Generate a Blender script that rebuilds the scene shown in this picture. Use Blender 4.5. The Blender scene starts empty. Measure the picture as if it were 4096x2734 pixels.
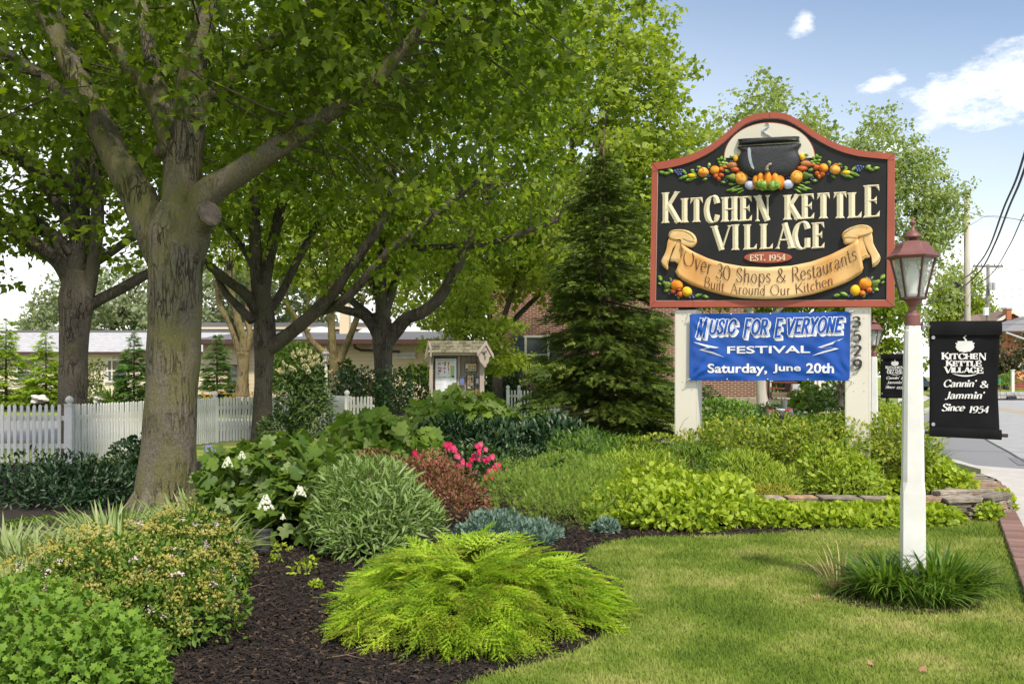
import bpy, math, random
import numpy as np
from math import sin, cos, pi, radians, sqrt, atan2
from mathutils import Vector, Matrix

# ------------------------------------------------------------------ camera, world, sun, exposure
sc = bpy.context.scene
COL = sc.collection
rng = np.random.default_rng(11)
random.seed(5)
F, VH, CU, H = 1024.0, 375.0, 512.0, 1.6          # focal length (px at 1024 wide), horizon row, centre column, eye height

cam = bpy.data.objects.new('camera', bpy.data.cameras.new('camera'))
COL.objects.link(cam)
cam.location = (0, 0, H)
cam.rotation_euler = (radians(90), 0, 0)
cam.data.sensor_width = 36
cam.data.lens = 36
cam.data.shift_y = (VH - 341.5) / 1024
cam.data.clip_end = 2000
cam.data.clip_start = 0.1
sc.camera = cam

SUN_DIR = Vector((0.30, -0.62, 0.98)).normalized()   # towards the sun
world = bpy.data.worlds.new('World')
sc.world = world
world.use_nodes = True
wn = world.node_tree
wn.nodes.clear()
def N(nt, t, **kw):
    n = nt.nodes.new(t)
    for k, v in kw.items():
        setattr(n, k, v)
    return n
def L(nt, a, b):
    nt.links.new(a, b)
out = N(wn, 'ShaderNodeOutputWorld')
bg = N(wn, 'ShaderNodeBackground')
sky = N(wn, 'ShaderNodeTexSky', sky_type='NISHITA', sun_disc=False)
sky.sun_elevation = math.asin(SUN_DIR.z)
sky.sun_rotation = atan2(SUN_DIR.x, SUN_DIR.y)
sky.air_density = 1.0
sky.dust_density = 0.8
sky.ozone_density = 1.6
bg.inputs['Strength'].default_value = 0.15
tc = N(wn, 'ShaderNodeTexCoord')
sep = N(wn, 'ShaderNodeSeparateXYZ')
L(wn, tc.outputs['Generated'], sep.inputs[0])
def wmath(op, a, b=None, c=None):
    n = N(wn, 'ShaderNodeMath', operation=op)
    for i, x in enumerate((a, b, c)):
        if x is None: continue
        if isinstance(x, (int, float)): n.inputs[i].default_value = x
        else: L(wn, x, n.inputs[i])
    return n.outputs[0]
def wramp(x, lo, hi):
    n = N(wn, 'ShaderNodeMapRange', interpolation_type='SMOOTHSTEP')
    n.inputs[1].default_value = lo; n.inputs[2].default_value = hi
    L(wn, x, n.inputs[0])
    return n.outputs[0]
mp = N(wn, 'ShaderNodeMapping')
mp.inputs['Scale'].default_value = (1, 1, 2.2)
L(wn, tc.outputs['Generated'], mp.inputs[0])
nz = N(wn, 'ShaderNodeTexNoise')
nz.inputs['Scale'].default_value = 5.5
nz.inputs['Detail'].default_value = 9
nz.inputs['Roughness'].default_value = 0.66
L(wn, mp.outputs[0], nz.inputs['Vector'])
nz2 = N(wn, 'ShaderNodeTexNoise')
nz2.inputs['Scale'].default_value = 2.1
nz2.inputs['Detail'].default_value = 6
L(wn, mp.outputs[0], nz2.inputs['Vector'])
# one cloud bank over the road, a wisp, and low cloud all round the horizon
def blob(d, tight, ax):
    dv = Vector(d).normalized()
    sub = N(wn, 'ShaderNodeVectorMath', operation='SUBTRACT'); L(wn, tc.outputs['Generated'], sub.inputs[0]); sub.inputs[1].default_value = dv
    rot = N(wn, 'ShaderNodeVectorRotate', rotation_type='Y_AXIS'); rot.inputs['Angle'].default_value = ax; L(wn, sub.outputs[0], rot.inputs['Vector'])
    ml = N(wn, 'ShaderNodeVectorMath', operation='MULTIPLY'); L(wn, rot.outputs[0], ml.inputs[0]); ml.inputs[1].default_value = tight
    ln = N(wn, 'ShaderNodeVectorMath', operation='LENGTH'); L(wn, ml.outputs[0], ln.inputs[0])
    return wmath('SUBTRACT', 1.0, ln.outputs['Value'])
def dirpx(u, v):
    return ((u - CU) / F, 1.0, (VH - v) / F)
b1 = blob(dirpx(965, 98), (8.5, 6.0, 26.0), radians(22))
b2 = blob(dirpx(1010, 78), (12.0, 8.0, 24.0), radians(0))
b3 = blob(dirpx(805, 22), (60.0, 20.0, 50.0), radians(-25))
b4 = blob(dirpx(880, 84), (30.0, 20.0, 60.0), radians(10))
b = wmath('MAXIMUM', b1, b2)
b = wmath('MAXIMUM', b, wmath('SUBTRACT', wmath('MULTIPLY', b4, 0.8), 0.22))
b = wmath('MAXIMUM', b, wmath('SUBTRACT', wmath('MULTIPLY', b3, 0.8), 0.25))
cl1 = wramp(wmath('ADD', wmath('MULTIPLY', b, 0.55), wmath('MULTIPLY', wmath('SUBTRACT', nz.outputs['Fac'], 0.55), 2.6)), -0.10, 0.50)
hz = wramp(wmath('ADD', sep.outputs['Z'], wmath('MULTIPLY', wmath('SUBTRACT', nz2.outputs['Fac'], 0.5), 0.30)), 0.205, 0.09)
lf = wramp(wmath('ADD', sep.outputs['X'], wmath('MULTIPLY', wmath('SUBTRACT', nz2.outputs['Fac'], 0.5), 0.8)), 0.0, -0.35)
hi = wramp(sep.outputs['Z'], 0.75, 0.35)
lf = wmath('MULTIPLY', wmath('MULTIPLY', lf, hi), 0.8)
hz3 = wmath('MULTIPLY', wramp(wmath('ADD', sep.outputs['Z'], wmath('MULTIPLY', sep.outputs['X'], 0.25)), 0.46, 0.10), 0.5)
cl = wmath('MAXIMUM', hz3, cl1); cl = wmath('MAXIMUM', wmath('MAXIMUM', cl, wmath('MULTIPLY', hz, 0.9)), lf)
mixc = N(wn, 'ShaderNodeMix', data_type='RGBA')
L(wn, cl, mixc.inputs['Factor'])
tint = N(wn, 'ShaderNodeMix', data_type='RGBA', blend_type='MULTIPLY')
tint.inputs['Factor'].default_value = 1.0
L(wn, sky.outputs[0], tint.inputs['A'])
tint.inputs['B'].default_value = (0.78, 0.74, 0.70, 1)
L(wn, tint.outputs['Result'], mixc.inputs['A'])
cc = N(wn, 'ShaderNodeMix', data_type='RGBA')
L(wn, nz.outputs['Fac'], cc.inputs['Factor'])
cc.inputs['A'].default_value = (5.6, 5.6, 5.55, 1)
cc.inputs['B'].default_value = (7.2, 7.0, 6.7, 1)
L(wn, cc.outputs['Result'], mixc.inputs['B'])
L(wn, mixc.outputs['Result'], bg.inputs['Color'])
L(wn, bg.outputs[0], out.inputs[0])

sun = bpy.data.objects.new('sun', bpy.data.lights.new('sun', 'SUN'))
COL.objects.link(sun)
sun.data.energy = 2.9
sun.data.angle = radians(5.0)
sun.data.color = (1.0, 0.92, 0.79)
sun.rotation_euler = SUN_DIR.to_track_quat('Z', 'Y').to_euler()
sun.location = (0, 0, 30)
sc.view_settings.view_transform = 'Standard'
sc.view_settings.look = 'None'
sc.view_settings.gamma = 1
sc.view_settings.exposure = 0.74
sc.cycles.max_bounces = 8
sc.cycles.diffuse_bounces = 4
sc.cycles.transmission_bounces = 6
sc.cycles.transparent_max_bounces = 8
sc.cycles.caustics_reflective = False
sc.cycles.caustics_refractive = False
sc.render.use_persistent_data = False

# ------------------------------------------------------------------ helpers
def W(u, v, Y):
    """the place at depth Y that stands behind column u, row v"""
    return Vector(((u - CU) / F * Y, Y, H - (v - VH) / F * Y))
def G(u, v, z=0.0):
    Y = (H - z) * F / (v - VH)
    return Vector(((u - CU) / F * Y, Y, z))
def X(u, Y):
    return (u - CU) / F * Y

def tag(o, label=None, cat=None, group=None, kind=None):
    if label: o['label'] = label
    if cat: o['category'] = cat
    if group: o['group'] = group
    if kind: o['kind'] = kind
    return o
def thing(name, label, cat, loc=(0, 0, 0), rotz=0, group=None):
    o = bpy.data.objects.new(name, None)
    COL.objects.link(o)
    o.location = loc
    o.rotation_euler = (0, 0, rotz)
    o.empty_display_size = 0.2
    return tag(o, label, cat, group)
def put(name, me, parent=None, loc=None, kind=None):
    o = bpy.data.objects.new(name, me)
    COL.objects.link(o)
    if parent is not None: o.parent = parent
    if loc is not None: o.location = loc
    if kind: o['kind'] = kind
    return o

# ---- materials
def nmat(name):
    m = bpy.data.materials.new(name)
    m.use_nodes = True
    nt = m.node_tree
    return m, nt, nt.nodes['Principled BSDF'], nt.nodes['Material Output']
def rgba(c): return (c[0], c[1], c[2], 1)
def ramp(nt, fac, stops):
    r = N(nt, 'ShaderNodeValToRGB')
    el = r.color_ramp.elements
    while len(el) < len(stops): el.new(0.5)
    for e, (p, c) in zip(el, stops):
        e.position = p; e.color = rgba(c)
    L(nt, fac, r.inputs[0])
    return r.outputs[0]
def noise(nt, scale, detail=5, rough=0.55, stretch=None, coord='Object'):
    t = N(nt, 'ShaderNodeTexCoord')
    v = t.outputs[coord]
    if stretch:
        m = N(nt, 'ShaderNodeMapping'); m.inputs['Scale'].default_value = stretch
        L(nt, v, m.inputs[0]); v = m.outputs[0]
    n = N(nt, 'ShaderNodeTexNoise')
    n.inputs['Scale'].default_value = scale; n.inputs['Detail'].default_value = detail; n.inputs['Roughness'].default_value = rough
    L(nt, v, n.inputs['Vector'])
    return n.outputs['Fac']
def bump(nt, p, h, strength, dist):
    b = N(nt, 'ShaderNodeBump')
    b.inputs['Strength'].default_value = strength; b.inputs['Distance'].default_value = dist
    L(nt, h, b.inputs['Height']); L(nt, b.outputs[0], p.inputs['Normal'])
def M(name, c1, c2=None, scale=6, rough=0.6, bs=0.0, bd=0.01, metal=0.0, stretch=None, detail=5, lo=0.35, hi=0.65, perobj=0.0, spec=0.5):
    m, nt, p, o = nmat(name)
    p.inputs['Roughness'].default_value = rough
    p.inputs['Metallic'].default_value = metal
    p.inputs['Specular IOR Level'].default_value = spec
    if c2 is None: c2 = tuple(x * 0.82 for x in c1)
    f = noise(nt, scale, detail, 0.6, stretch)
    col = ramp(nt, f, [(lo, c1), (hi, c2)])
    if perobj:
        oi = N(nt, 'ShaderNodeObjectInfo')
        mr = N(nt, 'ShaderNodeMapRange'); mr.inputs[3].default_value = 1 - perobj; mr.inputs[4].default_value = 1 + perobj
        L(nt, oi.outputs['Random'], mr.inputs[0])
        hs = N(nt, 'ShaderNodeHueSaturation'); L(nt, mr.outputs[0], hs.inputs['Value']); L(nt, col, hs.inputs['Color'])
        col = hs.outputs[0]
    L(nt, col, p.inputs['Base Color'])
    if bs: bump(nt, p, f, bs, bd)
    return m
def leafmat(name, cols, trans=0.35, rough=0.5, spec=0.35, tcol=(1.25, 1.25, 0.55)):
    m, nt, p, o = nmat(name)
    a = N(nt, 'ShaderNodeAttribute'); a.attribute_name = 'rnd'
    oi = N(nt, 'ShaderNodeObjectInfo')
    ad = N(nt, 'ShaderNodeMath', operation='ADD'); L(nt, a.outputs['Fac'], ad.inputs[0]); L(nt, oi.outputs['Random'], ad.inputs[1])
    fr = N(nt, 'ShaderNodeMath', operation='FRACT'); L(nt, ad.outputs[0], fr.inputs[0])
    n = len(cols)
    col = ramp(nt, fr.outputs[0], [(i / (n - 1), c) for i, c in enumerate(cols)])
    L(nt, col, p.inputs['Base Color'])
    p.inputs['Roughness'].default_value = rough
    p.inputs['Specular IOR Level'].default_value = spec
    if trans:
        tr = N(nt, 'ShaderNodeBsdfTranslucent')
        mu = N(nt, 'ShaderNodeMix', data_type='RGBA', blend_type='MULTIPLY'); mu.inputs['Factor'].default_value = 1
        L(nt, col, mu.inputs['A']); mu.inputs['B'].default_value = (*tcol, 1)
        L(nt, mu.outputs['Result'], tr.inputs['Color'])
        ms = N(nt, 'ShaderNodeMixShader'); ms.inputs[0].default_value = trans
        L(nt, p.outputs[0], ms.inputs[1]); L(nt, tr.outputs[0], ms.inputs[2]); L(nt, ms.outputs[0], o.inputs['Surface'])
    return m
def barkmat(name, c1, c2, moss, mossamt=0.5, sc_=1.0):
    m, nt, p, o = nmat(name)
    f = noise(nt, 26 * sc_, 10, 0.75, (1.6, 1.6, 0.9))
    g = noise(nt, 3.2 * sc_, 5, 0.6, (1, 1, 0.5))
    col = ramp(nt, f, [(0.36, c2), (0.62, c1)])
    mx = N(nt, 'ShaderNodeMix', data_type='RGBA')
    mr = N(nt, 'ShaderNodeMapRange'); mr.inputs[1].default_value = 0.60 - 0.26 * mossamt; mr.inputs[2].default_value = 0.80 - 0.20 * mossamt; mr.inputs[4].default_value = 0.85
    L(nt, g, mr.inputs[0]); L(nt, mr.outputs[0], mx.inputs['Factor']); L(nt, col, mx.inputs['A']); mx.inputs['B'].default_value = rgba(moss)
    # long cracks
    t = N(nt, 'ShaderNodeTexCoord'); mp_ = N(nt, 'ShaderNodeMapping'); mp_.inputs['Scale'].default_value = (1, 1, 0.16); L(nt, t.outputs['Object'], mp_.inputs[0])
    dist = N(nt, 'ShaderNodeTexNoise'); dist.inputs['Scale'].default_value = 9; dist.inputs['Detail'].default_value = 3
    L(nt, mp_.outputs[0], dist.inputs['Vector'])
    mv = N(nt, 'ShaderNodeMix', data_type='RGBA', blend_type='LINEAR_LIGHT'); mv.inputs['Factor'].default_value = 0.12
    L(nt, mp_.outputs[0], mv.inputs['A']); L(nt, dist.outputs['Color'], mv.inputs['B'])
    vo = N(nt, 'ShaderNodeTexVoronoi', feature='DISTANCE_TO_EDGE'); vo.inputs['Scale'].default_value = 12 * sc_
    L(nt, mv.outputs['Result'], vo.inputs['Vector'])
    cr = N(nt, 'ShaderNodeMapRange'); cr.inputs[1].default_value = 0.0; cr.inputs[2].default_value = 0.09; L(nt, vo.outputs['Distance'], cr.inputs[0])
    big = noise(nt, 2.0, 3, 0.5)
    ck = N(nt, 'ShaderNodeMath', operation='MAXIMUM'); L(nt, cr.outputs[0], ck.inputs[0])
    bm = N(nt, 'ShaderNodeMapRange'); bm.inputs[1].default_value = 0.62; bm.inputs[2].default_value = 0.44; L(nt, big, bm.inputs[0]); L(nt, bm.outputs[0], ck.inputs[1])
    dk = N(nt, 'ShaderNodeMix', data_type='RGBA', blend_type='MULTIPLY'); dk.inputs['Factor'].default_value = 1
    L(nt, mx.outputs['Result'], dk.inputs['A'])
    cc_ = N(nt, 'ShaderNodeMapRange'); cc_.inputs[3].default_value = 0.32; L(nt, ck.outputs[0], cc_.inputs[0])
    L(nt, cc_.outputs[0], dk.inputs['B'])
    # pale lichen dots
    v2 = N(nt, 'ShaderNodeTexVoronoi'); v2.inputs['Scale'].default_value = 16; L(nt, t.outputs['Object'], v2.inputs['Vector'])
    ld = N(nt, 'ShaderNodeMath', operation='LESS_THAN'); ld.inputs[1].default_value = 0.10; L(nt, v2.outputs['Distance'], ld.inputs[0])
    lm = N(nt, 'ShaderNodeMath', operation='MULTIPLY'); L(nt, ld.outputs[0], lm.inputs[0]); lm.inputs[1].default_value = 0.45
    li = N(nt, 'ShaderNodeMix', data_type='RGBA'); L(nt, lm.outputs[0], li.inputs['Factor']); L(nt, dk.outputs['Result'], li.inputs['A']); li.inputs['B'].default_value = (0.36, 0.38, 0.32, 1)
    L(nt, li.outputs['Result'], p.inputs['Base Color'])
    p.inputs['Roughness'].default_value = 0.85
    p.inputs['Specular IOR Level'].default_value = 0.25
    sm = N(nt, 'ShaderNodeMath', operation='ADD'); L(nt, f, sm.inputs[0]); L(nt, ck.outputs[0], sm.inputs[1])
    bump(nt, p, sm.outputs[0], 1.0, 0.03)
    return m

# ---- mesh builder
class MB:
    def __init__(s): s.v = []; s.f = []; s.mi = []; s.cur = 0
    def add(s, vs, fs):
        b = len(s.v)
        s.v.extend([tuple(p) for p in vs])
        for f in fs:
            s.f.append(tuple(i + b for i in f)); s.mi.append(s.cur)
    def box(s, c, size, rz=0.0, taper=1.0, rx=0.0):
        x, y, z = size[0] / 2, size[1] / 2, size[2] / 2
        R = Matrix.Rotation(rz, 3, 'Z') @ Matrix.Rotation(rx, 3, 'X')
        vs = []
        for sz in (-1, 1):
            k = taper if sz > 0 else 1
            for sx, sy in ((-1, -1), (1, -1), (1, 1), (-1, 1)):
                vs.append(Vector(c) + R @ Vector((sx * x * k, sy * y * k, sz * z)))
        s.add(vs, [(3, 2, 1, 0), (4, 5, 6, 7), (0, 1, 5, 4), (1, 2, 6, 5), (2, 3, 7, 6), (3, 0, 4, 7)])
    def tube(s, pts, rad, n=8, cap=True, bumpy=0.0, seed=0):
        pts = [Vector(p) for p in pts]
        if not hasattr(rad, '__len__'): rad = [rad] * len(pts)
        rr = random.Random(seed)
        ph = [rr.uniform(0, 6.28) for _ in range(6)]
        rings = []
        t0 = (pts[1] - pts[0]).normalized()
        up = Vector((0, 0, 1)) if abs(t0.z) < 0.9 else Vector((1, 0, 0))
        nrm = t0.cross(up).normalized()
        acc = 0
        for i, p in enumerate(pts):
            t = (pts[min(i + 1, len(pts) - 1)] - pts[max(i - 1, 0)])
            t = t.normalized() if t.length > 1e-9 else t0
            nrm = (nrm - t * nrm.dot(t)).normalized()
            bi = t.cross(nrm)
            if i: acc += (p - pts[i - 1]).length
            ring = []
            for k in range(n):
                a = 2 * pi * k / n
                r = rad[i] * (1 + bumpy * (0.5 * sin(3 * a + ph[0] + acc * 1.3) + 0.4 * sin(5 * a + ph[1] - acc * 2.1) + 0.5 * sin(2 * a + ph[2] + acc * 4.0) + 0.3 * sin(acc * 9 + ph[3])))
                ring.append(p + (nrm * cos(a) + bi * sin(a)) * r)
            rings.append(ring)
        b = len(s.v)
        for r_ in rings: s.v.extend([tuple(q) for q in r_])
        for i in range(len(rings) - 1):
            for k in range(n):
                k2 = (k + 1) % n
                s.f.append((b + i * n + k, b + i * n + k2, b + (i + 1) * n + k2, b + (i + 1) * n + k)); s.mi.append(s.cur)
        if cap:
            s.f.append(tuple(b + k for k in range(n - 1, -1, -1))); s.mi.append(s.cur)
            s.f.append(tuple(b + (len(rings) - 1) * n + k for k in range(n))); s.mi.append(s.cur)
    def lathe(s, c, prof, n=16, axis='Z', rot=0.0, sq=None):
        b = len(s.v)
        for r, z in prof:
            for k in range(n):
                a = 2 * pi * k / n + rot
                s.v.append((c[0] + r * cos(a), c[1] + r * sin(a), c[2] + z))
        for i in range(len(prof) - 1):
            for k in range(n):
                k2 = (k + 1) % n
                s.f.append((b + i * n + k, b + i * n + k2, b + (i + 1) * n + k2, b + (i + 1) * n + k)); s.mi.append(s.cur)
        s.f.append(tuple(b + k for k in range(n - 1, -1, -1))); s.mi.append(s.cur)
        s.f.append(tuple(b + (len(prof) - 1) * n + k for k in range(n))); s.mi.append(s.cur)
    def slab(s, poly, fr, z0, z1):
        """polygon (list of 2D) in frame fr=(O,ex,ey,ez) extruded from z0 to z1"""
        O, ex, ey, ez = fr
        n = len(poly)
        a = [O + ex * p[0] + ey * p[1] + ez * z0 for p in poly]
        c = [O + ex * p[0] + ey * p[1] + ez * z1 for p in poly]
        s.add(a + c, [tuple(range(n - 1, -1, -1)), tuple(range(n, 2 * n))] + [(i, (i + 1) % n, n + (i + 1) % n, n + i) for i in range(n)])
    def build(s, name, mats, parent=None, smooth=False, kind=None, origin=None, bevel=0.0, loc=None):
        me = bpy.data.meshes.new(name)
        v = s.v
        if origin is not None:
            v = [(p[0] - origin[0], p[1] - origin[1], p[2] - origin[2]) for p in v]
        me.from_pydata(v, [], s.f)
        if not isinstance(mats, (list, tuple)): mats = [mats]
        for m in mats: me.materials.append(m)
        if len(mats) > 1: me.polygons.foreach_set('material_index', s.mi)
        if smooth: me.polygons.foreach_set('use_smooth', [True] * len(me.polygons))
        me.update()
        o = put(name, me, parent, loc, kind)
        if origin is not None and parent is None and loc is None: o.location = origin
        if bevel:
            md = o.modifiers.new('bevel', 'BEVEL'); md.width = bevel; md.segments = 2; md.limit_method = 'ANGLE'
        return o

def fan(outline, lift=0.0, cz=0.0):
    """triangle fan leaf from an outline around its centre (x, y, z)"""
    c = np.mean(np.array(outline), axis=0)
    c[2] = cz
    v = np.vstack([c, np.array(outline)])
    n = len(outline)
    t = np.array([(0, i + 1, (i + 1) % n + 1) for i in range(n)])
    return v, t
def mirror(half, bend=0.0, fold=0.0):
    """half outline [(x>=0,y)] from base to tip -> closed outline, bent along y and folded along x"""
    r = [(x, y) for x, y in half]
    l = [(-x, y) for x, y in reversed(half) if x > 1e-6]
    return [(x, y, fold * abs(x) - bend * y * y) for x, y in r + l]
def T_maple(b=0.25):
    return fan(mirror([(0, 0), (.32, .10), (.24, .26), (.56, .42), (.28, .54), (.22, .62), (0, 1)], b, 0.15), cz=-0.05)
def T_maple2(b=0.25):
    return fan(mirror([(0, 0), (.34, .14), (.5, .5), (.2, .62), (0, 1)], b, 0.2), cz=-0.04)
def T_oak(b=0.2):
    return fan(mirror([(0, 0), (.22, .06), (.30, .22), (.20, .30), (.46, .38), (.50, .56), (.26, .60), (.30, .80), (.12, .84), (0, 1)], b, 0.12), cz=-0.05)
def T_mum(b=0.3):
    return fan(mirror([(0, 0), (.10, .28), (.34, .40), (.22, .52), (.36, .72), (.16, .76), (0, 1)], b, 0.2), cz=-0.05)
def T_oval(b=0.2, w=0.3, f=0.25):
    v = [(0, 0, 0), (w * .8, .3, f * w * .8 - b * .09), (w * .8, .66, f * w * .8 - b * .43), (0, 1, -b), (-w * .8, .66, f * w * .8 - b * .43), (-w * .8, .3, f * w * .8 - b * .09), (0, .5, -b * .25 - 0.02)]
    return np.array(v), np.array([(6, 0, 1), (6, 1, 2), (6, 2, 3), (6, 3, 4), (6, 4, 5), (6, 5, 0)])
def T_diamond(b=0.2, w=0.35, f=0.3):
    v = [(0, 0, 0), (w, .45, f * w - b * .2), (0, 1, -b), (-w, .45, f * w - b * .2)]
    return np.array(v), np.array([(0, 1, 2), (0, 2, 3)])
def T_blade(seg=4, w=0.03, bend=0.6):
    v = []; t = []
    for i in range(seg + 1):
        s_ = i / seg
        ww = w * (1 - s_ ** 2.2) + 0.002
        y = s_ * (1 - 0.25 * bend * s_ * s_); z = -bend * s_ * s_ * 0.5
        if i < seg: v += [(-ww, y, z), (ww, y, z)]
        else: v += [(0, y, z)]
    for i in range(seg - 1):
        t += [(2 * i, 2 * i + 1, 2 * i + 3), (2 * i, 2 * i + 3, 2 * i + 2)]
    t += [(2 * seg - 2, 2 * seg - 1, 2 * seg)]
    return np.array(v), np.array(t)
def T_sprig(n=7, L_=0.45, w=0.03, droop=0.25, seed=0, ang=0.75):
    """feathery conifer sprig: a thin axis with paired side needles"""
    r = random.Random(seed)
    v = []; t = []
    v += [(-w * .5, 0, 0), (w * .5, 0, 0), (0, 1, -droop)]; t += [(0, 1, 2)]
    for i in range(n):
        s_ = 0.08 + 0.84 * i / n
        ll = L_ * (1 - s_ * 0.75) * r.uniform(.75, 1.2)
        for sg in (-1, 1):
            a = ang + r.uniform(-.2, .2)
            z = -droop * s_ * s_
            b0 = len(v)
            ss = s_ + r.uniform(-.03, .03)
            v += [(0, ss - w, z), (0, ss + w, z), (sg * ll * sin(a), ss + ll * cos(a), z - droop * 0.35 * ll + r.uniform(-.05, .08))]
            t += [(b0, b0 + 1, b0 + 2)]
    return np.array(v), np.array(t)

def frames(d, nrm):
    y = d / (np.linalg.norm(d, axis=1, keepdims=True) + 1e-9)
    z = nrm - y * np.sum(nrm * y, axis=1, keepdims=True)
    z = z / (np.linalg.norm(z, axis=1, keepdims=True) + 1e-9)
    x = np.cross(y, z)
    return np.stack([x, y, z], axis=2)      # columns
def npmesh(name, v, t, mat, rnd=None, smooth=False):
    me = bpy.data.meshes.new(name)
    nv, nf = len(v), len(t)
    me.vertices.add(nv); me.vertices.foreach_set('co', np.ascontiguousarray(v, dtype=np.float32).ravel())
    me.loops.add(nf * 3); me.loops.foreach_set('vertex_index', np.ascontiguousarray(t, dtype=np.int32).ravel())
    me.polygons.add(nf); me.polygons.foreach_set('loop_start', np.arange(0, nf * 3, 3, dtype=np.int32))
    if smooth: me.polygons.foreach_set('use_smooth', np.ones(nf, dtype=bool))
    me.update(calc_edges=True)
    if rnd is not None:
        a = me.attributes.new('rnd', 'FLOAT', 'POINT'); a.data.foreach_set('value', np.ascontiguousarray(rnd, dtype=np.float32))
    me.materials.append(mat)
    return me
def bake(name, temps, pos, R, scale, mat, parent=None, kind='stuff', loc=None, sx=None, origin=(0, 0, 0)):
    n = len(pos)
    pos = pos - np.array(origin)
    which = rng.integers(0, len(temps), n)
    V = []; T = []; Q = []; base = 0
    rr = rng.random(n)
    for k, (tv, tt) in enumerate(temps):
        idx = np.where(which == k)[0]
        if not len(idx): continue
        loc_ = tv[None, :, :] * np.asarray(scale)[idx][:, None, None]
        v = np.einsum('nij,nkj->nki', R[idx], loc_) + pos[idx][:, None, :]
        m = len(tv)
        t = tt[None, :, :] + (np.arange(len(idx)) * m)[:, None, None] + base
        V.append(v.reshape(-1, 3)); T.append(t.reshape(-1, 3)); Q.append(np.repeat(rr[idx], m)); base += len(idx) * m
    me = npmesh(name, np.vstack(V), np.vstack(T), mat, np.concatenate(Q))
    return put(name, me, parent, loc, kind)
def place(name, temps, pos, R, scale, mat, parent, nobj=300, rest='foliage', key=None, origin=(0, 0, 0)):
    """the nobj pieces that show largest as parts of their own, the remainder as one part"""
    n = len(pos)
    cam_ = np.array([0, 0, H])
    if key is None:
        dist = np.linalg.norm(pos - cam_, axis=1)
        outw = pos - np.mean(pos, axis=0)
        facing = -np.sum(outw * (pos - cam_), axis=1) / dist + outw[:, 2] * 0.6
        key = facing * 1.0 + scale / np.mean(scale) * 0.15
    order = np.argsort(-key)
    a, b_ = order[:nobj], order[nobj:]
    meshes = [npmesh(name, tv, tt, mat, np.zeros(len(tv))) for tv, tt in temps]
    og = np.array(origin)
    for i in a:
        o = bpy.data.objects.new(name, meshes[int(rng.integers(0, len(meshes)))])
        COL.objects.link(o)
        o.parent = parent
        m4 = Matrix.Identity(4)
        s_ = float(scale[i])
        for r_ in range(3):
            for c_ in range(3): m4[r_][c_] = float(R[i][r_][c_]) * s_
            m4[r_][3] = float(pos[i][r_] - og[r_])
        o.matrix_local = m4
    if len(b_): bake(rest, temps, pos[b_], R[b_], scale[b_], mat, parent, origin=origin)

def unit(n):
    d = rng.normal(size=(n, 3)); return d / np.linalg.norm(d, axis=1, keepdims=True)
def lump(d, seed, amp=0.14, k=3.0):
    r = np.random.default_rng(seed)
    A = r.normal(size=(7, 3)) * k; ph = r.uniform(0, 6.28, 7)
    return 1 + amp * np.mean(np.sin(d @ A.T + ph), axis=1) * 2.2
def mound(els, n, seed, fill=0.35, amp=0.14, low=-0.2, k=3.0):
    """points in and on lumpy ellipsoids; els=[(cx,cy,cz,rx,ry,rz,weight)]; returns pos, outward"""
    w = np.array([e[6] if len(e) > 6 else e[3] * e[4] + e[3] * e[5] for e in els]); w = w / w.sum()
    P = []; O = []
    for e, wi in zip(els, w):
        m = max(1, int(n * wi))
        d = unit(m * 3)
        d = d[d[:, 2] > low][:m]
        m = len(d)
        r = lump(d, seed + int(abs(e[0]) * 100) % 97, amp, k) * (1 - np.abs(rng.normal(size=m)) * 0.09)
        r = r * np.where(rng.random(m) < .035, 1 + rng.random(m) * .16, 1.0)
        inner = rng.random(m) < fill
        r = np.where(inner, r * (0.35 + 0.6 * rng.random(m) ** 0.6), r)
        p = np.array(e[:3]) + d * r[:, None] * np.array(e[3:6])
        o = d / np.array(e[3:6]); o /= np.linalg.norm(o, axis=1, keepdims=True)
        P.append(p); O.append(o)
    return np.vstack(P), np.vstack(O)
def orient(O, out=0.6, up=0.3, jit=0.6, face=0.7):
    """leaf direction and normal from the outward vector"""
    n = len(O)
    j = unit(n)
    d = O * out + np.array([0, 0, up]) + j * jit
    t = unit(n)
    nr = O * face + np.array([0, 0, 0.45]) + t * 0.45
    return frames(d, nr)
# ------------------------------------------------------------------ curves and regions
def catmull(pts, n=6, closed=False):
    P = [np.array(p, float) for p in pts]
    m = len(P); out_ = []
    rngi = range(m) if closed else range(m - 1)
    for i in rngi:
        p0 = P[(i - 1) % m] if closed or i > 0 else P[0]
        p1 = P[i]; p2 = P[(i + 1) % m]
        p3 = P[(i + 2) % m] if closed or i + 2 < m else P[-1]
        for k in range(n):
            t = k / n
            out_.append(0.5 * ((2 * p1) + (-p0 + p2) * t + (2 * p0 - 5 * p1 + 4 * p2 - p3) * t * t + (-p0 + 3 * p1 - 3 * p2 + p3) * t ** 3))
    if not closed: out_.append(P[-1])
    return out_
def inside(px, py, poly):
    x = np.array([p[0] for p in poly]); y = np.array([p[1] for p in poly])
    r = np.zeros(len(px), bool); j = len(x) - 1
    for i in range(len(x)):
        c = ((y[i] > py) != (y[j] > py)) & (px < (x[j] - x[i]) * (py - y[i]) / (y[j] - y[i] + 1e-12) + x[i])
        r ^= c; j = i
    return r
def sheet(name, poly, z, mat, kind='structure'):
    me = bpy.data.meshes.new(name)
    me.from_pydata([(p[0], p[1], z) for p in poly], [], [tuple(range(len(poly)))])
    me.materials.append(mat); me.update()
    return put(name, me, kind=kind)

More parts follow.
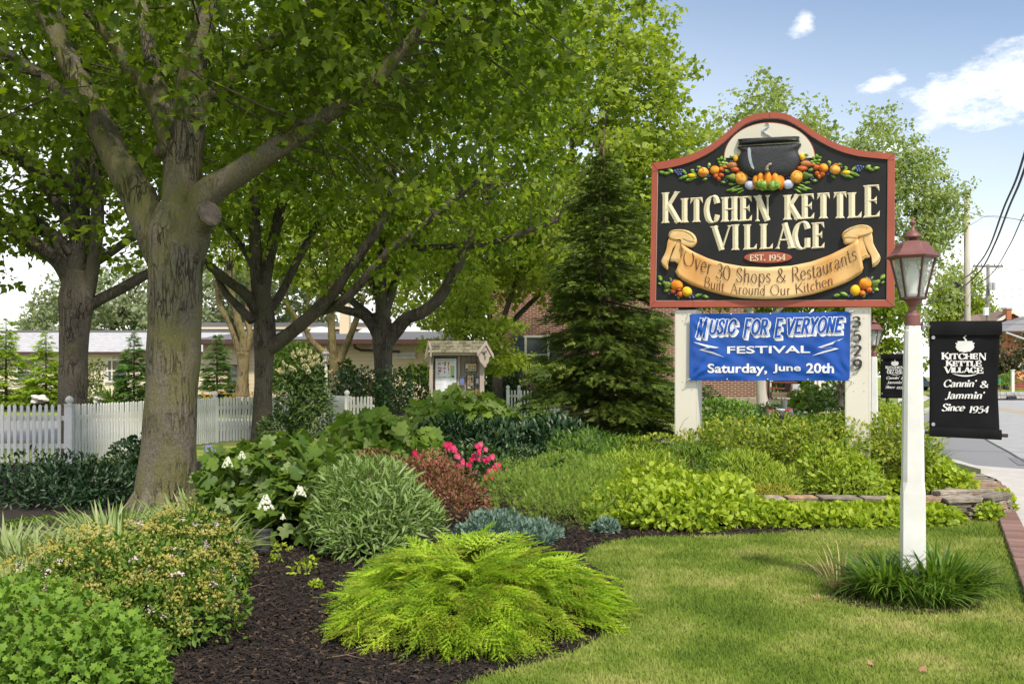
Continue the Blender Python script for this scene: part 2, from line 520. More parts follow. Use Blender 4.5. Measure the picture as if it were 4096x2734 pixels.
# ------------------------------------------------------------------ materials of the setting
def grassmat(name, blade=False):
    m, nt, p, o = nmat(name)
    g = N(nt, 'ShaderNodeNewGeometry')
    def nz_(s, d, r=0.55):
        n = N(nt, 'ShaderNodeTexNoise'); n.inputs['Scale'].default_value = s; n.inputs['Detail'].default_value = d; n.inputs['Roughness'].default_value = r
        L(nt, g.outputs['Position'], n.inputs['Vector']); return n.outputs['Fac']
    a, b_ = nz_(1.1, 5, 0.62), nz_(45, 4)
    col = ramp(nt, a, [(0.36, (0.12, 0.19, 0.022)), (0.47, (0.19, 0.265, 0.036)), (0.55, (0.28, 0.33, 0.07)), (0.66, (0.40, 0.39, 0.13))])
    hs = N(nt, 'ShaderNodeHueSaturation'); L(nt, col, hs.inputs['Color'])
    mr = N(nt, 'ShaderNodeMapRange'); mr.inputs[3].default_value = 0.72; mr.inputs[4].default_value = 1.3
    if blade:
        at = N(nt, 'ShaderNodeAttribute'); at.attribute_name = 'rnd'; L(nt, at.outputs['Fac'], mr.inputs[0])
    else:
        L(nt, b_, mr.inputs[0])
    L(nt, mr.outputs[0], hs.inputs['Value']); L(nt, hs.outputs[0], p.inputs['Base Color'])
    p.inputs['Roughness'].default_value = 0.7; p.inputs['Specular IOR Level'].default_value = 0.2
    if blade:
        tr = N(nt, 'ShaderNodeBsdfTranslucent'); L(nt, hs.outputs[0], tr.inputs['Color'])
        ms = N(nt, 'ShaderNodeMixShader'); ms.inputs[0].default_value = 0.3
        L(nt, p.outputs[0], ms.inputs[1]); L(nt, tr.outputs[0], ms.inputs[2]); L(nt, ms.outputs[0], o.inputs['Surface'])
    else:
        bump(nt, p, b_, 0.8, 0.03)
    return m
m_ground = grassmat('turf_ground')
m_blade = grassmat('turf_blades', True)
def mulchmat():
    m, nt, p, o = nmat('mulch')
    f = noise(nt, 55, 8, 0.7); g = noise(nt, 3, 4)
    col = ramp(nt, f, [(0.3, (0.012, 0.008, 0.006)), (0.55, (0.035, 0.022, 0.016)), (0.75, (0.075, 0.045, 0.03))])
    L(nt, col, p.inputs['Base Color']); p.inputs['Roughness'].default_value = 0.85
    bump(nt, p, f, 1.0, 0.03)
    return m
m_mulch = mulchmat()
m_chip = leafmat('bark_chips', [(0.008, 0.006, 0.005), (0.018, 0.012, 0.009), (0.028, 0.017, 0.012), (0.012, 0.008, 0.007), (0.055, 0.032, 0.02), (0.014, 0.01, 0.008), (0.02, 0.013, 0.01), (0.01, 0.007, 0.006), (0.012, 0.008, 0.007), (0.02, 0.013, 0.01), (0.016, 0.011, 0.008), (0.12, 0.075, 0.045), (0.01, 0.007, 0.006)], trans=0, rough=0.75)
m_asphalt = M('asphalt', (0.27, 0.27, 0.275), (0.20, 0.20, 0.205), 60, 0.85, 0.3, 0.01, lo=0.3, hi=0.7)
m_asphalt2 = M('asphalt_worn', (0.40, 0.40, 0.395), (0.32, 0.32, 0.32), 2.2, 0.85, 0.1, 0.01)
m_conc = M('concrete', (0.56, 0.53, 0.48), (0.48, 0.45, 0.41), 4, 0.85, 0.15, 0.01)
m_yellow = M('road_yellow', (0.62, 0.38, 0.05), None, 12, 0.7)
m_white = M('white_paint', (0.79, 0.785, 0.76), (0.62, 0.61, 0.57), 2.8, 0.45, 0.05, 0.003, lo=0.3, hi=0.75)
m_cream = M('cream_post_paint', (0.78, 0.73, 0.63), (0.71, 0.665, 0.57), 1.6, 0.5, 0.05, 0.003, stretch=(1, 1, .3))

# ------------------------------------------------------------------ ground, roads, beds
sheet('ground', [(-400, -30), (500, -30), (700, 900), (-700, 900)], 0.0, m_ground)
lawn_edge_px = [(430, 700), (470, 683), (500, 672), (567, 654), (612, 628), (627, 606), (618, 586), (596, 570), (584, 557), (598, 546), (620, 541), (654, 538), (741, 536), (820, 531), (898, 526.5), (985, 519)]
lawn_edge = [G(u, v) for u, v in lawn_edge_px]
le = [(p[0], p[1]) for p in catmull([(p.x, p.y) for p in lawn_edge], 6)]
le[0] = (-0.9, 4.4)
garden = le + [(5.55, 12.0), (6.2, 13.6), (6.5, 15.2), (6.6, 17.0), (6.0, 18.6), (2, 19.2), (-4, 19.4), (-9.5, 18.2), (-16, 17.8), (-16, 3), (-4, 3)]
sheet('mulch_bed', garden, 0.008, m_mulch)
garden2 = [(-40, 45), (-40, 52), (-21, 54.8), (-14, 52), (-7, 50.5), (-1, 47), (-1, 41), (-6, 40), (-16, 44), (-22, 45)]
sheet('mulch_bed', garden2, 0.008, m_mulch)
asph = [(1.5, -2.2), (8.5, 14.0), (7.6, 15.3), (7.5, 17.5), (7.9, 18.7), (6.6, 20.6), (0, 21.2), (-3, 24), (-3, 28.5), (9.6, 28.5), (11.4, 30), (13.6, 35), (17.4, 43), (36, 80), (80, 150), (130, 150), (62, 86), (37, 65.5), (26, 42), (17, 22), (13.5, 8), (10, -2.2)]
sheet('road', asph, 0.004, m_asphalt)
sheet('road', [G(1028, 464).xy, G(989, 441).xy, G(976, 432).xy, (14.2, 35), (18.2, 43), (37, 80), (80, 150), (129, 150), (61, 86), (36.5, 65.5), (25.5, 42), (17, 23), (13, 8), (9.5, 8)], 0.008, m_asphalt2)
sheet('road', [(-46, 24.5), (-7.0, 24.8), (-5.5, 36), (-46, 37)], 0.004, m_asphalt)
sheet('pavement', [(-46, 36.9), (-5.5, 35.9), (-5.5, 37.3), (-46, 38.6)], 0.012, m_conc)
# painted lines: two yellow lines down the middle of the road and the pale edge lines
def strip(name, pts, w, z, mat):
    pts = [Vector((p[0], p[1], 0)) for p in pts]
    Lp, Rp = [], []
    for i, p in enumerate(pts):
        t = (pts[min(i + 1, len(pts) - 1)] - pts[max(i - 1, 0)]).normalized()
        n_ = Vector((-t.y, t.x, 0))
        Lp.append(p + n_ * w / 2); Rp.append(p - n_ * w / 2)
    me = bpy.data.meshes.new(name)
    k = len(pts)
    me.from_pydata([(q.x, q.y, z) for q in Lp + Rp], [], [(i, k + i, k + i + 1, i + 1) for i in range(k - 1)])
    me.materials.append(mat); me.update()
    return put(name, me, kind='structure')
cl = [G(u, v).xy for u, v in [(1060, 421), (1024, 413), (1000, 408.6), (985, 406.2), (970, 404.3), (930, 400.5), (905, 398)]]
cl = catmull(cl, 5)
strip('road_marking', [(p[0] - 0.16, p[1]) for p in cl], 0.12, 0.013, m_yellow)
strip('road_marking', [(p[0] + 0.30, p[1]) for p in cl], 0.12, 0.013, m_yellow)
strip('road_marking', catmull([G(u, v).xy for u, v in [(1060, 405), (1024, 403.4), (985, 401.6), (940, 397.5)]], 4), 0.15, 0.013, m_white)
def kerb(name, pts, w, h, mat):
    pts = [Vector((p[0], p[1], 0)) for p in catmull(pts, 5)]
    mb = MB()
    L_, R_ = [], []
    for i, p in enumerate(pts):
        t = (pts[min(i + 1, len(pts) - 1)] - pts[max(i - 1, 0)]).normalized()
        n_ = Vector((-t.y, t.x, 0)); L_.append(p + n_ * w / 2); R_.append(p - n_ * w / 2)
    for i in range(len(pts) - 1):
        a, b_, c, d = L_[i], R_[i], R_[i + 1], L_[i + 1]
        up = Vector((0, 0, h))
        mb.add([a, b_, c, d, a + up, b_ + up, c + up, d + up], [(4, 5, 6, 7), (0, 4, 7, 3), (1, 2, 6, 5)] + ([(0, 1, 5, 4)] if i == 0 else []) + ([(3, 7, 6, 2)] if i == len(pts) - 2 else []))
    return mb.build(name, mat, kind='structure')
m_seam = M('asphalt_seam', (.09, .09, .09), None, 9, .9)
strip('road_crack', catmull([G(1028, 464).xy, G(1010, 452.5).xy, G(989, 441).xy, G(976, 432.5).xy], 5), .05, .014, m_seam)
strip('road_crack', catmull([(8.2, 22.6), (10.2, 21.4), (12.6, 21.9), (14.6, 20.8)], 5), .035, .014, m_seam)
sheet('road', [(9.0, 18.2), (11.2, 17.6), (11.9, 19.1), (9.6, 19.8)], .012, M('asphalt_patch', (.21, .21, .215), (.17, .17, .175), 30, .9))
kerb('kerb', [(7.5, 16.2), (7.62, 17.3), (7.75, 18.6), (7.1, 20.0), (5.6, 20.9), (2, 21.2)], 0.16, 0.12, m_conc)
kerb('kerb', [(-3, 28.6), (4, 28.7), (8.8, 28.7), (10.9, 29.9), (12.6, 33.0), (17.2, 43), (35.5, 80)], 0.2, 0.13, m_conc)
kerb('kerb', [(21, 28), (26.4, 42), (31, 52), (37.2, 65.3), (44, 71), (62, 86)], 0.2, 0.13, m_conc)
sheet('pavement', [(-3, 28.9), (4, 29.0), (8.6, 29.0), (10.6, 30.2), (12.2, 33.2), (16.6, 43), (33, 80), (31.5, 80), (15.2, 43.6), (10.9, 34), (9.2, 31), (8, 30.4), (-3, 30.4)], 0.05, m_conc)
sheet('pavement', [(26.6, 42), (37.4, 65.3), (62, 85.6), (64, 84), (39, 64), (28.3, 41.2)], 0.06, m_conc)
# brick edging and concrete pavement beside the lawn
e0, e1 = Vector((1.9, 2.9, 0)), Vector((7.0, 14.9, 0))
ed = (e1 - e0).normalized(); en = Vector((ed.y, -ed.x, 0))     # en points right (towards the pavement)
conc0 = e0 + en * 0.11
m_brickedge = M('edging_brick', (0.25, 0.12, 0.09), (0.19, 0.14, 0.12), 25, 0.85, 0.5, 0.01, perobj=0.28)
edge_root = thing('brick_edging', 'row of worn red bricks laid flat between lawn and concrete pavement', 'brick edging', tuple(e0))
bm_ = []
for k in range(3):
    b = MB(); b.box((0, 0, 0.03), (0.205, 0.088, 0.06)); o = b.build('brick', m_brickedge, edge_root, bevel=0.006); bm_.append(o.data)
    o.location = (-50, 0, 0)
    bpy.data.objects.remove(o)
nb = int((e1 - e0).length / 0.098)
for i in range(nb):
    o = bpy.data.objects.new('brick', bm_[i % 3]); COL.objects.link(o); o.parent = edge_root
    p = ed * (i * 0.098 + 0.05)
    o.location = (p.x, p.y, 0.006 + random.uniform(-0.005, 0.006)); o.rotation_euler = (random.uniform(-.03, .03), random.uniform(-.03, .03), atan2(en.y, en.x) + random.uniform(-.03, .03))
    md = o.modifiers.new('bevel', 'BEVEL'); md.width = 0.007; md.segments = 1
slab_root = thing('concrete_pavement', 'pale concrete pavement slabs beside the brick edging', 'pavement', tuple(conc0)); slab_root['kind'] = 'structure'
del slab_root['category']
jo = 0.0
lens = [1.5] * 9
for i, ln in enumerate(lens):
    a = ed * jo; b_ = ed * min(jo + ln - 0.012, 13.2)
    q = [a, b_, b_ + en * 1.55, a + en * 1.55]
    mb = MB(); mb.add([(p.x, p.y, 0.0) for p in q] + [(p.x, p.y, 0.045) for p in q], [(4, 7, 6, 5), (0, 4, 5, 1)[::-1], (1, 5, 6, 2)[::-1], (2, 6, 7, 3)[::-1], (3, 7, 4, 0)[::-1], (0, 1, 2, 3)])
    mb.build('slab', m_conc, slab_root)
    jo += ln
# apron between the last slab and the kerb
ap = [conc0 + ed * 13.22, Vector((7.35, 15.6, 0)), Vector((7.45, 16.4, 0)), Vector((7.65, 18.4, 0)), Vector((9.4, 15.9, 0)), Vector((9.7, 14.2, 0)), conc0 + ed * 13.22 + en * 1.55]
sheet('pavement', [(p.x, p.y) for p in ap], 0.04, m_conc)

# ------------------------------------------------------------------ lawn blades
lawn_poly = le + [tuple((e1 - ed * 2.4).xy), tuple((e0 + ed * 1.0).xy)]
lp_edge = lawn_poly
def tufts(poly, n, bounds, hgt, name, label, seed, near=True):
    x0, x1, y0, y1 = bounds
    px = rng.uniform(x0, x1, n * 3); t = rng.random(n * 3)
    py = y0 + (y1 - y0) * t ** 1.25
    k = inside(px + rng.normal(size=n * 3) * .028, py + rng.normal(size=n * 3) * .028, poly) & (np.abs(px / py) < 0.56)
    px, py = px[k][:n], py[k][:n]
    m = len(px)
    pos = np.stack([px, py, np.zeros(m)], 1)
    d = unit(m) * 0.55 + np.array([0, 0, 1.0])
    R = frames(d, unit(m) + np.array([0, -0.8, 0.0]))
    s_ = hgt * rng.uniform(0.5, 1.25, m) * (0.75 + py / 16)
    o = bake(name, [T_blade(2, 0.075, 0.5), T_blade(2, 0.06, 0.9)], pos, R, s_, m_blade)
    tag(o, label, 'grass', kind='stuff')
tufts(lawn_poly, 120000, (-1.2, 6.4, 4.8, 11.6), 0.036, 'grass', 'short mown lawn grass, green with straw coloured patches', 1)

# mulch chips on the open bed
def chips(n, bounds, poly, size):
    x0, x1, y0, y1 = bounds
    px = rng.uniform(x0, x1, n); py = y0 + (y1 - y0) * rng.random(n) ** 1.2
    k = inside(px, py, poly)
    px, py = px[k], py[k]; m = len(px)
    pos = np.stack([px, py, rng.uniform(0.008, 0.03, m)], 1)
    d = unit(m) * [1, 1, 0.25]
    R = frames(d, unit(m) * 0.5 + np.array([0, 0, 1.0]))
    v = np.array([(-.16, 0, 0), (.16, .05, 0), (.12, .95, 0), (-.1, 1, 0), (0, .1, .12), (0, .9, .1)])
    t = np.array([(0, 4, 5), (0, 5, 3), (4, 1, 2), (4, 2, 5)])
    return pos, R, size * rng.uniform(0.4, 1.5, m), (v, t)
pos, R, s_, tm = chips(85000, (-4.2, 1.6, 4.9, 10.5), garden, 0.034)
tag(bake('mulch', [tm], pos, R, s_, m_chip), 'dark brown shredded bark mulch covering the planting bed', 'mulch', kind='stuff')
pos, R, s_, tm = chips(9000, (0.3, 6.0, 9.3, 12.0), garden, 0.05)
tag(bake('mulch', [tm], pos, R, s_, m_chip), 'dark bark mulch between the ground cover and the lawn edge', 'mulch', kind='stuff')
# raised bed behind the low stone wall
BZ = 0.2
rb = [(1.7, 11.55), (3.6, 11.5), (5.25, 11.7), (5.7, 12.4), (5.95, 13.3), (6.0, 14.6), (5.9, 17.0), (5, 18), (2, 18), (1.2, 14)]
sheet('raised_bed', rb, BZ - 0.03, m_mulch)

# ------------------------------------------------------------------ low dry stone wall
m_stone = M('wall_stone', (0.40, 0.34, 0.26), (0.17, 0.14, 0.11), 20, 0.9, 1.0, 0.03, perobj=0.34, stretch=(.5, .5, 2))
m_stone2 = M('rusty_stone', (0.42, 0.27, 0.15), (0.16, 0.11, 0.08), 20, 0.9, 1.0, 0.03, perobj=0.26, stretch=(.5, .5, 2))
wall_root = thing('stone_wall', 'low dry stacked wall of flat brown stones that curves round the raised bed', 'stone wall', (5.5, 11.6, 0))
def stone(cx, cy, cz, lx, ly, lz, rz, mat=None):
    mb = MB()
    r = random.uniform
    vs = []
    for sz in (-1, 1):
        for sx, sy in ((-1, -1), (1, -1), (1, 1), (-1, 1)):
            vs.append((sx * lx / 2 * r(.84, 1.02), sy * ly / 2 * r(.76, 1.03), sz * lz / 2 * r(.8, 1.02)))
    mb.add(vs, [(3, 2, 1, 0), (4, 5, 6, 7), (0, 1, 5, 4), (1, 2, 6, 5), (2, 3, 7, 6), (3, 0, 4, 7)])
    o = mb.build('stone', mat or (m_stone2 if random.random() < 0.3 else m_stone), wall_root)
    md = o.modifiers.new('bevel', 'BEVEL'); md.width = min(lz * .22, 0.014); md.segments = 2
    o.location = (cx - 5.5, cy - 11.6, cz); o.rotation_euler = (r(-.03, .03), r(-.03, .03), rz)
wl = catmull([(1.9, 11.35), (3.2, 11.3), (4.5, 11.28), (5.15, 11.32), (5.55, 11.62), (5.85, 12.3), (6.12, 13.2), (6.28, 14.0), (6.2, 14.8), (5.7, 15.4)], 14)
cum = [0]
for a, b_ in zip(wl[:-1], wl[1:]): cum.append(cum[-1] + np.linalg.norm(b_ - a))
def wall_at(s_):
    x = np.interp(s_, cum, [p[0] for p in wl]); y = np.interp(s_, cum, [p[1] for p in wl])
    x2 = np.interp(s_ + .05, cum, [p[0] for p in wl]); y2 = np.interp(s_ + .05, cum, [p[1] for p in wl])
    x1 = np.interp(s_ - .05, cum, [p[0] for p in wl]); y1 = np.interp(s_ - .05, cum, [p[1] for p in wl])
    return x, y, atan2(y2 - y1, x2 - x1)
z = 0.0
for course, ch in enumerate((0.055, 0.052, 0.05, 0.048)):
    s_ = random.uniform(0, .1)
    while s_ < cum[-1] - 0.1:
        ln = random.uniform(0.13, 0.33)
        x, y, a = wall_at(s_ + ln / 2)
        hh = ch * random.uniform(.82, .96)
        stone(x, y, z + hh / 2 + random.uniform(0, .004), ln - 0.008, 0.2 * random.uniform(.85, 1.1), hh, a)
        s_ += ln
    z += ch
s_ = 0.0
while s_ < cum[-1] - 0.1:                        # cap stones, on the side run laid crosswise
    x, y, a = wall_at(s_)
    if s_ < 3.55:
        ln = random.uniform(0.28, 0.55); x, y, a = wall_at(s_ + ln / 2)
        stone(x - sin(a) * .05, y + cos(a) * .05, z + 0.03, ln - 0.01, random.uniform(.28, .36), random.uniform(.045, .065), a + random.uniform(-.03, .03))
    else:
        ln = random.uniform(0.12, 0.2); x, y, a = wall_at(s_ + ln / 2)
        dp = random.uniform(.5, .85)
        stone(x - sin(a) * (dp / 2 - .12) , y + cos(a) * (dp / 2 - .12), z + random.uniform(.02, .04), ln - 0.006, dp, random.uniform(.035, .055), a + random.uniform(-.12, .12))
    s_ += ln
stone(2.35, 11.75, 0.235, 0.5, 0.3, 0.05, 0.3); stone(5.0, 11.62, 0.275, 0.45, 0.2, 0.06, 0.15, m_stone)

# ------------------------------------------------------------------ the sign: plane and mapping from the photograph's sign crop
O_ = Vector((X(651.5, 13.3), 13.3, 0)); R_ = Vector((X(895.75, 12.2), 12.2, 0))
SEX = (R_ - O_).normalized(); SEZ = Vector((SEX.y, -SEX.x, 0)); SEY = Vector((0, 0, 1))   # SEZ faces the viewer
SFR = (O_, SEX, SEY, SEZ)
CAMP = Vector((0, 0, H))
def plane2(u, v, off=0.0, fr=SFR):
    O, ex, ey, ez = fr
    Oo = O + ez * off
    d = Vector(((u - CU) / F, 1.0, -(v - VH) / F))
    t = (Oo - CAMP).dot(ez) / d.dot(ez)
    P = CAMP + d * t - Oo
    return (P.dot(ex), P.dot(ey))
def S(cx, cy, off=0.0): return plane2(640 + cx * .13235, 105 + cy * .13235, off)
def SL(l, off=0.0): return [S(x, y, off) for x, y in l]
def resample(pts, n, closed=True):
    P = [np.array(p, float) for p in pts]
    if closed: P = P + [P[0]]
    c = [0]
    for a, b_ in zip(P[:-1], P[1:]): c.append(c[-1] + np.linalg.norm(b_ - a))
    ts = np.linspace(0, c[-1], n, endpoint=not closed)
    return [(float(np.interp(t, c, [p[0] for p in P])), float(np.interp(t, c, [p[1] for p in P]))) for t in ts]

# ------------------------------------------------------------------ lettering drawn with a broad pen
GL = {
 'K': (.85, ["0.14,1 0.14,0", ".76,1 .16,.42", "h .30,.60 .84,0"]),
 'I': (.26, ["0.13,1 0.13,0"]),
 'T': (.84, [".42,1 .42,0", ".02,.97 .82,.97"]),
 'C': (.80, ["c .76,.72 .66,.93 .46,1 .22,.86 .10,.5 .22,.13 .46,0 .66,.06 .78,.28"]),
 'G': (.86, ["c .76,.74 .66,.93 .46,1 .22,.86 .10,.5 .22,.13 .46,0 .64,.05 .74,.14", ".74,.40 .74,.04"]),
 'H': (.86, [".14,1 .14,0", ".72,1 .72,0", "n .14,.5 .72,.5"]),
 'E': (.70, [".14,1 .14,0", ".14,.97 .64,.97", ".14,.52 .54,.52", ".14,.03 .66,.03"]),
 'F': (.66, [".14,1 .14,0", ".14,.97 .62,.97", ".14,.52 .52,.52"]),
 'L': (.66, [".14,1 .14,0", ".14,.03 .62,.03"]),
 'N': (.86, ["t .14,1 .14,0", ".14,1 .74,0", "t .74,0 .74,1"]),
 'V': (.86, [".06,1 .43,0", "t .43,0 .80,1"]),
 'A': (.88, ["t .08,0 .44,1", ".44,1 .82,0", "n .20,.34 .66,.34"]),
 'M': (1.0, [".12,0 .20,1", ".20,1 .50,.1", ".50,.1 .80,1", ".80,1 .88,0"]),
 'U': (.82, ["c .12,1 .12,.3 .22,.06 .42,0 .62,.06 .72,.3 .72,1"]),
 'Y': (.8, [".06,1 .40,.48", ".74,1 .40,.48", ".40,.48 .40,0"]),
 'O': (.92, ["o .46,.5 .40,.5"]),
 'S': (.62, ["c .54,.80 .44,.97 .28,1 .12,.86 .16,.66 .34,.52 .52,.36 .54,.14 .34,0 .16,.03 .06,.2"]),
 'R': (.80, [".14,1 .14,0", "c .14,.98 .42,.99 .62,.9 .62,.62 .42,.52 .14,.5", "h .38,.5 .74,0"]),
 'B': (.72, [".14,1 .14,0", "c .14,.98 .42,.98 .58,.88 .56,.62 .38,.54 .14,.53", "c .14,.53 .44,.52 .64,.42 .62,.12 .40,.02 .14,.02"]),
 'J': (.42, ["c .32,1 .32,.3 .26,.0 .12,-.1 .0,-.04"]),
 'W': (1.2, [".05,1 .32,0", ".32,0 .60,1", ".60,1 .87,0", ".87,0 1.14,1"]),
 'D': (.8, [".14,1 .14,0", "c .14,.98 .5,.96 .70,.5 .5,.04 .14,.02"]),
 'P': (.72, [".14,1 .14,0", "c .14,.98 .42,.98 .62,.86 .60,.56 .40,.46 .14,.46"]),
 'a': (.56, ["c .10,.52 .22,.64 .40,.56 .43,.40 .43,.14", "n .43,.30 .43,.0", "c .43,.36 .16,.34 .08,.16 .18,.0 .34,.04 .43,.14"]),
 'b': (.6, [".12,1 .12,0", "o .33,.31 .21,.31"]),
 'c': (.5, ["c .44,.50 .30,.62 .10,.46 .08,.2 .22,.0 .44,.12"]),
 'd': (.6, ["o .28,.31 .21,.31", "n .49,1 .49,0"]),
 'e': (.54, ["c .10,.32 .48,.36 .42,.56 .26,.64 .08,.48 .08,.16 .24,.0 .46,.10"]),
 'h': (.58, ["n .12,1 .12,0", "c .12,.42 .26,.62 .44,.58 .47,.4 .47,.0"]),
 'i': (.22, ["n .11,.62 .11,0", "d .11,.86"]),
 'l': (.22, ["n .11,1 .11,0"]),
 'm': (.90, ["n .11,.62 .11,0", "c .11,.42 .24,.62 .40,.56 .43,.4 .43,0", "c .43,.42 .56,.62 .72,.56 .75,.4 .75,0"]),
 'n': (.58, ["n .12,.62 .12,0", "c .12,.42 .26,.62 .44,.58 .47,.4 .47,.0"]),
 'o': (.6, ["o .30,.31 .22,.31"]),
 'p': (.6, ["n .12,.62 .12,-.3", "o .33,.31 .21,.31"]),
 'r': (.38, ["n .12,.62 .12,0", "c .12,.4 .22,.58 .36,.6"]),
 's': (.44, ["c .38,.50 .26,.63 .12,.56 .12,.40 .34,.26 .36,.08 .2,.0 .06,.10"]),
 't': (.36, ["c .16,.85 .16,.3 .17,.06 .26,.0 .34,.06", "n .03,.62 .33,.62"]),
 'u': (.58, ["c .11,.62 .11,.2 .18,.02 .34,.02 .46,.2", "n .46,.62 .46,0"]),
 'v': (.54, ["n .05,.62 .27,0", "t .27,0 .49,.62"]),
 '0': (.66, ["o .33,.5 .27,.5"]),
 '1': (.30, ["n .17,1 .17,0", "t .04,.84 .17,1"]),
 '2': (.60, ["c .08,.78 .20,.98 .40,.98 .50,.76 .36,.42 .08,.04", "n .08,.04 .54,.04"]),
 '3': (.58, ["c .08,.86 .26,1 .46,.90 .46,.66 .22,.54", "c .22,.54 .50,.46 .50,.14 .28,-.02 .06,.08"]),
 '4': (.62, ["t .42,1 .06,.28", "n .06,.28 .58,.28", "n .42,1 .42,0"]),
 '5': (.58, ["n .14,.97 .50,.97", "t .16,.98 .12,.56", "c .12,.56 .34,.64 .50,.48 .50,.14 .28,-.02 .06,.06"]),
 '9': (.60, ["o .30,.68 .22,.30", "c .51,.74 .50,.36 .38,.08 .14,-.02"]),
 '&': (.86, ["c .80,.5 .62,.16 .36,.0 .12,.10 .10,.30 .34,.52 .54,.76 .40,.98 .22,.86 .28,.62 .56,.28 .82,.02"]),
 "'": (.2, ["n .12,1 .07,.76"]), '.': (.22, ["d .1,.05"]), ',': (.22, ["n .12,.08 .05,-.14"]), '-': (.4, ["n .05,.36 .35,.36"]),
 ' ': (.36, []),
}
def glyph_strokes(ch):
    w, ss = GL[ch]
    r = []
    for s_ in ss:
        k = ''
        if s_[0] in 'chtnod': k, s_ = s_[0], s_[2:]
        pts = [tuple(float(a) for a in q.split(',')) for q in s_.split()]
        if k == 'c': pts = [tuple(p) for p in catmull(pts, 5)]
        if k == 'o':
            (cx, cy), (rx, ry) = pts
            pts = [(cx + rx * cos(t), cy + ry * sin(t)) for t in np.linspace(pi / 2, pi / 2 + 2 * pi, 25)]
        r.append((k, pts))
    return w, r
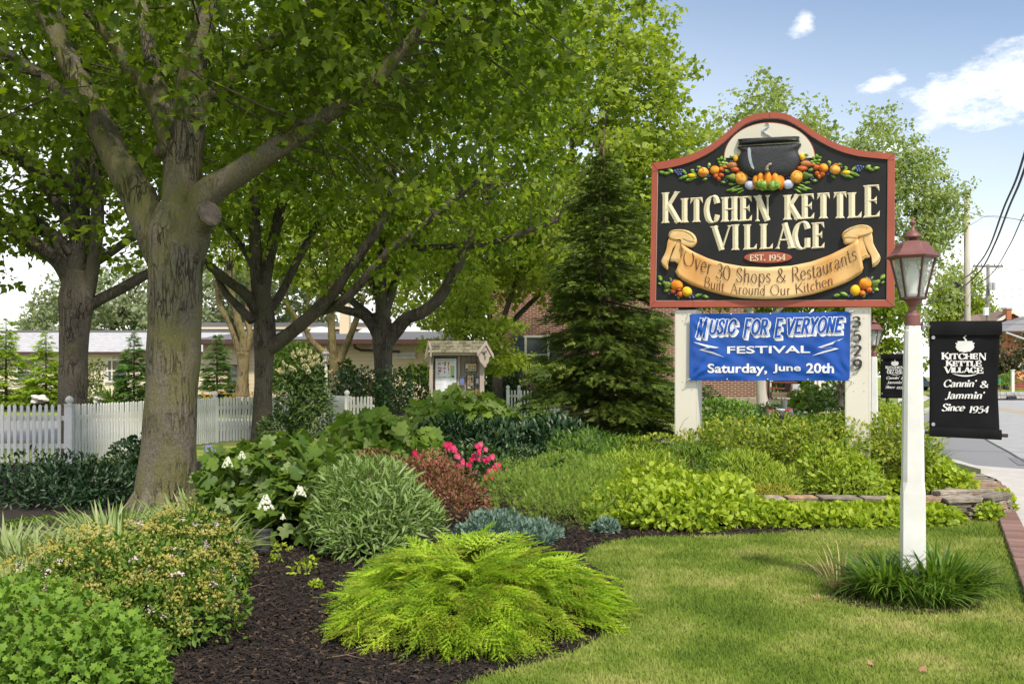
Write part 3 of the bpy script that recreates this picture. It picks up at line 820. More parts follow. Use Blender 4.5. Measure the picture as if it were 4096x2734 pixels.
def pen(mb, fr, text, box, thick, thin, z=0.0, serif=0.0, ridge=0.0, slant=0.0, phi=20.0, mapf=None, gap=0.04, uniform=False, dz=0.0004, lift=None):
    """write text; box=(x0,y0,x1,y1) in plane metres (y0 baseline, y1 cap line) or mapf(s in 0..1, y in cap heights)->(x,y)"""
    O, ex, ey, ez = fr
    tot = sum(GL[c][0] for c in text) + gap * (len(text) - 1)
    if mapf is None:
        x0, y0, x1, y1 = box
        mapf = lambda s_, y: (x0 + (x1 - x0) * s_ + slant * (y1 - y0) * y, y0 + (y1 - y0) * y)
    zz = [z]
    def P3(p, zo):
        e = lift(p) if lift else 0.0
        return O + ex * p[0] + ey * p[1] + ez * (zo + e)
    def poly(pts, mid=None):
        zz[0] += dz
        v = [P3(p, zz[0]) for p in pts]
        if ridge and mid is not None:
            v.append(P3(mid, zz[0] + ridge)); n = len(pts)
            mb.add(v, [(i, (i + 1) % n, n) for i in range(n)])
        else:
            mb.add(v, [tuple(range(len(pts)))])
    cur = 0.0
    for ch in text:
        w, ss = glyph_strokes(ch)
        allpts = [p for k, q in ss for p in (q[0], q[-1])]
        for k, pts in ss:
            if lift is not None and len(pts) == 2: pts = [tuple(np.array(pts[0]) + (np.array(pts[1]) - np.array(pts[0])) * q / 6) for q in range(7)]
            mp_ = [np.array(mapf((cur + x) / tot, y)) for x, y in pts]
            if k == 'd':
                r = thick * 0.62
                poly([tuple(mp_[0] + r * np.array((cos(a), sin(a)))) for a in np.linspace(0, 2 * pi, 9)[:-1]]); continue
            n = len(mp_); Lp, Rp, Mp = [], [], []
            for i in range(n):
                t = mp_[min(i + 1, n - 1)] - mp_[max(i - 1, 0)]
                t = t / (np.linalg.norm(t) + 1e-12)
                nn = np.array((-t[1], t[0]))
                if uniform: ww = thick
                else:
                    ww = thin + (thick - thin) * abs(sin(atan2(t[1], t[0]) - radians(phi))) ** 1.6
                    if k == 't': ww = thin + (thick - thin) * 0.12
                    if k == 'h': ww = thick
                if k == 'n' and serif: pass
                Lp.append(mp_[i] + nn * ww / 2); Rp.append(mp_[i] - nn * ww / 2); Mp.append(mp_[i])
            if uniform:                                    # square ends that reach a little past
                d0 = (mp_[0] - mp_[1]); d0 = d0 / (np.linalg.norm(d0) + 1e-12) * thick * .35
                d1 = (mp_[-1] - mp_[-2]); d1 = d1 / (np.linalg.norm(d1) + 1e-12) * thick * .35
                Lp[0] = Lp[0] + d0; Rp[0] = Rp[0] + d0; Lp[-1] = Lp[-1] + d1; Rp[-1] = Rp[-1] + d1
            zz[0] += dz
            if ridge:
                v = [P3(p, zz[0]) for p in Lp] + [P3(p, zz[0] + ridge) for p in Mp] + [P3(p, zz[0]) for p in Rp]
                mb.add(v, [(i + 1, i, n + i, n + i + 1) for i in range(n - 1)] + [(n + i + 1, n + i, 2 * n + i, 2 * n + i + 1) for i in range(n - 1)])
            else:
                v = [P3(p, zz[0]) for p in Lp] + [P3(p, zz[0]) for p in Rp]
                mb.add(v, [(i + 1, i, n + i, n + i + 1) for i in range(n - 1)])
            if serif and k in ('', 'h', 't', 'n'):
                for i, j in ((0, 1), (-1, -2)):
                    gx, gy = pts[i]
                    dvec = mp_[i] - mp_[j]
                    dn = dvec / (np.linalg.norm(dvec) + 1e-12)
                    ww = np.linalg.norm(Lp[i] - Rp[i])
                    if abs(dn[1]) > 0.45:                  # flared foot or head
                        if ch in 'N' and gy == 0 and gx > .5: continue
                        if ch in 'VA' and (gy == 0 and ch == 'V' or gy == 1 and ch == 'A'): continue
                        if not (gy in (0, 1, .62)) or ch in "',": continue
                        ix = np.array((1.0, 0.0)); inn = -dn
                        q = [mp_[i] - ix * (ww / 2 + serif), mp_[i] + ix * (ww / 2 + serif), mp_[i] + inn * serif * 1.5 + ix * ww / 2, mp_[i] + inn * serif * 1.5 - ix * ww / 2]
                        poly([tuple(a) for a in q], tuple(mp_[i] + inn * serif * .7))
                    elif k == '' and sum(1 for a in allpts if abs(a[0] - gx) < .1 and abs(a[1] - gy) < .2) < 2 and abs(gx - .14) > .01:
                        sg = -1 if gy > .9 else (1 if gy < .1 else 0)
                        bl = serif * 3.4
                        e = mp_[i]
                        inx = -dn * serif * 2.2
                        if sg:
                            q = [e + (0, -sg * thin * .6), e + (dn * serif * .25) + (0, sg * bl), e + inx + (0, sg * thin * .4), e + inx + (0, -sg * thin * .5)]
                            poly([tuple(a) for a in q], tuple(e + inx * .35 + (0, sg * serif * .6)))
                        else:
                            q = [e + (0, bl * .75), e + (0, -bl * .75), e + inx]
                            poly([tuple(a) for a in q], tuple(e + inx * .3))
        cur += w + gap
def sans(text, offset=0.0):
    """flat outline of the built-in font, normalised to its own box"""
    cu = bpy.data.curves.new('t', 'FONT'); cu.body = text; cu.size = 1; cu.offset = offset; cu.resolution_u = 3
    ob = bpy.data.objects.new('t', cu); COL.objects.link(ob)
    bpy.context.view_layer.update()
    dg = bpy.context.evaluated_depsgraph_get()
    me = ob.evaluated_get(dg).to_mesh()
    v = [(p.co.x, p.co.y) for p in me.vertices]; f = [tuple(q.vertices) for q in me.polygons]
    ob.evaluated_get(dg).to_mesh_clear()
    bpy.data.objects.remove(ob); bpy.data.curves.remove(cu)
    xs = [p[0] for p in v]; ys = [p[1] for p in v]
    return v, f, (min(xs), min(ys), max(xs), max(ys))
def stamp(mb, fr, text, box, z, offset=0.0, lift=None):
    """built-in font fitted into box=(x0,y0,x1,y1) of the frame"""
    v, f, bb = sans(text, offset)
    x0, y0, x1, y1 = box
    O, ex, ey, ez = fr
    vs = []
    for x, y in v:
        q = (x0 + (x - bb[0]) / (bb[2] - bb[0]) * (x1 - x0), y0 + (y - bb[1]) / (bb[3] - bb[1]) * (y1 - y0))
        vs.append(O + ex * q[0] + ey * q[1] + ez * (z + (lift(q) if lift else 0)))
    mb.add(vs, f)
def relief(mb, pts, fr, z, h, rings=((1, 0), (.86, .62), (.55, .93), (.2, 1.0)), jitter=0.0):
    """domed shape from an outline"""
    O, ex, ey, ez = fr
    n = len(pts); c = np.mean(np.array(pts), axis=0)
    v = []
    for k, hh in rings:
        for p in pts:
            q = c + (np.array(p) - c) * k
            v.append(O + ex * q[0] + ey * q[1] + ez * (z + h * hh))
    v.append(O + ex * c[0] + ey * c[1] + ez * (z + h * 1.01))
    fs = []
    for r in range(len(rings) - 1):
        for i in range(n):
            j = (i + 1) % n
            fs.append((r * n + i, r * n + j, (r + 1) * n + j, (r + 1) * n + i))
    m = (len(rings) - 1) * n
    for i in range(n): fs.append((m + i, m + (i + 1) % n, m + n))
    mb.add(v, fs)
def ell(cx, cy, rx, ry, n=18, rot=0.0):
    return [(cx + rx * cos(t) * cos(rot) - ry * sin(t) * sin(rot), cy + rx * cos(t) * sin(rot) + ry * sin(t) * cos(rot)) for t in np.linspace(0, 2 * pi, n, endpoint=False)]
# ------------------------------------------------------------------ village sign
m_red = M('sign_red', (0.40, 0.085, 0.045), (0.34, 0.075, 0.042), 2.2, 0.5, 0.1, 0.005)
m_black = M('sign_black', (0.014, 0.014, 0.015), (0.021, 0.021, 0.021), 2.5, 0.55, 0.03, 0.002, spec=.25)
m_let = M('gilded_cream', (0.78, 0.70, 0.50), (0.70, 0.61, 0.41), 30, 0.5, 0.25, 0.004)
m_arch = M('arch_cream', (0.70, 0.66, 0.54), (0.64, 0.60, 0.49), 1.5, 0.6)
m_kettle = M('kettle_black', (0.020, 0.021, 0.023), (0.035, 0.036, 0.04), 45, 0.42, 0.7, 0.008)
m_shine = M('kettle_glint', (0.42, 0.47, 0.52), (0.30, 0.34, 0.38), 10, 0.5)
m_steam = M('steam_grey', (0.55, 0.60, 0.66), (0.36, 0.41, 0.48), 16, 0.5)
def fruitmat(name, c1, c2, c3, scale=9):
    m, nt, p, o = nmat(name)
    f = noise(nt, scale, 4, .6)
    L(nt, ramp(nt, f, [(.3, c1), (.5, c2), (.72, c3)]), p.inputs['Base Color'])
    p.inputs['Roughness'].default_value = .7; p.inputs['Specular IOR Level'].default_value = .3
    bump(nt, p, f, .4, .006)
    return m
m_orange = fruitmat('paint_orange', (0.62, 0.13, 0.02), (0.78, 0.28, 0.02), (0.85, 0.42, 0.05), 14)
m_peach = fruitmat('paint_peach', (0.66, 0.16, 0.03), (0.85, 0.42, 0.07), (0.88, 0.58, 0.16), 16)
m_lemon = fruitmat('paint_lemon', (0.80, 0.34, 0.02), (0.88, 0.52, 0.02), (0.90, 0.62, 0.08), 14)
m_plum = fruitmat('paint_plum', (0.30, 0.05, 0.03), (0.48, 0.10, 0.03), (0.72, 0.26, 0.05), 16)
m_nut = fruitmat('paint_brown', (0.26, 0.10, 0.035), (0.42, 0.17, 0.06), (0.58, 0.28, 0.12), 22)
m_pear = fruitmat('paint_pear', (0.05, 0.10, 0.02), (0.13, 0.20, 0.03), (0.30, 0.36, 0.08), 14)
m_sleaf = fruitmat('paint_leaf', (0.04, 0.11, 0.015), (0.15, 0.30, 0.03), (0.52, 0.62, 0.22), 20)
m_berry = fruitmat('paint_berry', (0.03, 0.045, 0.12), (0.07, 0.10, 0.24), (0.25, 0.32, 0.52), 60)
m_onion = fruitmat('paint_onion', (0.24, 0.28, 0.55), (0.55, 0.58, 0.75), (0.78, 0.80, 0.84), 16)
m_stem = fruitmat('paint_stem', (0.16, 0.12, 0.07), (0.32, 0.28, 0.20), (0.5, 0.46, 0.38), 30)
def scrollmat():
    m, nt, p, o = nmat('scroll_tan')
    t = N(nt, 'ShaderNodeTexCoord'); s_ = N(nt, 'ShaderNodeSeparateXYZ'); L(nt, t.outputs['Generated'], s_.inputs[0])
    f = noise(nt, 3, 3)
    ad = N(nt, 'ShaderNodeMath', operation='MULTIPLY_ADD'); L(nt, f, ad.inputs[0]); ad.inputs[1].default_value = .16; L(nt, s_.outputs['X'], ad.inputs[2])
    L(nt, ramp(nt, ad.outputs[0], [(.08, (0.74, 0.42, 0.14)), (.22, (0.62, 0.30, 0.075)), (.48, (0.80, 0.55, 0.27)), (.68, (0.82, 0.57, 0.28)), (.9, (0.62, 0.31, 0.08)), (1.0, (0.74, 0.44, 0.16))]), p.inputs['Base Color'])
    p.inputs['Roughness'].default_value = .5
    return m
m_scroll = scrollmat()
m_curl = fruitmat('scroll_curl', (0.62, 0.32, 0.09), (0.76, 0.48, 0.20), (0.82, 0.60, 0.33), 5)
m_pin = M('pinstripe_green', (0.13, 0.19, 0.05), None, 10, .6)
m_brown = M('lettering_brown', (0.085, 0.028, 0.014), None, 10, .6)
m_steel = M('galvanised_steel', (0.55, 0.56, 0.56), (0.4, 0.41, 0.41), 12, .4, metal=.9)
m_wood_dk = M('bracket_dark', (0.045, 0.03, 0.025), None, 8, .7)

gc = S(980, 1500)
sg0 = O_ + SEX * gc[0]
sign = thing('village_sign', 'big black village sign with carved kettle, fruit garland and red frame on two cream posts', 'sign', (sg0.x, sg0.y, 0))
SG = sign.location.copy()
def sbuild(mb, name, mat, smooth=False, bevel=0, kind=None, parent=None): return mb.build(name, mat, parent or sign, smooth=smooth, origin=SG, bevel=bevel, kind=kind)
outer = [(78, 1525), (93, 437), (200, 421), (330, 391), (440, 351), (540, 297), (620, 238), (700, 168), (780, 107), (870, 71), (980, 57), (1080, 62), (1160, 91), (1240, 141), (1330, 206), (1430, 263), (1540, 311), (1660, 341), (1790, 357), (1925, 368), (1920, 1520)]
inner = [(118, 1478), (133, 487), (240, 471), (350, 441), (450, 401), (550, 346), (640, 276), (715, 208), (790, 148), (880, 113), (980, 100), (1080, 107), (1150, 134), (1230, 184), (1320, 250), (1430, 312), (1540, 358), (1660, 388), (1780, 402), (1876, 411), (1864, 1473)]
def smoothmid(l): return [l[0]] + [tuple(p) for p in catmull(l[1:-1], 4)] + [l[-1]]
outer, inner = smoothmid(outer), smoothmid(inner)
o2, i2 = SL(outer), SL(inner)
n = len(o2)
def P3(p, z, fr=SFR): return fr[0] + fr[1] * p[0] + fr[2] * p[1] + fr[3] * z
mb = MB()
v = [P3(p, .022) for p in o2] + [P3(p, .022) for p in i2] + [P3(p, -.16) for p in o2] + [P3(p, -.02) for p in i2]
fs = []
for i in range(n):
    j = (i + 1) % n
    fs += [(i, j, n + j, n + i), (2 * n + i, 2 * n + j, j, i), (n + i, n + j, 3 * n + j, 3 * n + i)]
mb.add(v, fs)
sbuild(mb, 'frame', m_red)
mb = MB(); mb.slab(o2, SFR, -.158, -.06); sbuild(mb, 'back_board', m_red)
mb = MB(); mb.slab([tuple(np.array(p) * 1.0) for p in i2], SFR, -.05, 0.0); sbuild(mb, 'panel', m_black)
# pale caulk line between frame and panel, and the butt joints of the frame
mb = MB()
for i in range(n):
    j = (i + 1) % n
    c = np.mean(np.array(i2), axis=0)
    a, b_ = np.array(i2[i]), np.array(i2[j])
    a2, b2 = a + (c - a) / np.linalg.norm(c - a) * .008, b_ + (c - b_) / np.linalg.norm(c - b_) * .008
    mb.add([P3(a, .003), P3(b_, .003), P3(b2, .003), P3(a2, .003)], [(0, 1, 2, 3)])
sbuild(mb, 'caulk_line', M('caulk', (.5, .42, .38), None, 9, .7))
mb = MB()
for a, b_ in (((93, 437), (133, 487)), ((1925, 368), (1876, 411)), ((980, 57), (980, 100)), ((78, 1525), (118, 1478)), ((1920, 1520), (1864, 1473)), ((405, 1480), (405, 1524)), ((93, 500), (133, 500)), ((1922, 415), (1876, 418))):
    p, q = np.array(S(*a)), np.array(S(*b_)); d = (q - p) / np.linalg.norm(q - p); nn_ = np.array((-d[1], d[0])) * .0022
    mb.add([P3(p + nn_, .0235), P3(q + nn_, .0235), P3(q - nn_, .0235), P3(p - nn_, .0235)], [(0, 1, 2, 3)])
sbuild(mb, 'frame_joint', m_wood_dk)
# arch behind the kettle
ring = [(640, 398)] + [(979 + 340 * cos(t) * (1), 398 - 262 * sin(t)) for t in np.linspace(pi, 0, 30)] + [(1320, 398)]
ring2 = [(634, 398)] + [(979 + 346 * cos(t), 398 - 268 * sin(t)) for t in np.linspace(pi, 0, 30)] + [(1326, 398)]
mb = MB(); mb.slab(SL(ring2), SFR, .0, .006); sbuild(mb, 'arch_line', m_red)
mb = MB(); mb.slab(SL(ring), SFR, .001, .011); sbuild(mb, 'arch_panel', m_arch)
# kettle
body = [(742, 318), (760, 312), (985, 300), (1195, 290), (1219, 294), (1214, 318), (1200, 332), (1196, 352), (1208, 385), (1214, 420), (1206, 455), (1185, 492), (1150, 525), (1080, 548), (980, 556), (870, 548), (800, 530), (762, 500), (742, 465), (736, 430), (742, 395), (758, 365), (762, 348), (748, 335), (735, 322)]
bodys = [tuple(p) for p in catmull(body, 3, True)]
mb = MB(); relief(mb, SL(bodys), SFR, .008, .085, rings=((1, 0), (.96, .55), (.86, .85), (.6, .97), (.3, 1))); k_ = sbuild(mb, 'kettle', m_kettle, True)
rim = [(752, 290), (750, 272), (760, 263), (985, 253), (1190, 243), (1202, 250), (1203, 268), (1192, 278), (985, 290), (765, 305)]
mb = MB(); relief(mb, SL([tuple(p) for p in catmull(rim, 3, True)]), SFR, .012, .10, rings=((1, 0), (.97, .6), (.85, .9), (.5, 1))); sbuild(mb, 'kettle_rim', m_kettle, True, parent=sign)
gl = [(822, 340), (834, 328), (845, 340), (848, 390), (856, 440), (872, 485), (868, 496), (850, 480), (834, 440), (824, 390)]
mb = MB(); mb.slab(SL(gl), SFR, .094, .0965); sbuild(mb, 'glint', m_shine)
st = [(950, 136, 3), (966, 138, 9), (977, 150, 11), (968, 168, 14), (945, 182, 16), (928, 194, 17), (930, 210, 17), (952, 222, 18), (975, 236, 20), (985, 254, 20)]
for dx, k in ((0, 1), (22, .55)):
    q = [(x + (dx if y > 195 else 0), y + (6 if dx else 0), w * k) for x, y, w in st if not (dx and y < 190)]
    cs = catmull(q, 4)
    lft = [S(p[0] - p[2] * .55, p[1] - p[2] * .2) for p in cs]; rgt = [S(p[0] + p[2] * .55, p[1] + p[2] * .2) for p in cs]; mid = [S(p[0], p[1]) for p in cs]
    mb = MB(); z0 = .012 + .002 * (dx > 0); m_ = len(cs)
    mb.add([P3(p, z0) for p in lft] + [P3(p, z0 + .018) for p in mid] + [P3(p, z0) for p in rgt], [(i, i + 1, m_ + i + 1, m_ + i) for i in range(m_ - 1)] + [(m_ + i, m_ + i + 1, 2 * m_ + i + 1, 2 * m_ + i) for i in range(m_ - 1)])
    sbuild(mb, 'steam', m_steam, True)
# carved fruit: (x, y, rx, ry, rot)
def fr_(name, mat, l, h=.035, z=.002, shape='e'):
    for q in l:
        x, y, rx, ry = q[:4]; r = radians(q[4]) if len(q) > 4 else 0
        if shape == 'e': pts = ell(x, y, rx, ry, 18, r)
        elif shape == 'leaf':
            base = [(-1, 0), (-.6, -.62), (0, -.85), (.55, -.55), (1.05, .05), (.5, .6), (0, .8), (-.6, .5)]
            pts = [(x + (a * rx * cos(r) - b * ry * sin(r)), y + (a * rx * sin(r) + b * ry * cos(r))) for a, b in base]
        elif shape == 'pear':
            base = [(-1, 0), (-.85, -.35), (-.3, -.5), (.1, -.85), (.6, -.98), (1, -.5), (1.08, 0), (1, .5), (.6, .98), (.1, .85), (-.3, .5), (-.85, .35)]
            pts = [(x + (a * rx * cos(r) - b * ry * sin(r)), y + (a * rx * sin(r) + b * ry * cos(r))) for a, b in base]
        mb = MB(); relief(mb, SL(pts), SFR, z, h); sbuild(mb, name, mat, True)
def mirx(l, cx=976, dy=-22):
    return [((2 * cx - q[0]), q[1] + dy * ((2 * cx - q[0]) - q[0]) / 1100.0, q[2], q[3]) + ((180 - q[4],) if len(q) > 4 else ()) for q in l]
leafL = [(168, 508, 30, 17, 10), (206, 515, 28, 16, -15), (232, 497, 28, 20, 30), (335, 505, 30, 15, 45), (332, 545, 46, 17, -20), (385, 558, 52, 17, -15), (410, 520, 40, 15, 40), (396, 494, 18, 14, -20), (442, 468, 22, 13, -10), (522, 452, 15, 22, 20), (490, 560, 22, 14, -20), (660, 498, 26, 18, 20), (630, 583, 24, 13, 0), (690, 597, 26, 13, 10), (828, 522, 20, 16, 40), (694, 388, 20, 16, -10), (616, 400, 14, 24, 15), (594, 410, 18, 14, 0), (640, 412, 14, 18, 10), (600, 432, 18, 14, 20), (628, 434, 20, 15, 10), (652, 440, 18, 14, 0), (612, 454, 20, 13, 0), (640, 456, 18, 13, 0), (686, 640, 40, 12, -8), (730, 640, 50, 12, -18), (760, 655, 38, 9, -30), (720, 622, 46, 12, -25)]
fr_('carved_leaf', m_sleaf, leafL, .022, .001, 'leaf')
fr_('carved_leaf', m_sleaf, mirx(leafL), .022, .001, 'leaf')
for k in (0, 1):
    f_ = (lambda l: mirx(l)) if k else (lambda l: l)
    fr_('onion', m_onion, f_([(832, 604, 42, 36, 10)]), .05)
    fr_('pineapple', m_nut, f_([(698, 456, 46, 27, 0)]), .045)
    fr_('plum', m_plum, f_([(725, 490, 43, 22, 0)]), .055)
    fr_('lemon', m_lemon, f_([(727, 403, 21, 28, 10)]), .045)
    fr_('pear', m_pear, f_([(688, 546, 45, 33, 0)]), .05, shape='pear')
    fr_('peach', m_peach, f_([(478, 507, 42, 38), (767, 549, 52, 51)]), .065)
    fr_('orange', m_orange, f_([(566, 491, 38, 34)]), .055)
    fr_('fig', m_plum, f_([(618, 486, 26, 22), (575, 536, 22, 22), (612, 530, 22, 18), (597, 556, 16, 18), (640, 470, 30, 11)]), .04)
    fr_('corn_cob', m_lemon, f_([(392, 533, 34, 17, 5)]), .035)
    fr_('berry', m_berry, f_([(267, 497, 10, 10), (285, 491, 10, 10), (305, 489, 10, 10), (278, 510, 10, 10), (297, 508, 10, 10), (316, 507, 10, 10), (290, 525, 10, 10), (309, 524, 10, 10), (322, 492, 9, 9), (431, 490, 9, 9), (520, 474, 9, 9), (515, 522, 10, 10), (503, 538, 9, 9), (526, 538, 9, 9), (676, 506, 9, 9), (645, 563, 9, 9), (660, 572, 9, 9), (720, 595, 8, 8), (826, 549, 9, 9), (843, 553, 9, 9), (686, 424, 7, 7), (700, 424, 7, 7)]), .022)
# peach folds
mb = MB()
for c, sx in (((478, 507), 1), ((767, 549), 1), ((1474, 477), -1), ((1185, 545), -1)):
    k = 1.0 if c[0] in (478, 1474) else 1.25
    mb.tube([P3(S(c[0] + sx * dx * k, c[1] + dy * k), zz) for dx, dy, zz in ((-30, -4, .045), (-24, -22, .052), (-6, -30, .058), (8, -18, .064), (12, -8, .066))], .005, 6)
sbuild(mb, 'peach_fold', m_orange, True)
# pumpkin with lobes
for x, rx, h in ((885, 36, .07), (1060, 36, .07), (918, 36, .095), (1027, 36, .095), (972, 34, .115)):
    mb = MB(); relief(mb, SL(ell(x, 566 + (8 if abs(x - 972) > 60 else 0), rx, 78 - abs(x - 972) * .14, 20)), SFR, .004, h); sbuild(mb, 'pumpkin_lobe', m_orange, True)
mb = MB(); mb.tube([P3(S(x, y), z_) for x, y, z_ in ((970, 506, .11), (968, 490, .12), (975, 475, .125), (988, 462, .125), (1003, 458, .12))], [.034, .022, .018, .016, .018], 9); sbuild(mb, 'pumpkin_stem', m_stem, True)
for sx in (-1, 1):
    pts = [(972 + sx * a, b) for a, b in ((2, 648), (-2, 600), (6, 574), (26, 584), (38, 566), (52, 582), (64, 564), (72, 580), (100, 590), (86, 612), (96, 620), (76, 640), (40, 655))]
    mb = MB(); relief(mb, SL(pts), SFR, .075, .05, rings=((1, 0), (.8, .8), (.4, 1))); sbuild(mb, 'cabbage_leaf', m_sleaf, True)
# corner posies
for k in (0, 1):
    if not k:
        T = lambda l: l
    else:
        T = lambda l: [(1984 - q[0] * 1.0 + 0, q[1] - 10, q[2] * 1.08, q[3] * 1.08) + ((180 - q[4],) if len(q) > 4 else ()) for q in l]
    fr_('carved_leaf', m_sleaf, T([(152, 1306, 26, 20, 50), (150, 1348, 16, 12, 30), (205, 1397, 28, 19, -20), (232, 1312, 14, 10, 40), (268, 1315, 14, 9, -30), (440, 1437, 34, 17, -20), (495, 1445, 28, 15, 10), (290, 1450, 18, 12, 60)]), .022, .001, 'leaf')
    fr_('pear', m_pear, T([(200, 1352, 36, 32, 35)]), .045, shape='pear')
    fr_('orange', m_orange, T([(279, 1358, 48, 42)]), .065)
    fr_('lemon', m_lemon, T([(356, 1408, 40, 38, 50)]), .06)
    fr_('fig', m_plum, T([(252, 1405, 25, 22), (303, 1428, 26, 25), (296, 1394, 18, 12)]), .045)
    fr_('berry', m_berry, T([(236, 1327, 10, 10), (254, 1321, 10, 10), (268, 1328, 9, 9), (222, 1424, 9, 9), (272, 1434, 9, 9), (378, 1452, 10, 10), (392, 1436, 10, 10), (404, 1452, 11, 11)]), .024)
# scroll
up = [(318, 1050), (400, 1105), (520, 1160), (640, 1195), (780, 1220), (960, 1229), (1150, 1215), (1300, 1183), (1440, 1130), (1560, 1070), (1650, 1020)]
lo = [(275, 1262), (300, 1308), (400, 1362), (520, 1405), (640, 1437), (780, 1459), (950, 1467), (1130, 1460), (1300, 1432), (1450, 1385), (1580, 1330), (1672, 1272), (1687, 1232)]
ul = resample(up, 40, False); ll = resample(lo, 40, False)
for a in range(6):                                   # left and right edges swell out
    k = a / 5
mb = MB(); rows = 7; v = []
for r in range(rows + 1):
    k = r / rows
    for i in range(40):
        x = ul[i][0] * (1 - k) + ll[i][0] * k; y = ul[i][1] * (1 - k) + ll[i][1] * k
        s_ = i / 39
        if s_ < .12: x += (1 - s_ / .12) * 22 * sin(pi * k) * (1 if k < .5 else .6)
        z_ = .03 + .02 * cos((s_ - .5) * 2.4 * pi) + (.035 * max(0, 1 - s_ / .08) + .035 * max(0, 1 - (1 - s_) / .08)) + .012 * (abs(k - .5) * 2) ** 4
        v.append(P3(S(x, y), z_))
mb.add(v, [(r * 40 + i, r * 40 + i + 1, (r + 1) * 40 + i + 1, (r + 1) * 40 + i) for r in range(rows) for i in range(39)])
so = sbuild(mb, 'scroll', m_scroll, True)
md = so.modifiers.new('thick', 'SOLIDIFY'); md.thickness = .02; md.offset = 0
def scroll_z(cx):
    s_ = min(1, max(0, (cx - 300) / 1370))
    return .03 + .02 * cos((s_ - .5) * 2.4 * pi) + .03 * max(0, 1 - s_ / .08) + .03 * max(0, 1 - (1 - s_) / .08)
curls = [[(222, 1005), (218, 975), (240, 948), (300, 938), (370, 950), (415, 982), (432, 1022), (424, 1052), (395, 1078), (345, 1064), (314, 1050), (318, 1030), (300, 1015), (262, 1020)],
         [(222, 1002), (288, 1022), (252, 1085), (230, 1150), (214, 1200), (215, 1248), (182, 1225), (162, 1180), (188, 1130), (205, 1080)],
         [(288, 1018), (318, 1035), (326, 1085), (312, 1150), (300, 1205), (265, 1182), (228, 1180), (248, 1120), (268, 1070)],
         [(1552, 1055), (1535, 1020), (1525, 985), (1540, 955), (1590, 925), (1660, 905), (1720, 908), (1755, 935), (1752, 970), (1700, 985), (1648, 1000), (1645, 1030)],
         [(1685, 985), (1750, 962), (1762, 1040), (1792, 1100), (1818, 1150), (1800, 1200), (1757, 1226), (1752, 1160), (1720, 1100), (1698, 1050)],
         [(1645, 1010), (1690, 975), (1702, 1060), (1722, 1120), (1740, 1150), (1700, 1158), (1672, 1182), (1660, 1120), (1650, 1060)]]
for q, h in zip(curls, (.042, .03, .022, .042, .03, .022)):
    mb = MB(); relief(mb, SL([tuple(p) for p in catmull(q, 2, True)]), SFR, .012, h, rings=((1, 0), (.96, .85), (.8, 1), (.5, .95))); sbuild(mb, 'scroll_curl', m_curl, True)
def pin(l, z_=None, w=.008):
    mb = MB(); cs = catmull(l, 5); A = [];
    for i, p in enumerate(cs):
        q = np.array(S(*p)); q2 = np.array(S(*cs[min(i + 1, len(cs) - 1)])) - np.array(S(*cs[max(0, i - 1)])); q2 = q2 / np.linalg.norm(q2)
        nn_ = np.array((-q2[1], q2[0])) * w / 2
        zz = (scroll_z(p[0]) + .0175) if z_ is None else z_
        A.append((P3(q + nn_, zz), P3(q - nn_, zz)))
    m_ = len(A); mb.add([a for a, b_ in A] + [b_ for a, b_ in A], [(i, i + 1, m_ + i + 1, m_ + i) for i in range(m_ - 1)])
    sbuild(mb, 'pinstripe', m_pin)
pin([(x, y + 13) for x, y in up[0:]]); pin([(x, y - 14) for x, y in lo[:-1]])
pin([(228, 985), (250, 956), (320, 950), (385, 975), (418, 1015)], .057); pin([(330, 1010), (380, 1030), (420, 1034)], .057); pin([(1540, 1012), (1580, 1000), (1645, 1008)], .057)
pin([(1540, 975), (1600, 932), (1680, 915), (1742, 930)], .062); pin([(1690, 992), (1748, 970)], .056)
pin([(165, 1185), (205, 1225)], .05, .006); pin([(234, 1165), (290, 1168), (303, 1182)], .045, .006); pin([(1762, 1202), (1800, 1178), (1814, 1150)], .05, .006); pin([(1670, 1158), (1700, 1140), (1738, 1134)], .042, .006)
# letters
def sletters(chs, boxes, name, thick, thin, serif, ridge, mat=m_let, z=.001):
    mb = MB()
    for ch, (x0, y0, x1, y1) in zip(chs, boxes):
        a, b_ = S(x0, y1), S(x1, y0)
        w = GL[ch][0]
        def mf(s_, y, a=a, b_=b_): return (a[0] + (b_[0] - a[0]) * (s_ * 1.0), a[1] + (b_[1] - a[1]) * y)
        m_ = (thick * .55 + serif) / 2
        pen(mb, SFR, ch, None, thick, thin, z=z, serif=serif, ridge=ridge, mapf=lambda s_, y, a=a, b_=b_, m_=m_: (a[0] + m_ * .7 + (b_[0] - a[0] - m_ * 1.4) * s_, a[1] + (b_[1] - a[1]) * y), phi=12)
    sbuild(mb, name, mat)
sletters('KITCHEN', [(160, 652, 306, 892), (310, 701, 364, 888), (367, 694, 487, 886), (478, 685, 602, 888), (612, 688, 744, 882), (748, 684, 862, 878), (856, 677, 993, 879)], 'lettering', .075, .016, .020, .012)
sletters('KETTLE', [(1084, 672, 1214, 867), (1213, 666, 1333, 862), (1325, 659, 1447, 859), (1449, 652, 1574, 857), (1566, 654, 1692, 854), (1684, 597, 1830, 851)], 'lettering', .075, .016, .020, .012)
sletters('VILLAGE', [(538, 906, 700, 1097), (690, 899, 752, 1095), (777, 896, 899, 1092), (901, 892, 1020, 1089), (1014, 886, 1170, 1086), (1143, 880, 1296, 1088), (1296, 882, 1410, 1083)], 'lettering', .072, .016, .019, .012)
mb = MB(); relief(mb, SL(ell(968, 1150, 182, 43, 40)), SFR, .001, .022, rings=((1, 0), (.985, .9), (.9, 1), (.5, 1))); sbuild(mb, 'oval', m_red, False)
mb = MB()
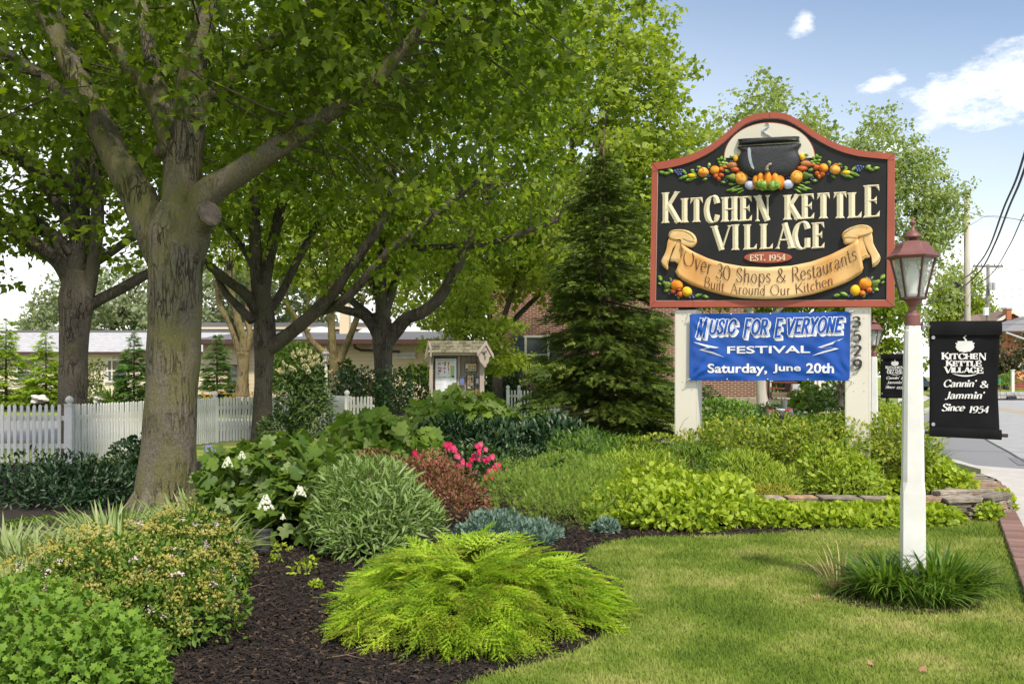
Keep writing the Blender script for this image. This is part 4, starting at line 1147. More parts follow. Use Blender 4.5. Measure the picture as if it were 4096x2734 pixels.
a, b_ = S(832, 1177), S(950, 1128); pen(mb, SFR, 'EST.', (a[0], a[1], b_[0], b_[1]), .0155, .006, z=.0245, serif=.005, phi=10); sbuild(mb, 'lettering', m_let); mb = MB()
a, b_ = S(975, 1176), S(1103, 1126); pen(mb, SFR, '1954', (a[0], a[1], b_[0], b_[1]), .0155, .006, z=.0245, serif=.004, phi=10)
sbuild(mb, 'lettering', m_let)
# scroll text along its baselines
def alongtext(words, base, caps, thick, thin, name):
    bx = [p[0] for p in base]; by = [p[1] for p in base]
    mb = MB()
    for wd, x0, x1 in words:
        def mf(s_, y, x0=x0, x1=x1):
            cx = x0 + (x1 - x0) * s_
            cy = float(np.interp(cx, bx, by)); dy = float(np.interp(cx + 12, bx, by)) - float(np.interp(cx - 12, bx, by))
            sl_ = dy / 24
            return S(cx + caps * y * sl_ * .35, cy - caps * y)
        pen(mb, SFR, wd, None, thick, thin, z=0.0, mapf=mf, phi=15, gap=.07, serif=.004, dz=.0002, lift=lambda p: .0175 + .004 + sczz(p[0]))
    sbuild(mb, name, m_brown)
sx0, sx1 = S(300, 1200)[0], S(1670, 1200)[0]
def sczz(s_): return scroll_z(300 + (s_ - sx0) / (sx1 - sx0) * 1370)
bl = [(300, 1188), (363, 1216), (518, 1277), (621, 1317), (752, 1338), (860, 1345), (970, 1343), (1072, 1341), (1175, 1333), (1330, 1304), (1388, 1283), (1552, 1214), (1626, 1175), (1660, 1160)]
alongtext([('O', 325, 405), ('ver', 412, 535)], bl, 118, .013, .006, 'lettering')
alongtext([('30', 572, 686), ('Shops', 728, 994), ('&', 1036, 1108), ('Restaurants', 1150, 1642)], bl, 108, .012, .0055, 'lettering')
bl2 = [(485, 1370), (500, 1376), (640, 1411), (690, 1424), (950, 1440), (1140, 1433), (1180, 1427), (1300, 1405), (1460, 1357)]
alongtext([('Built', 484, 640), ('Around', 686, 952), ('Our', 990, 1142), ('Kitchen', 1178, 1462)], bl2, 78, .010, .0048, 'lettering')
# screws round the panel edge
mb = MB()
for x, y in ((150, 715), (150, 900), (150, 1270), (140, 1440), (165, 500), (300, 470), (420, 420), (690, 260), (820, 150), (1140, 150), (1270, 230), (1410, 315), (1550, 365), (1820, 415), (1855, 455), (1850, 705), (1850, 1000), (1845, 1200), (1840, 1420), (1500, 600), (820, 1105), (1130, 1105), (540, 600)):
    mb.add([P3(p, .0025) for p in SL(ell(x, y, 4.2, 4.2, 8))], [tuple(range(8))])
sbuild(mb, 'screw_head', m_wood_dk)
# posts
def postat(u0, u1, vt, name, side=.315):
    a = plane2(u0, 400, -.02)[0]; b_ = plane2(u1, 400, -.02)[0]
    zt = plane2((u0 + u1) / 2, vt, -.02)[1]
    mb = MB(); mb.slab([(a, 0), (b_, 0), (b_, zt), (a, zt)], SFR, -.02 - side, -.02)
    o = sbuild(mb, name, m_cream, bevel=.006)
    # corner boards: joints and screws
    mb = MB()
    for xx in (a + .012, b_ - .012): mb.slab([(xx, 0.1), (xx + .0025, .1), (xx + .0025, zt - .003), (xx, zt - .003)], SFR, -.0195, -.0185)
    mb2 = MB()
    for zz in (zt - .06, zt - .14, zt * .62, zt * .58, zt * .36):
        for xx in (a + .10, b_ - .07): mb2.slab(ell(xx, zz, .005, .005, 7), SFR, -.0195, -.0175)
    sbuild(mb, 'board_joint', M('joint_tan', (.45, .42, .36), None, 5, .7), parent=sign)  # board joints drawn as thin tan strips
    sbuild(mb2, 'screw_head', m_wood_dk, parent=sign)
    return a, b_, zt
LA, LB, LT = postat(674.6, 697.2, 309.5, 'post')
RA, RB, RT = postat(845.0, 870.0, 306.5, 'post')
for a, b_, zt in ((LA, LB, LT), (RA, RB, RT)):
    mb = MB(); mb.slab([(a + .04, zt - .01), (b_ - .03, zt - .01), (b_ - .03, zt + .14), (a + .04, zt + .14)], SFR, -.24, -.06); sbuild(mb, 'bracket', m_wood_dk)
# house numbers
m_number = M('number_black', (.03, .03, .03), None, 6, .4)
for ch, (x0, y0, x1, y1) in zip('3529', [(1600, 212, 1664, 300), (1605, 316, 1668, 412), (1608, 430, 1676, 520), (1607, 534, 1677, 622)]):
    a = plane2(640 + x0 * .1324, 287.5 + y1 * .13235, -.02); b_ = plane2(640 + x1 * .1324, 287.5 + y0 * .13235, -.02)
    mb = MB()
    pen(mb, SFR, ch, (a[0], a[1] + .01, b_[0], b_[1] - .01), .034, .010, z=0.0, phi=12)
    o = sbuild(mb, 'house_number', m_number); md = o.modifiers.new('thick', 'SOLIDIFY'); md.thickness = .014; md.offset = 1

# ------------------------------------------------------------------ blue festival banner
def bannermat():
    m, nt, p, o = nmat('banner_blue')
    f = noise(nt, 5, 4, .5)
    L(nt, ramp(nt, f, [(.3, (0.003, 0.062, 0.34)), (.7, (0.004, 0.088, 0.46))]), p.inputs['Base Color'])
    p.inputs['Roughness'].default_value = .33
    return m
m_blue = bannermat()
m_wh = M('print_white', (.85, .86, .88), (.8, .81, .84), 6, .45)
BOFF = .03
def B(x, y): return plane2(660 + x * .09153, 305 + y * .09153, BOFF)
TL, TR, BR, BL = B(325, 93), B(2083, 67), B(2072, 822), B(318, 818)
BC = np.mean(np.array([TL, TR, BR, BL]), axis=0)
def wr(p):
    x = (p[0] - TL[0]) / (TR[0] - TL[0]); y = (p[1] - BL[1]) / (TL[1] - BL[1])
    e = 0.0
    for cx, cy, a0 in ((0, 1, .6), (0, 0, -.6), (1, 1, 2.5), (1, 0, -2.5)):
        dx, dy = (x - cx) * 2.5, (y - cy)
        r = sqrt(dx * dx + dy * dy) + 1e-6; an = atan2(dy, dx)
        e += .010 * math.exp(-r * 1.5) * sin(an * 13 + cx * 2 + cy) * min(1, r * 5)
    e += .006 * sin(x * 9 + y * 3) + .004 * sin(x * 23 - y * 7 + 1) + .002 * sin(y * 30 + x * 40)
    return e * min(1, x * 30, (1 - x) * 30, y * 12, (1 - y) * 12)
fb0 = P3(tuple(BC), BOFF)
fb = thing('festival_banner', 'blue vinyl banner for a music festival tied between the two cream sign posts', 'banner', (fb0.x, fb0.y, fb0.z - .4))
FB = fb.location.copy()
mb = MB(); nx, ny = 90, 34; v = []
for j in range(ny + 1):
    for i in range(nx + 1):
        s_, t_ = i / nx, j / ny
        top = np.array(TL) * (1 - s_) + np.array(TR) * s_; bot = np.array(BL) * (1 - s_) + np.array(BR) * s_
        q = bot * (1 - t_) + top * t_
        v.append(P3(q, BOFF + wr(q)))
mb.add(v, [(j * (nx + 1) + i, j * (nx + 1) + i + 1, (j + 1) * (nx + 1) + i + 1, (j + 1) * (nx + 1) + i) for j in range(ny) for i in range(nx)])
mb.build('banner_cloth', m_blue, fb, smooth=True, origin=FB)
def bbox(x0, y0, x1, y1):
    a, b_ = B(x0, y1), B(x1, y0)
    return (a[0], a[1], b_[0], b_[1])
BF = (SFR[0] + SEZ * BOFF, SEX, SEY, SEZ)
def mfbox(x0, x1, yb0, yb1, yt0, yt1, sl=0):
    """baseline from (x0,yb0) to (x1,yb1), cap line yt0..yt1, in banner-crop pixels, with slant in px"""
    def mf(s_, y):
        x = x0 + (x1 - x0) * s_ + sl * y
        return B(x, (yb0 + (yb1 - yb0) * s_) * (1 - y) + (yt0 + (yt1 - yt0) * s_) * y)
    return mf
words_ = [('M', 395, 490, 340, 345, 152, 146, 40), ('USIC', 530, 810, 308, 300, 164, 160, 30), ('F', 912, 968, 340, 340, 152, 152, 30), ('OR', 995, 1165, 312, 308, 160, 158, 26), ('E', 1252, 1312, 345, 342, 150, 150, 32), ('VERYONE', 1372, 1972, 308, 285, 150, 136, 30)]
for layer, (th, zo, mt) in enumerate(((.060, .003, m_wh), (.05, .0045, m_wh), (.056, .006, m_blue), (.048, .009, m_wh), (.030, .012, m_blue))):
    mb = MB()
    shifts = [(0, 0)]
    if layer == 0: shifts = [(5, 6), (10, 12), (15, 18), (20, 24)]
    if layer == 1: continue
    for sx, sy in shifts:
        for wd, x0, x1, yb0, yb1, yt0, yt1, sl in words_:
            pen(mb, BF, wd, None, th * (.9 if layer == 0 else 1), th, z=zo, mapf=mfbox(x0 + sx, x1 + sx, yb0 + sy, yb1 + sy, yt0 + sy, yt1 + sy, sl), uniform=True, gap=.12, dz=.00002, lift=wr)
    mb.build('lettering', mt, fb, origin=FB)
mb = MB(); stamp(mb, BF, 'FESTIVAL', bbox(735, 437, 1642, 526), .009, .018, wr)
stamp(mb, BF, 'Saturday,', bbox(522, 632, 1170, 768), .009, .024, wr)
stamp(mb, BF, 'June', bbox(1235, 640, 1540, 740), .009, .025, wr)
stamp(mb, BF, '20th', bbox(1598, 628, 1902, 740), .009, .024, wr)
mb.build('lettering', m_wh, fb, origin=FB)
for pts in ([(362, 398), (650, 460), (525, 482), (712, 567), (428, 484), (532, 462)], [(2010, 355), (1722, 458), (1848, 470), (1660, 550), (1957, 472), (1838, 452)]):
    mb = MB(); q = [B(*p) for p in pts]; mb.add([P3(p, BOFF + .010 + wr(p)) for p in q], [tuple(range(6))]); mb.build('lightning_bolt', m_wh, fb, origin=FB)
    c = np.mean(np.array(pts), axis=0)
    ins = [(c[0] + (p[0] - c[0]) * .62, c[1] + (p[1] - c[1]) * .50) for p in pts]
    mb = MB(); q = [B(*p) for p in ins]; mb.add([P3(p, BOFF + .014 + wr(p)) for p in q], [tuple(range(6))]); mb.build('lightning_bolt', m_blue, fb, origin=FB)
for x, y in ((332, 99), (775, 97), (1205, 93), (1633, 88), (2070, 74), (2066, 812), (1614, 811), (1175, 807), (733, 807), (322, 806)):
    mb = MB(); q = B(x, y); mb.lathe((0, 0, 0), [(.006, 0), (.012, .001), (.012, .004), (.006, .005)], 12)
    mb.v = [tuple(P3((q[0] + p[0], q[1] + p[1]), BOFF + .003 + p[2] + wr(q))) for p in mb.v]
    mb.build('grommet', m_steel, fb, smooth=True, origin=FB)
for (x, y), (x2, y2) in (((325, 97), (298, 90)), ((2075, 70), (2112, 55)), ((318, 808), (283, 815)), ((2072, 812), (2100, 818))):
    mb = MB(); a, b_ = B(x, y), B(x2, y2); mb.tube([P3(a, BOFF + .01), P3(((a[0] + b_[0]) / 2, (a[1] + b_[1]) / 2 - .004), BOFF + .012), P3(b_, -.015)], .0045, 6); mb.tube([P3(b_, -.01), P3((b_[0] - .01, b_[1] - .045), -.012)], .003, 5)
    mb.build('tie', m_wh, fb, origin=FB)

# ------------------------------------------------------------------ street lamps
m_lampred = M('lamp_oxide_red', (0.21, 0.08, 0.068), (0.165, 0.066, 0.058), 7, .5, .08, .003)
m_lampdk = M('lamp_dark_red', (0.085, 0.035, 0.032), None, 8, .5)
def glass(name, col=(0.8, 0.82, 0.8), rough=.15, alpha=.5):
    m, nt, p, o = nmat(name)
    p.inputs['Base Color'].default_value = rgba(col); p.inputs['Roughness'].default_value = rough
    tr = N(nt, 'ShaderNodeBsdfTransparent'); ms = N(nt, 'ShaderNodeMixShader'); ms.inputs[0].default_value = alpha
    L(nt, tr.outputs[0], ms.inputs[1]); L(nt, p.outputs[0], ms.inputs[2]); L(nt, ms.outputs[0], o.inputs['Surface'])
    return m
m_lglass = glass('lamp_glass', (0.66, 0.70, 0.66), .25, .34)
m_bulb = M('bulb_glass', (.8, .8, .76), (.7, .7, .66), 12, .3)
m_bcloth = M('banner_black', (0.006, 0.006, 0.007), (0.010, 0.010, 0.011), 3, .85, .2, .01, spec=.15)
m_bprint = M('banner_print', (.72, .71, .68), (.66, .65, .62), 8, .7)
m_grey_metal = M('lamp_weathered_grey', (0.25, 0.22, 0.21), (0.32, 0.29, 0.28), 8, .5)
KET = [(-.50, .30), (-.47, .26), (-.46, .16), (-.52, .14), (-.60, .16), (-.60, .08), (-.53, .05), (-.56, -.08), (-.58, -.2), (-.50, -.40), (-.36, -.52), (-.34, -.58), (-.28, -.58), (-.26, -.56), (-.05, -.62), (0, -.64), (.05, -.62), (.26, -.56), (.28, -.58), (.34, -.58), (.36, -.52), (.50, -.40), (.58, -.2), (.56, -.08), (.53, .05), (.60, .08), (.60, .16), (.52, .14), (.46, .16), (.47, .26), (.50, .30)]
def hexl(mb, r0, z0, r1, z1, rot): mb.lathe((0, 0, 0), [(r0, z0), (r1, z1)], 6, rot=rot)
def make_lamp(name, label, x, y, rot, red=True, banner=True, detail=True):
    t = thing(name, label, 'street lamp', (x, y, 0), 0, 'post lamps of the village')
    ml, md_ = (m_lampred, m_lampdk) if red else (m_grey_metal, m_grey_metal)
    # post: square foot, chamfered shaft that tapers
    mb = MB()
    def octo(w, c, z): 
        return [(w, -w + c, z), (w, w - c, z), (w - c, w, z), (-w + c, w, z), (-w, w - c, z), (-w, -w + c, z), (-w + c, -w, z), (w - c, -w, z)]
    lev = [(.078, .003, 0), (.076, .003, .72), (.076, .004, .76), (.073, .026, .84), (.064, .022, 1.55), (.056, .019, 1.92), (.050, .017, 1.925), (.050, .017, 1.955)]
    v = []; fs = []
    for w, c, z in lev: v += octo(w, c, z)
    for i in range(len(lev) - 1):
        for k in range(8): fs.append((i * 8 + k, i * 8 + (k + 1) % 8, (i + 1) * 8 + (k + 1) % 8, (i + 1) * 8 + k))
    fs.append(tuple((len(lev) - 1) * 8 + k for k in range(8)))
    c_, s_ = cos(radians(-13)), sin(radians(-13))
    mb.add([(p[0] * c_ - p[1] * s_, p[0] * s_ + p[1] * c_, p[2]) for p in v], fs)
    mb.build('post', m_white, t, bevel=.002)
    mb = MB(); mb.lathe((0, 0, 0), [(.050, 1.95), (.052, 1.96), (.052, 2.03), (.048, 2.04), (.030, 2.055), (.024, 2.075), (.024, 2.09), (.036, 2.11), (.058, 2.135), (.064, 2.14)], 18); mb.build('collar', ml, t, smooth=False)
    # lantern
    rb_, rt_, z0, z1 = .080, .150, 2.14, 2.445
    mb = MB(); mb.lathe((0, 0, 0), [(.05, z0 - .004), (rb_ + .012, z0 + .004), (rb_ + .012, z0 + .018), (rb_ - .006, z0 + .022)], 6, rot=rot); mb.build('lantern_floor', md_, t)
    for k in range(6):
        a = rot + k * pi / 3
        mb = MB(); d0 = Vector((cos(a), sin(a), 0))
        mb.tube([d0 * (rb_ + .002) + Vector((0, 0, z0 + .015)), d0 * (rt_ + .002) + Vector((0, 0, z1))], .009, 4); mb.build('lantern_bar', md_ if detail else ml, t)
        a2 = a + pi / 3; d1 = Vector((cos(a2), sin(a2), 0))
        q = [d0 * rb_ * .985 + Vector((0, 0, z0 + .02)), d1 * rb_ * .985 + Vector((0, 0, z0 + .02)), d1 * rt_ * .985 + Vector((0, 0, z1)), d0 * rt_ * .985 + Vector((0, 0, z1))]
        mb = MB(); mb.add(q, [(0, 1, 2, 3)]); mb.build('pane', m_lglass, t)
    mb = MB()
    mb.lathe((0, 0, 0), [(rt_ - .01, z1 - .012), (rt_ + .008, z1 - .012), (rt_ + .036, z1 + .004), (rt_ + .036, z1 + .010), (rt_ + .006, z1 + .028), (.132, z1 + .058), (.113, z1 + .092), (.088, z1 + .112), (.050, z1 + .120), (.030, z1 + .126)], 6, rot=rot)
    mb.build('lantern_roof', ml, t, bevel=.002)
    mb = MB(); mb.lathe((0, 0, 0), [(.028, z1 + .12), (.026, z1 + .138), (.062, z1 + .142), (.064, z1 + .148), (.050, z1 + .168), (.032, z1 + .185), (.018, z1 + .195), (.013, z1 + .215), (.009, z1 + .225), (.012, z1 + .232), (.020, z1 + .246), (.022, z1 + .256), (.012, z1 + .262), (.007, z1 + .272), (.008, z1 + .28), (.002, z1 + .288)], 16); mb.build('finial', ml, t, smooth=True)
    mb = MB(); mb.lathe((0, 0, 0), [(.03, z0 + .02), (.032, z0 + .06), (.026, z0 + .065), (.045, z0 + .13), (.047, z0 + .17), (.038, z0 + .21), (.02, z0 + .25), (.018, z0 + .28), (.006, z0 + .285)], 14); mb.build('bulb', m_bulb, t, smooth=True)
    return t
def make_lamp_banner(lamp, label, ang, w, zt, zb, off, scale_txt=1.0, sag=0.0, group=None):
    """black cloth banner on two arms; ang = heading of the arms in plan"""
    lx, ly = lamp.location.x, lamp.location.y
    ex = Vector((cos(ang), sin(ang), 0)); ez = Vector((ex.y, -ex.x, 0))
    t = thing('lamp_banner', label, 'banner', (lx + ex.x * off, ly + ex.y * off, zb), 0, group)
    o3 = t.location.copy()
    fr = (Vector((0, 0, 0)), ex, Vector((0, 0, 1)), ez)
    hh = zt - zb
    def cl_(p):
        x, y = p[0] / w, p[1] / hh
        return (.010 * sin(y * 5 + x * 3) * x + .006 * sin(x * 9 + y * 4) + .004 * sin(x * 17 - y * 13)) * min(1, y * 8, (1 - y) * 8)
    mb = MB(); nx, ny = 24, 40; v = []
    for j in range(ny + 1):
        for i in range(nx + 1):
            x, y = i / nx, j / ny
            q = (w * x * (1 - .02 * sin(pi * y) * (x > .5)), hh * y - sag * x * (1 - y))
            v.append(fr[0] + ex * q[0] + Vector((0, 0, q[1])) + ez * cl_((w * x, hh * y)))
    mb.add(v, [(j * (nx + 1) + i, j * (nx + 1) + i + 1, (j + 1) * (nx + 1) + i + 1, (j + 1) * (nx + 1) + i) for j in range(ny) for i in range(nx)])
    o = mb.build('cloth', m_bcloth, t, smooth=True); md = o.modifiers.new('thick', 'SOLIDIFY'); md.thickness = .004
    for y0, y1 in ((0.0, .085), (.88, 1.0)):                      # sewn sleeves round the arms
        mb = MB(); v = []
        for j in range(5):
            for i in range(nx + 1):
                x = i / nx; y = y0 + (y1 - y0) * j / 4
                v.append(ex * (w * x * 1.012) + Vector((0, 0, hh * y - sag * x * (1 - y))) + ez * (.016 + .006 * sin(pi * j / 4) + cl_((w * x, hh * y))))
        mb.add(v, [(j * (nx + 1) + i, j * (nx + 1) + i + 1, (j + 1) * (nx + 1) + i + 1, (j + 1) * (nx + 1) + i) for j in range(4) for i in range(nx)])
        mb.build('sleeve', m_bcloth, t, smooth=True)
    for z, dz in ((hh - .035, 0), (.03, -sag)):
        mb = MB(); mb.tube([-ex * (off - .045) + Vector((0, 0, z)), ex * (w * .5) + Vector((0, 0, z + dz * .5)), ex * (w + (.05 if z < hh / 2 else .012)) + Vector((0, 0, z + dz))], [.011, .011, .014], 10); mb.build('arm', m_wood_dk if z < hh / 2 else m_steel, t, smooth=True)
        mb = MB(); q = -ex * (off - .062) + Vector((0, 0, z))
        mb.tube([q, q + ex * .012], .035, 12); mb.build('bracket', m_steel, t, smooth=True)
    for z in (hh * .858, hh * .105):
        mb = MB(); c = ex * (w * .05) + Vector((0, 0, z)) + ez * .006
        mb.tube([c, c + ez * .004], .013, 12); mb.build('grommet', m_steel, t)
    lf = lambda p: cl_(p)
    # printed kettle, name and lines; coordinates in fractions of the cloth
    def fx(x): return w * x
    def fy(y): return hh * y
    mb = MB()
    k = w * .27 / 1.2
    kc = (.50, .795)
    pts = [(fx(kc[0]) + p[0] * k, fy(kc[1]) + p[1] * k * .78) for p in KET]
    cpt = (fx(kc[0]), fy(kc[1]) - .1 * k)
    zt_ = .0065
    mb.add([ex * p[0] + Vector((0, 0, p[1])) + ez * (zt_ + lf(p)) for p in pts + [cpt]], [(i, (i + 1) % len(pts), len(pts)) for i in range(len(pts))])
    sc_ = [(.02, .78, .02), (.06, .74, .05), (-.01, .66, .08), (-.07, .60, .09), (0, .50, .11), (.06, .42, .13), (.04, .32, .15)]
    A = [];
    for p in catmull(sc_, 4): A.append((fx(kc[0]) + (p[0] - p[2] * .5) * k, fy(kc[1]) + (p[1] - .08) * k * .9, fx(kc[0]) + (p[0] + p[2] * .5) * k))
    n_ = len(A)
    mb.add([ex * a[0] + Vector((0, 0, a[1])) + ez * (zt_ + lf((a[0], a[1]))) for a in A] + [ex * a[2] + Vector((0, 0, a[1])) + ez * (zt_ + lf((a[0], a[1]))) for a in A], [(i, i + 1, n_ + i + 1, n_ + i) for i in range(n_ - 1)])
    mb.build('kettle_print', m_bprint, t)
    mb = MB()
    T_ = w * .030
    def ln(txt, x0, x1, yb, yt, th=T_, sl=0.0, serif=.3, thin=.33):
        pen(mb, fr, txt, (fx(x0), fy(yb), fx(x1), fy(yt)), th, th * thin, z=zt_, serif=th * serif, slant=sl, phi=14, dz=.00008, lift=lf, gap=.02)
    ln('K', .175, .275, .668, .728); ln('ITCHE', .28, .685, .670, .718); ln('N', .69, .81, .662, .722)
    ln('K', .235, .33, .610, .660); ln('ETTL', .335, .645, .610, .654); ln('E', .65, .745, .608, .654)
    ln('V', .215, .32, .550, .604); ln('ILLAG', .315, .66, .554, .600); ln('E', .665, .77, .548, .596)
    sw = [(fx(.32 + .38 * s_), fy(.548 - .030 * sin(pi * s_) ** .8)) for s_ in np.linspace(0, 1, 14)]
    sw2 = [(fx(.32 + .38 * s_), fy(.548 - .017 * sin(pi * s_) ** .8)) for s_ in np.linspace(0, 1, 14)]
    mb.add([ex * p[0] + Vector((0, 0, p[1])) + ez * (zt_ + lf(p)) for p in sw + sw2], [(i, i + 1, 14 + i + 1, 14 + i) for i in range(13)])
    it = .26; th = w * .026
    ln("Cannin'", .19, .65, .430, .490, th, it, .15, .3); ln('&', .71, .83, .424, .480, th, .12, .1, .3)
    ln("Jammin'", .22, .76, .328, .388, th, it, .15, .3)
    ln('Since', .165, .49, .222, .282, th, it, .15, .3); ln('1954', .55, .83, .206, .262, th, it, .12, .3)
    mb.build('lettering', m_bprint, t)
    return t
LX, LY = X(912.8, 7.35), 7.35
lamp1 = make_lamp('street_lamp', 'nearest street lamp: oxide red hexagonal lantern on a white post standing in the grass tuft', LX, LY, radians(35))
make_lamp_banner(lamp1, 'largest black kettle banner, hung from the near white lamp post above the road', radians(-6), .485, 1.6 + (375 - 320.5) / F * 7.3, 1.6 - (436 - 375) / F * 7.3, .115, sag=.022)
lamp2 = make_lamp('street_lamp', 'smaller oxide red lamp on a white post just right of the sign numbers', X(873.8, 19.2), 19.2, radians(38))
make_lamp_banner(lamp2, 'small black kettle banner on the second lamp post, just right of the sign', radians(-20), .50, 1.6 + (375 - 353.5) / F * 19.2, 1.6 - (397.5 - 375) / F * 19.2, .12)
lamp3 = make_lamp('street_lamp', 'far weathered lamp beside the road, half hidden by the small black banner', X(899.8, 42), 42, radians(35), red=False)
lamp4 = make_lamp('street_lamp', 'grey lamp with a narrow sideways banner behind the picket fence by the beige building', X(325.8, 40.5), 40.5, radians(2), red=False)
b4 = make_lamp_banner(lamp4, 'narrow black banner seen edge-on at the lamp behind the picket fence', radians(180 + 76), .485, 1.6 + (375 - 364.6) / F * 40, 1.6 - (384.8 - 375) / F * 40, .12)
# ------------------------------------------------------------------ picket fences
picket_m = None
def picket_mesh(h, w=.042, th=.02):
    mb = MB()
    prof = [(-w / 2, 0), (w / 2, 0), (w / 2, h - .035), (w * .32, h - .012), (0, h), (-w * .32, h - .012), (-w / 2, h - .035)]
    mb.slab(prof, (Vector((0, 0, 0)), Vector((1, 0, 0)), Vector((0, 0, 1)), Vector((0, -1, 0))), 0, th)
    o = mb.build('picket', m_white); me = o.data; bpy.data.objects.remove(o)
    return me
PK = picket_mesh(1.05, .055)
def fence(label, pts, spacing, posts, group=None, h=1.02, z0=.03, me=PK, skip=()):
    """pts: run of corners in plan"""
    root = thing('picket_fence', label, 'fence', (pts[0][0], pts[0][1], 0), 0, group)
    o = Vector((pts[0][0], pts[0][1], 0))
    for a, b_ in zip(pts[:-1], pts[1:]):
        a = Vector((a[0], a[1], 0)); b_ = Vector((b_[0], b_[1], 0)); L_ = (b_ - a).length; d = (b_ - a).normalized(); ang = atan2(d.y, d.x)
        nn_ = Vector((d.y, -d.x, 0))
        if nn_.y > 0: nn_ = -nn_
        k = int(L_ / spacing)
        for i in range(k):
            p = a + d * ((i + .5) * L_ / k) - o
            q = bpy.data.objects.new('picket', me); COL.objects.link(q); q.parent = root
            q.location = p + nn_ * .03 + Vector((0, 0, z0 + random.uniform(-.008, .008))); q.rotation_euler = (0, random.uniform(-.012, .012), ang)
        for zz in (.30, .80):
            mb = MB(); c = (a + b_) / 2 - o; mb.box((c.x, c.y, zz + z0), (L_, .035, .085), ang); mb.build('rail', m_white, root)
    for p in posts:
        mb = MB(); c = Vector((p[0], p[1], 0)) - o; w = .125
        mb.box((c.x, c.y, .53), (w, w, 1.06), p[2] if len(p) > 2 else .1); mb.build('post', m_white, root, bevel=.006)
        mb = MB(); mb.box((c.x, c.y, 1.072), (w + .02, w + .02, .025), p[2] if len(p) > 2 else .1)
        mb.lathe((c.x, c.y, 1.084), [(.03, 0), (.03, .014), (.045, .022), (.066, .05), (.070, .078), (.064, .105), (.046, .13), (.022, .146), (.004, .15)], 16); mb.build('post_cap', m_white, root, smooth=False)
    return root
P0 = (X(69.5, 18.5), 18.5); P1 = (X(215, 24.3), 24.3); P2 = (X(328, 27.5), 27.5); P3_ = (X(347, 25.8), 25.8); P4 = (X(374, 25.4), 25.4)
fence('white picket fence run at far left, ending at the ball-topped corner post', [(-13.5, 18.35), P0], .112, [P0 + (.05,), (-10.9, 18.4, .05)], 'white picket fences')
fence('white picket fence running back behind the big maple trunk to the middle shrubs', [P0, P1, P2], .098, [P1 + (.3,), P2 + (.3,)], 'white picket fences')
fence('short white picket fence run beside the dark shrub at the middle maple', [P2, P3_, P4], .095, [P3_ + (.2,)], 'white picket fences')
PK2 = picket_mesh(1.02, .055, .025)
fence('white picket garden gate and fence between the spruce and the rubbish bin', [(X(507, 38.8), 38.8), (X(560, 38.2), 38.2)], .125, [(X(508, 38.6), 38.6, 0), (X(519, 39.2), 39.2, 0)], 'white picket fences', me=PK2)

# ------------------------------------------------------------------ information kiosk
m_taupe = M('taupe_paint', (0.42, 0.35, 0.29), (0.36, 0.30, 0.25), 3, .7, .1, .003)
m_taupe2 = M('taupe_boards', (0.30, 0.25, 0.21), (0.26, 0.215, 0.18), 3, .7)
m_shingle = M('weathered_shingle', (0.21, 0.19, 0.125), (0.11, 0.10, 0.065), 9, .9, .6, .01, perobj=.35)
m_paper = M('paper_white', (.78, .80, .84), (.74, .76, .80), 2, .25)
m_frame_dk = M('frame_dark', (.05, .042, .038), None, 6, .5)
m_greyplastic = M('grey_plastic', (.16, .165, .17), None, 6, .5)
KY = 24.0
def K(x, y, Y=KY): return W(420 + x * .0542, 335 + y * .0542, Y)
k0 = K(690, 1600); kiosk = thing('information_kiosk', 'taupe notice board kiosk with shingled roof, village map and brochure holders', 'kiosk', (k0.x, KY, 0))
KO = kiosk.location.copy()
def kb(mb, name, mat, parent=None, **kw): return mb.build(name, mat, parent or kiosk, origin=KO, **kw)
def kbox(name, x0, y0, x1, y1, d0, d1, mat, bottom=None, **kw):
    a, b_ = K(x0, y1), K(x1, y0)
    zb = a.z if bottom is None else bottom
    mb = MB(); mb.box(((a.x + b_.x) / 2, KY + (d0 + d1) / 2, (zb + b_.z) / 2), (b_.x - a.x, abs(d1 - d0), b_.z - zb))
    return kb(mb, name, mat, **kw)
kbox('post', 190, 330, 250, 1500, -.28, -.18, m_taupe, bottom=0.0); kbox('post', 1110, 480, 1190, 1500, -.28, -.16, m_taupe, bottom=0.0)
kbox('post', 695, 370, 742, 1160, -.06, .02, m_taupe, bottom=0.0)
zt, zb_ = K(0, 365).z, K(0, 1150).z
xs = [250, 360, 462, 572, 697, 742, 862, 952, 1040, 1110]
for a, b_ in zip(xs[:-1], xs[1:]):
    if a == 697: continue
    kbox('plank', a + 3, 360, b_ - 3, 1150, .0, .03, m_taupe2)
kbox('plank', 252, 362, 1108, 1148, .032, .05, m_frame_dk)
kbox('rail', 250, 1115, 1110, 1155, -.05, .0, m_taupe); kbox('fascia', 245, 312, 1065, 372, -.40, -.34, m_taupe)
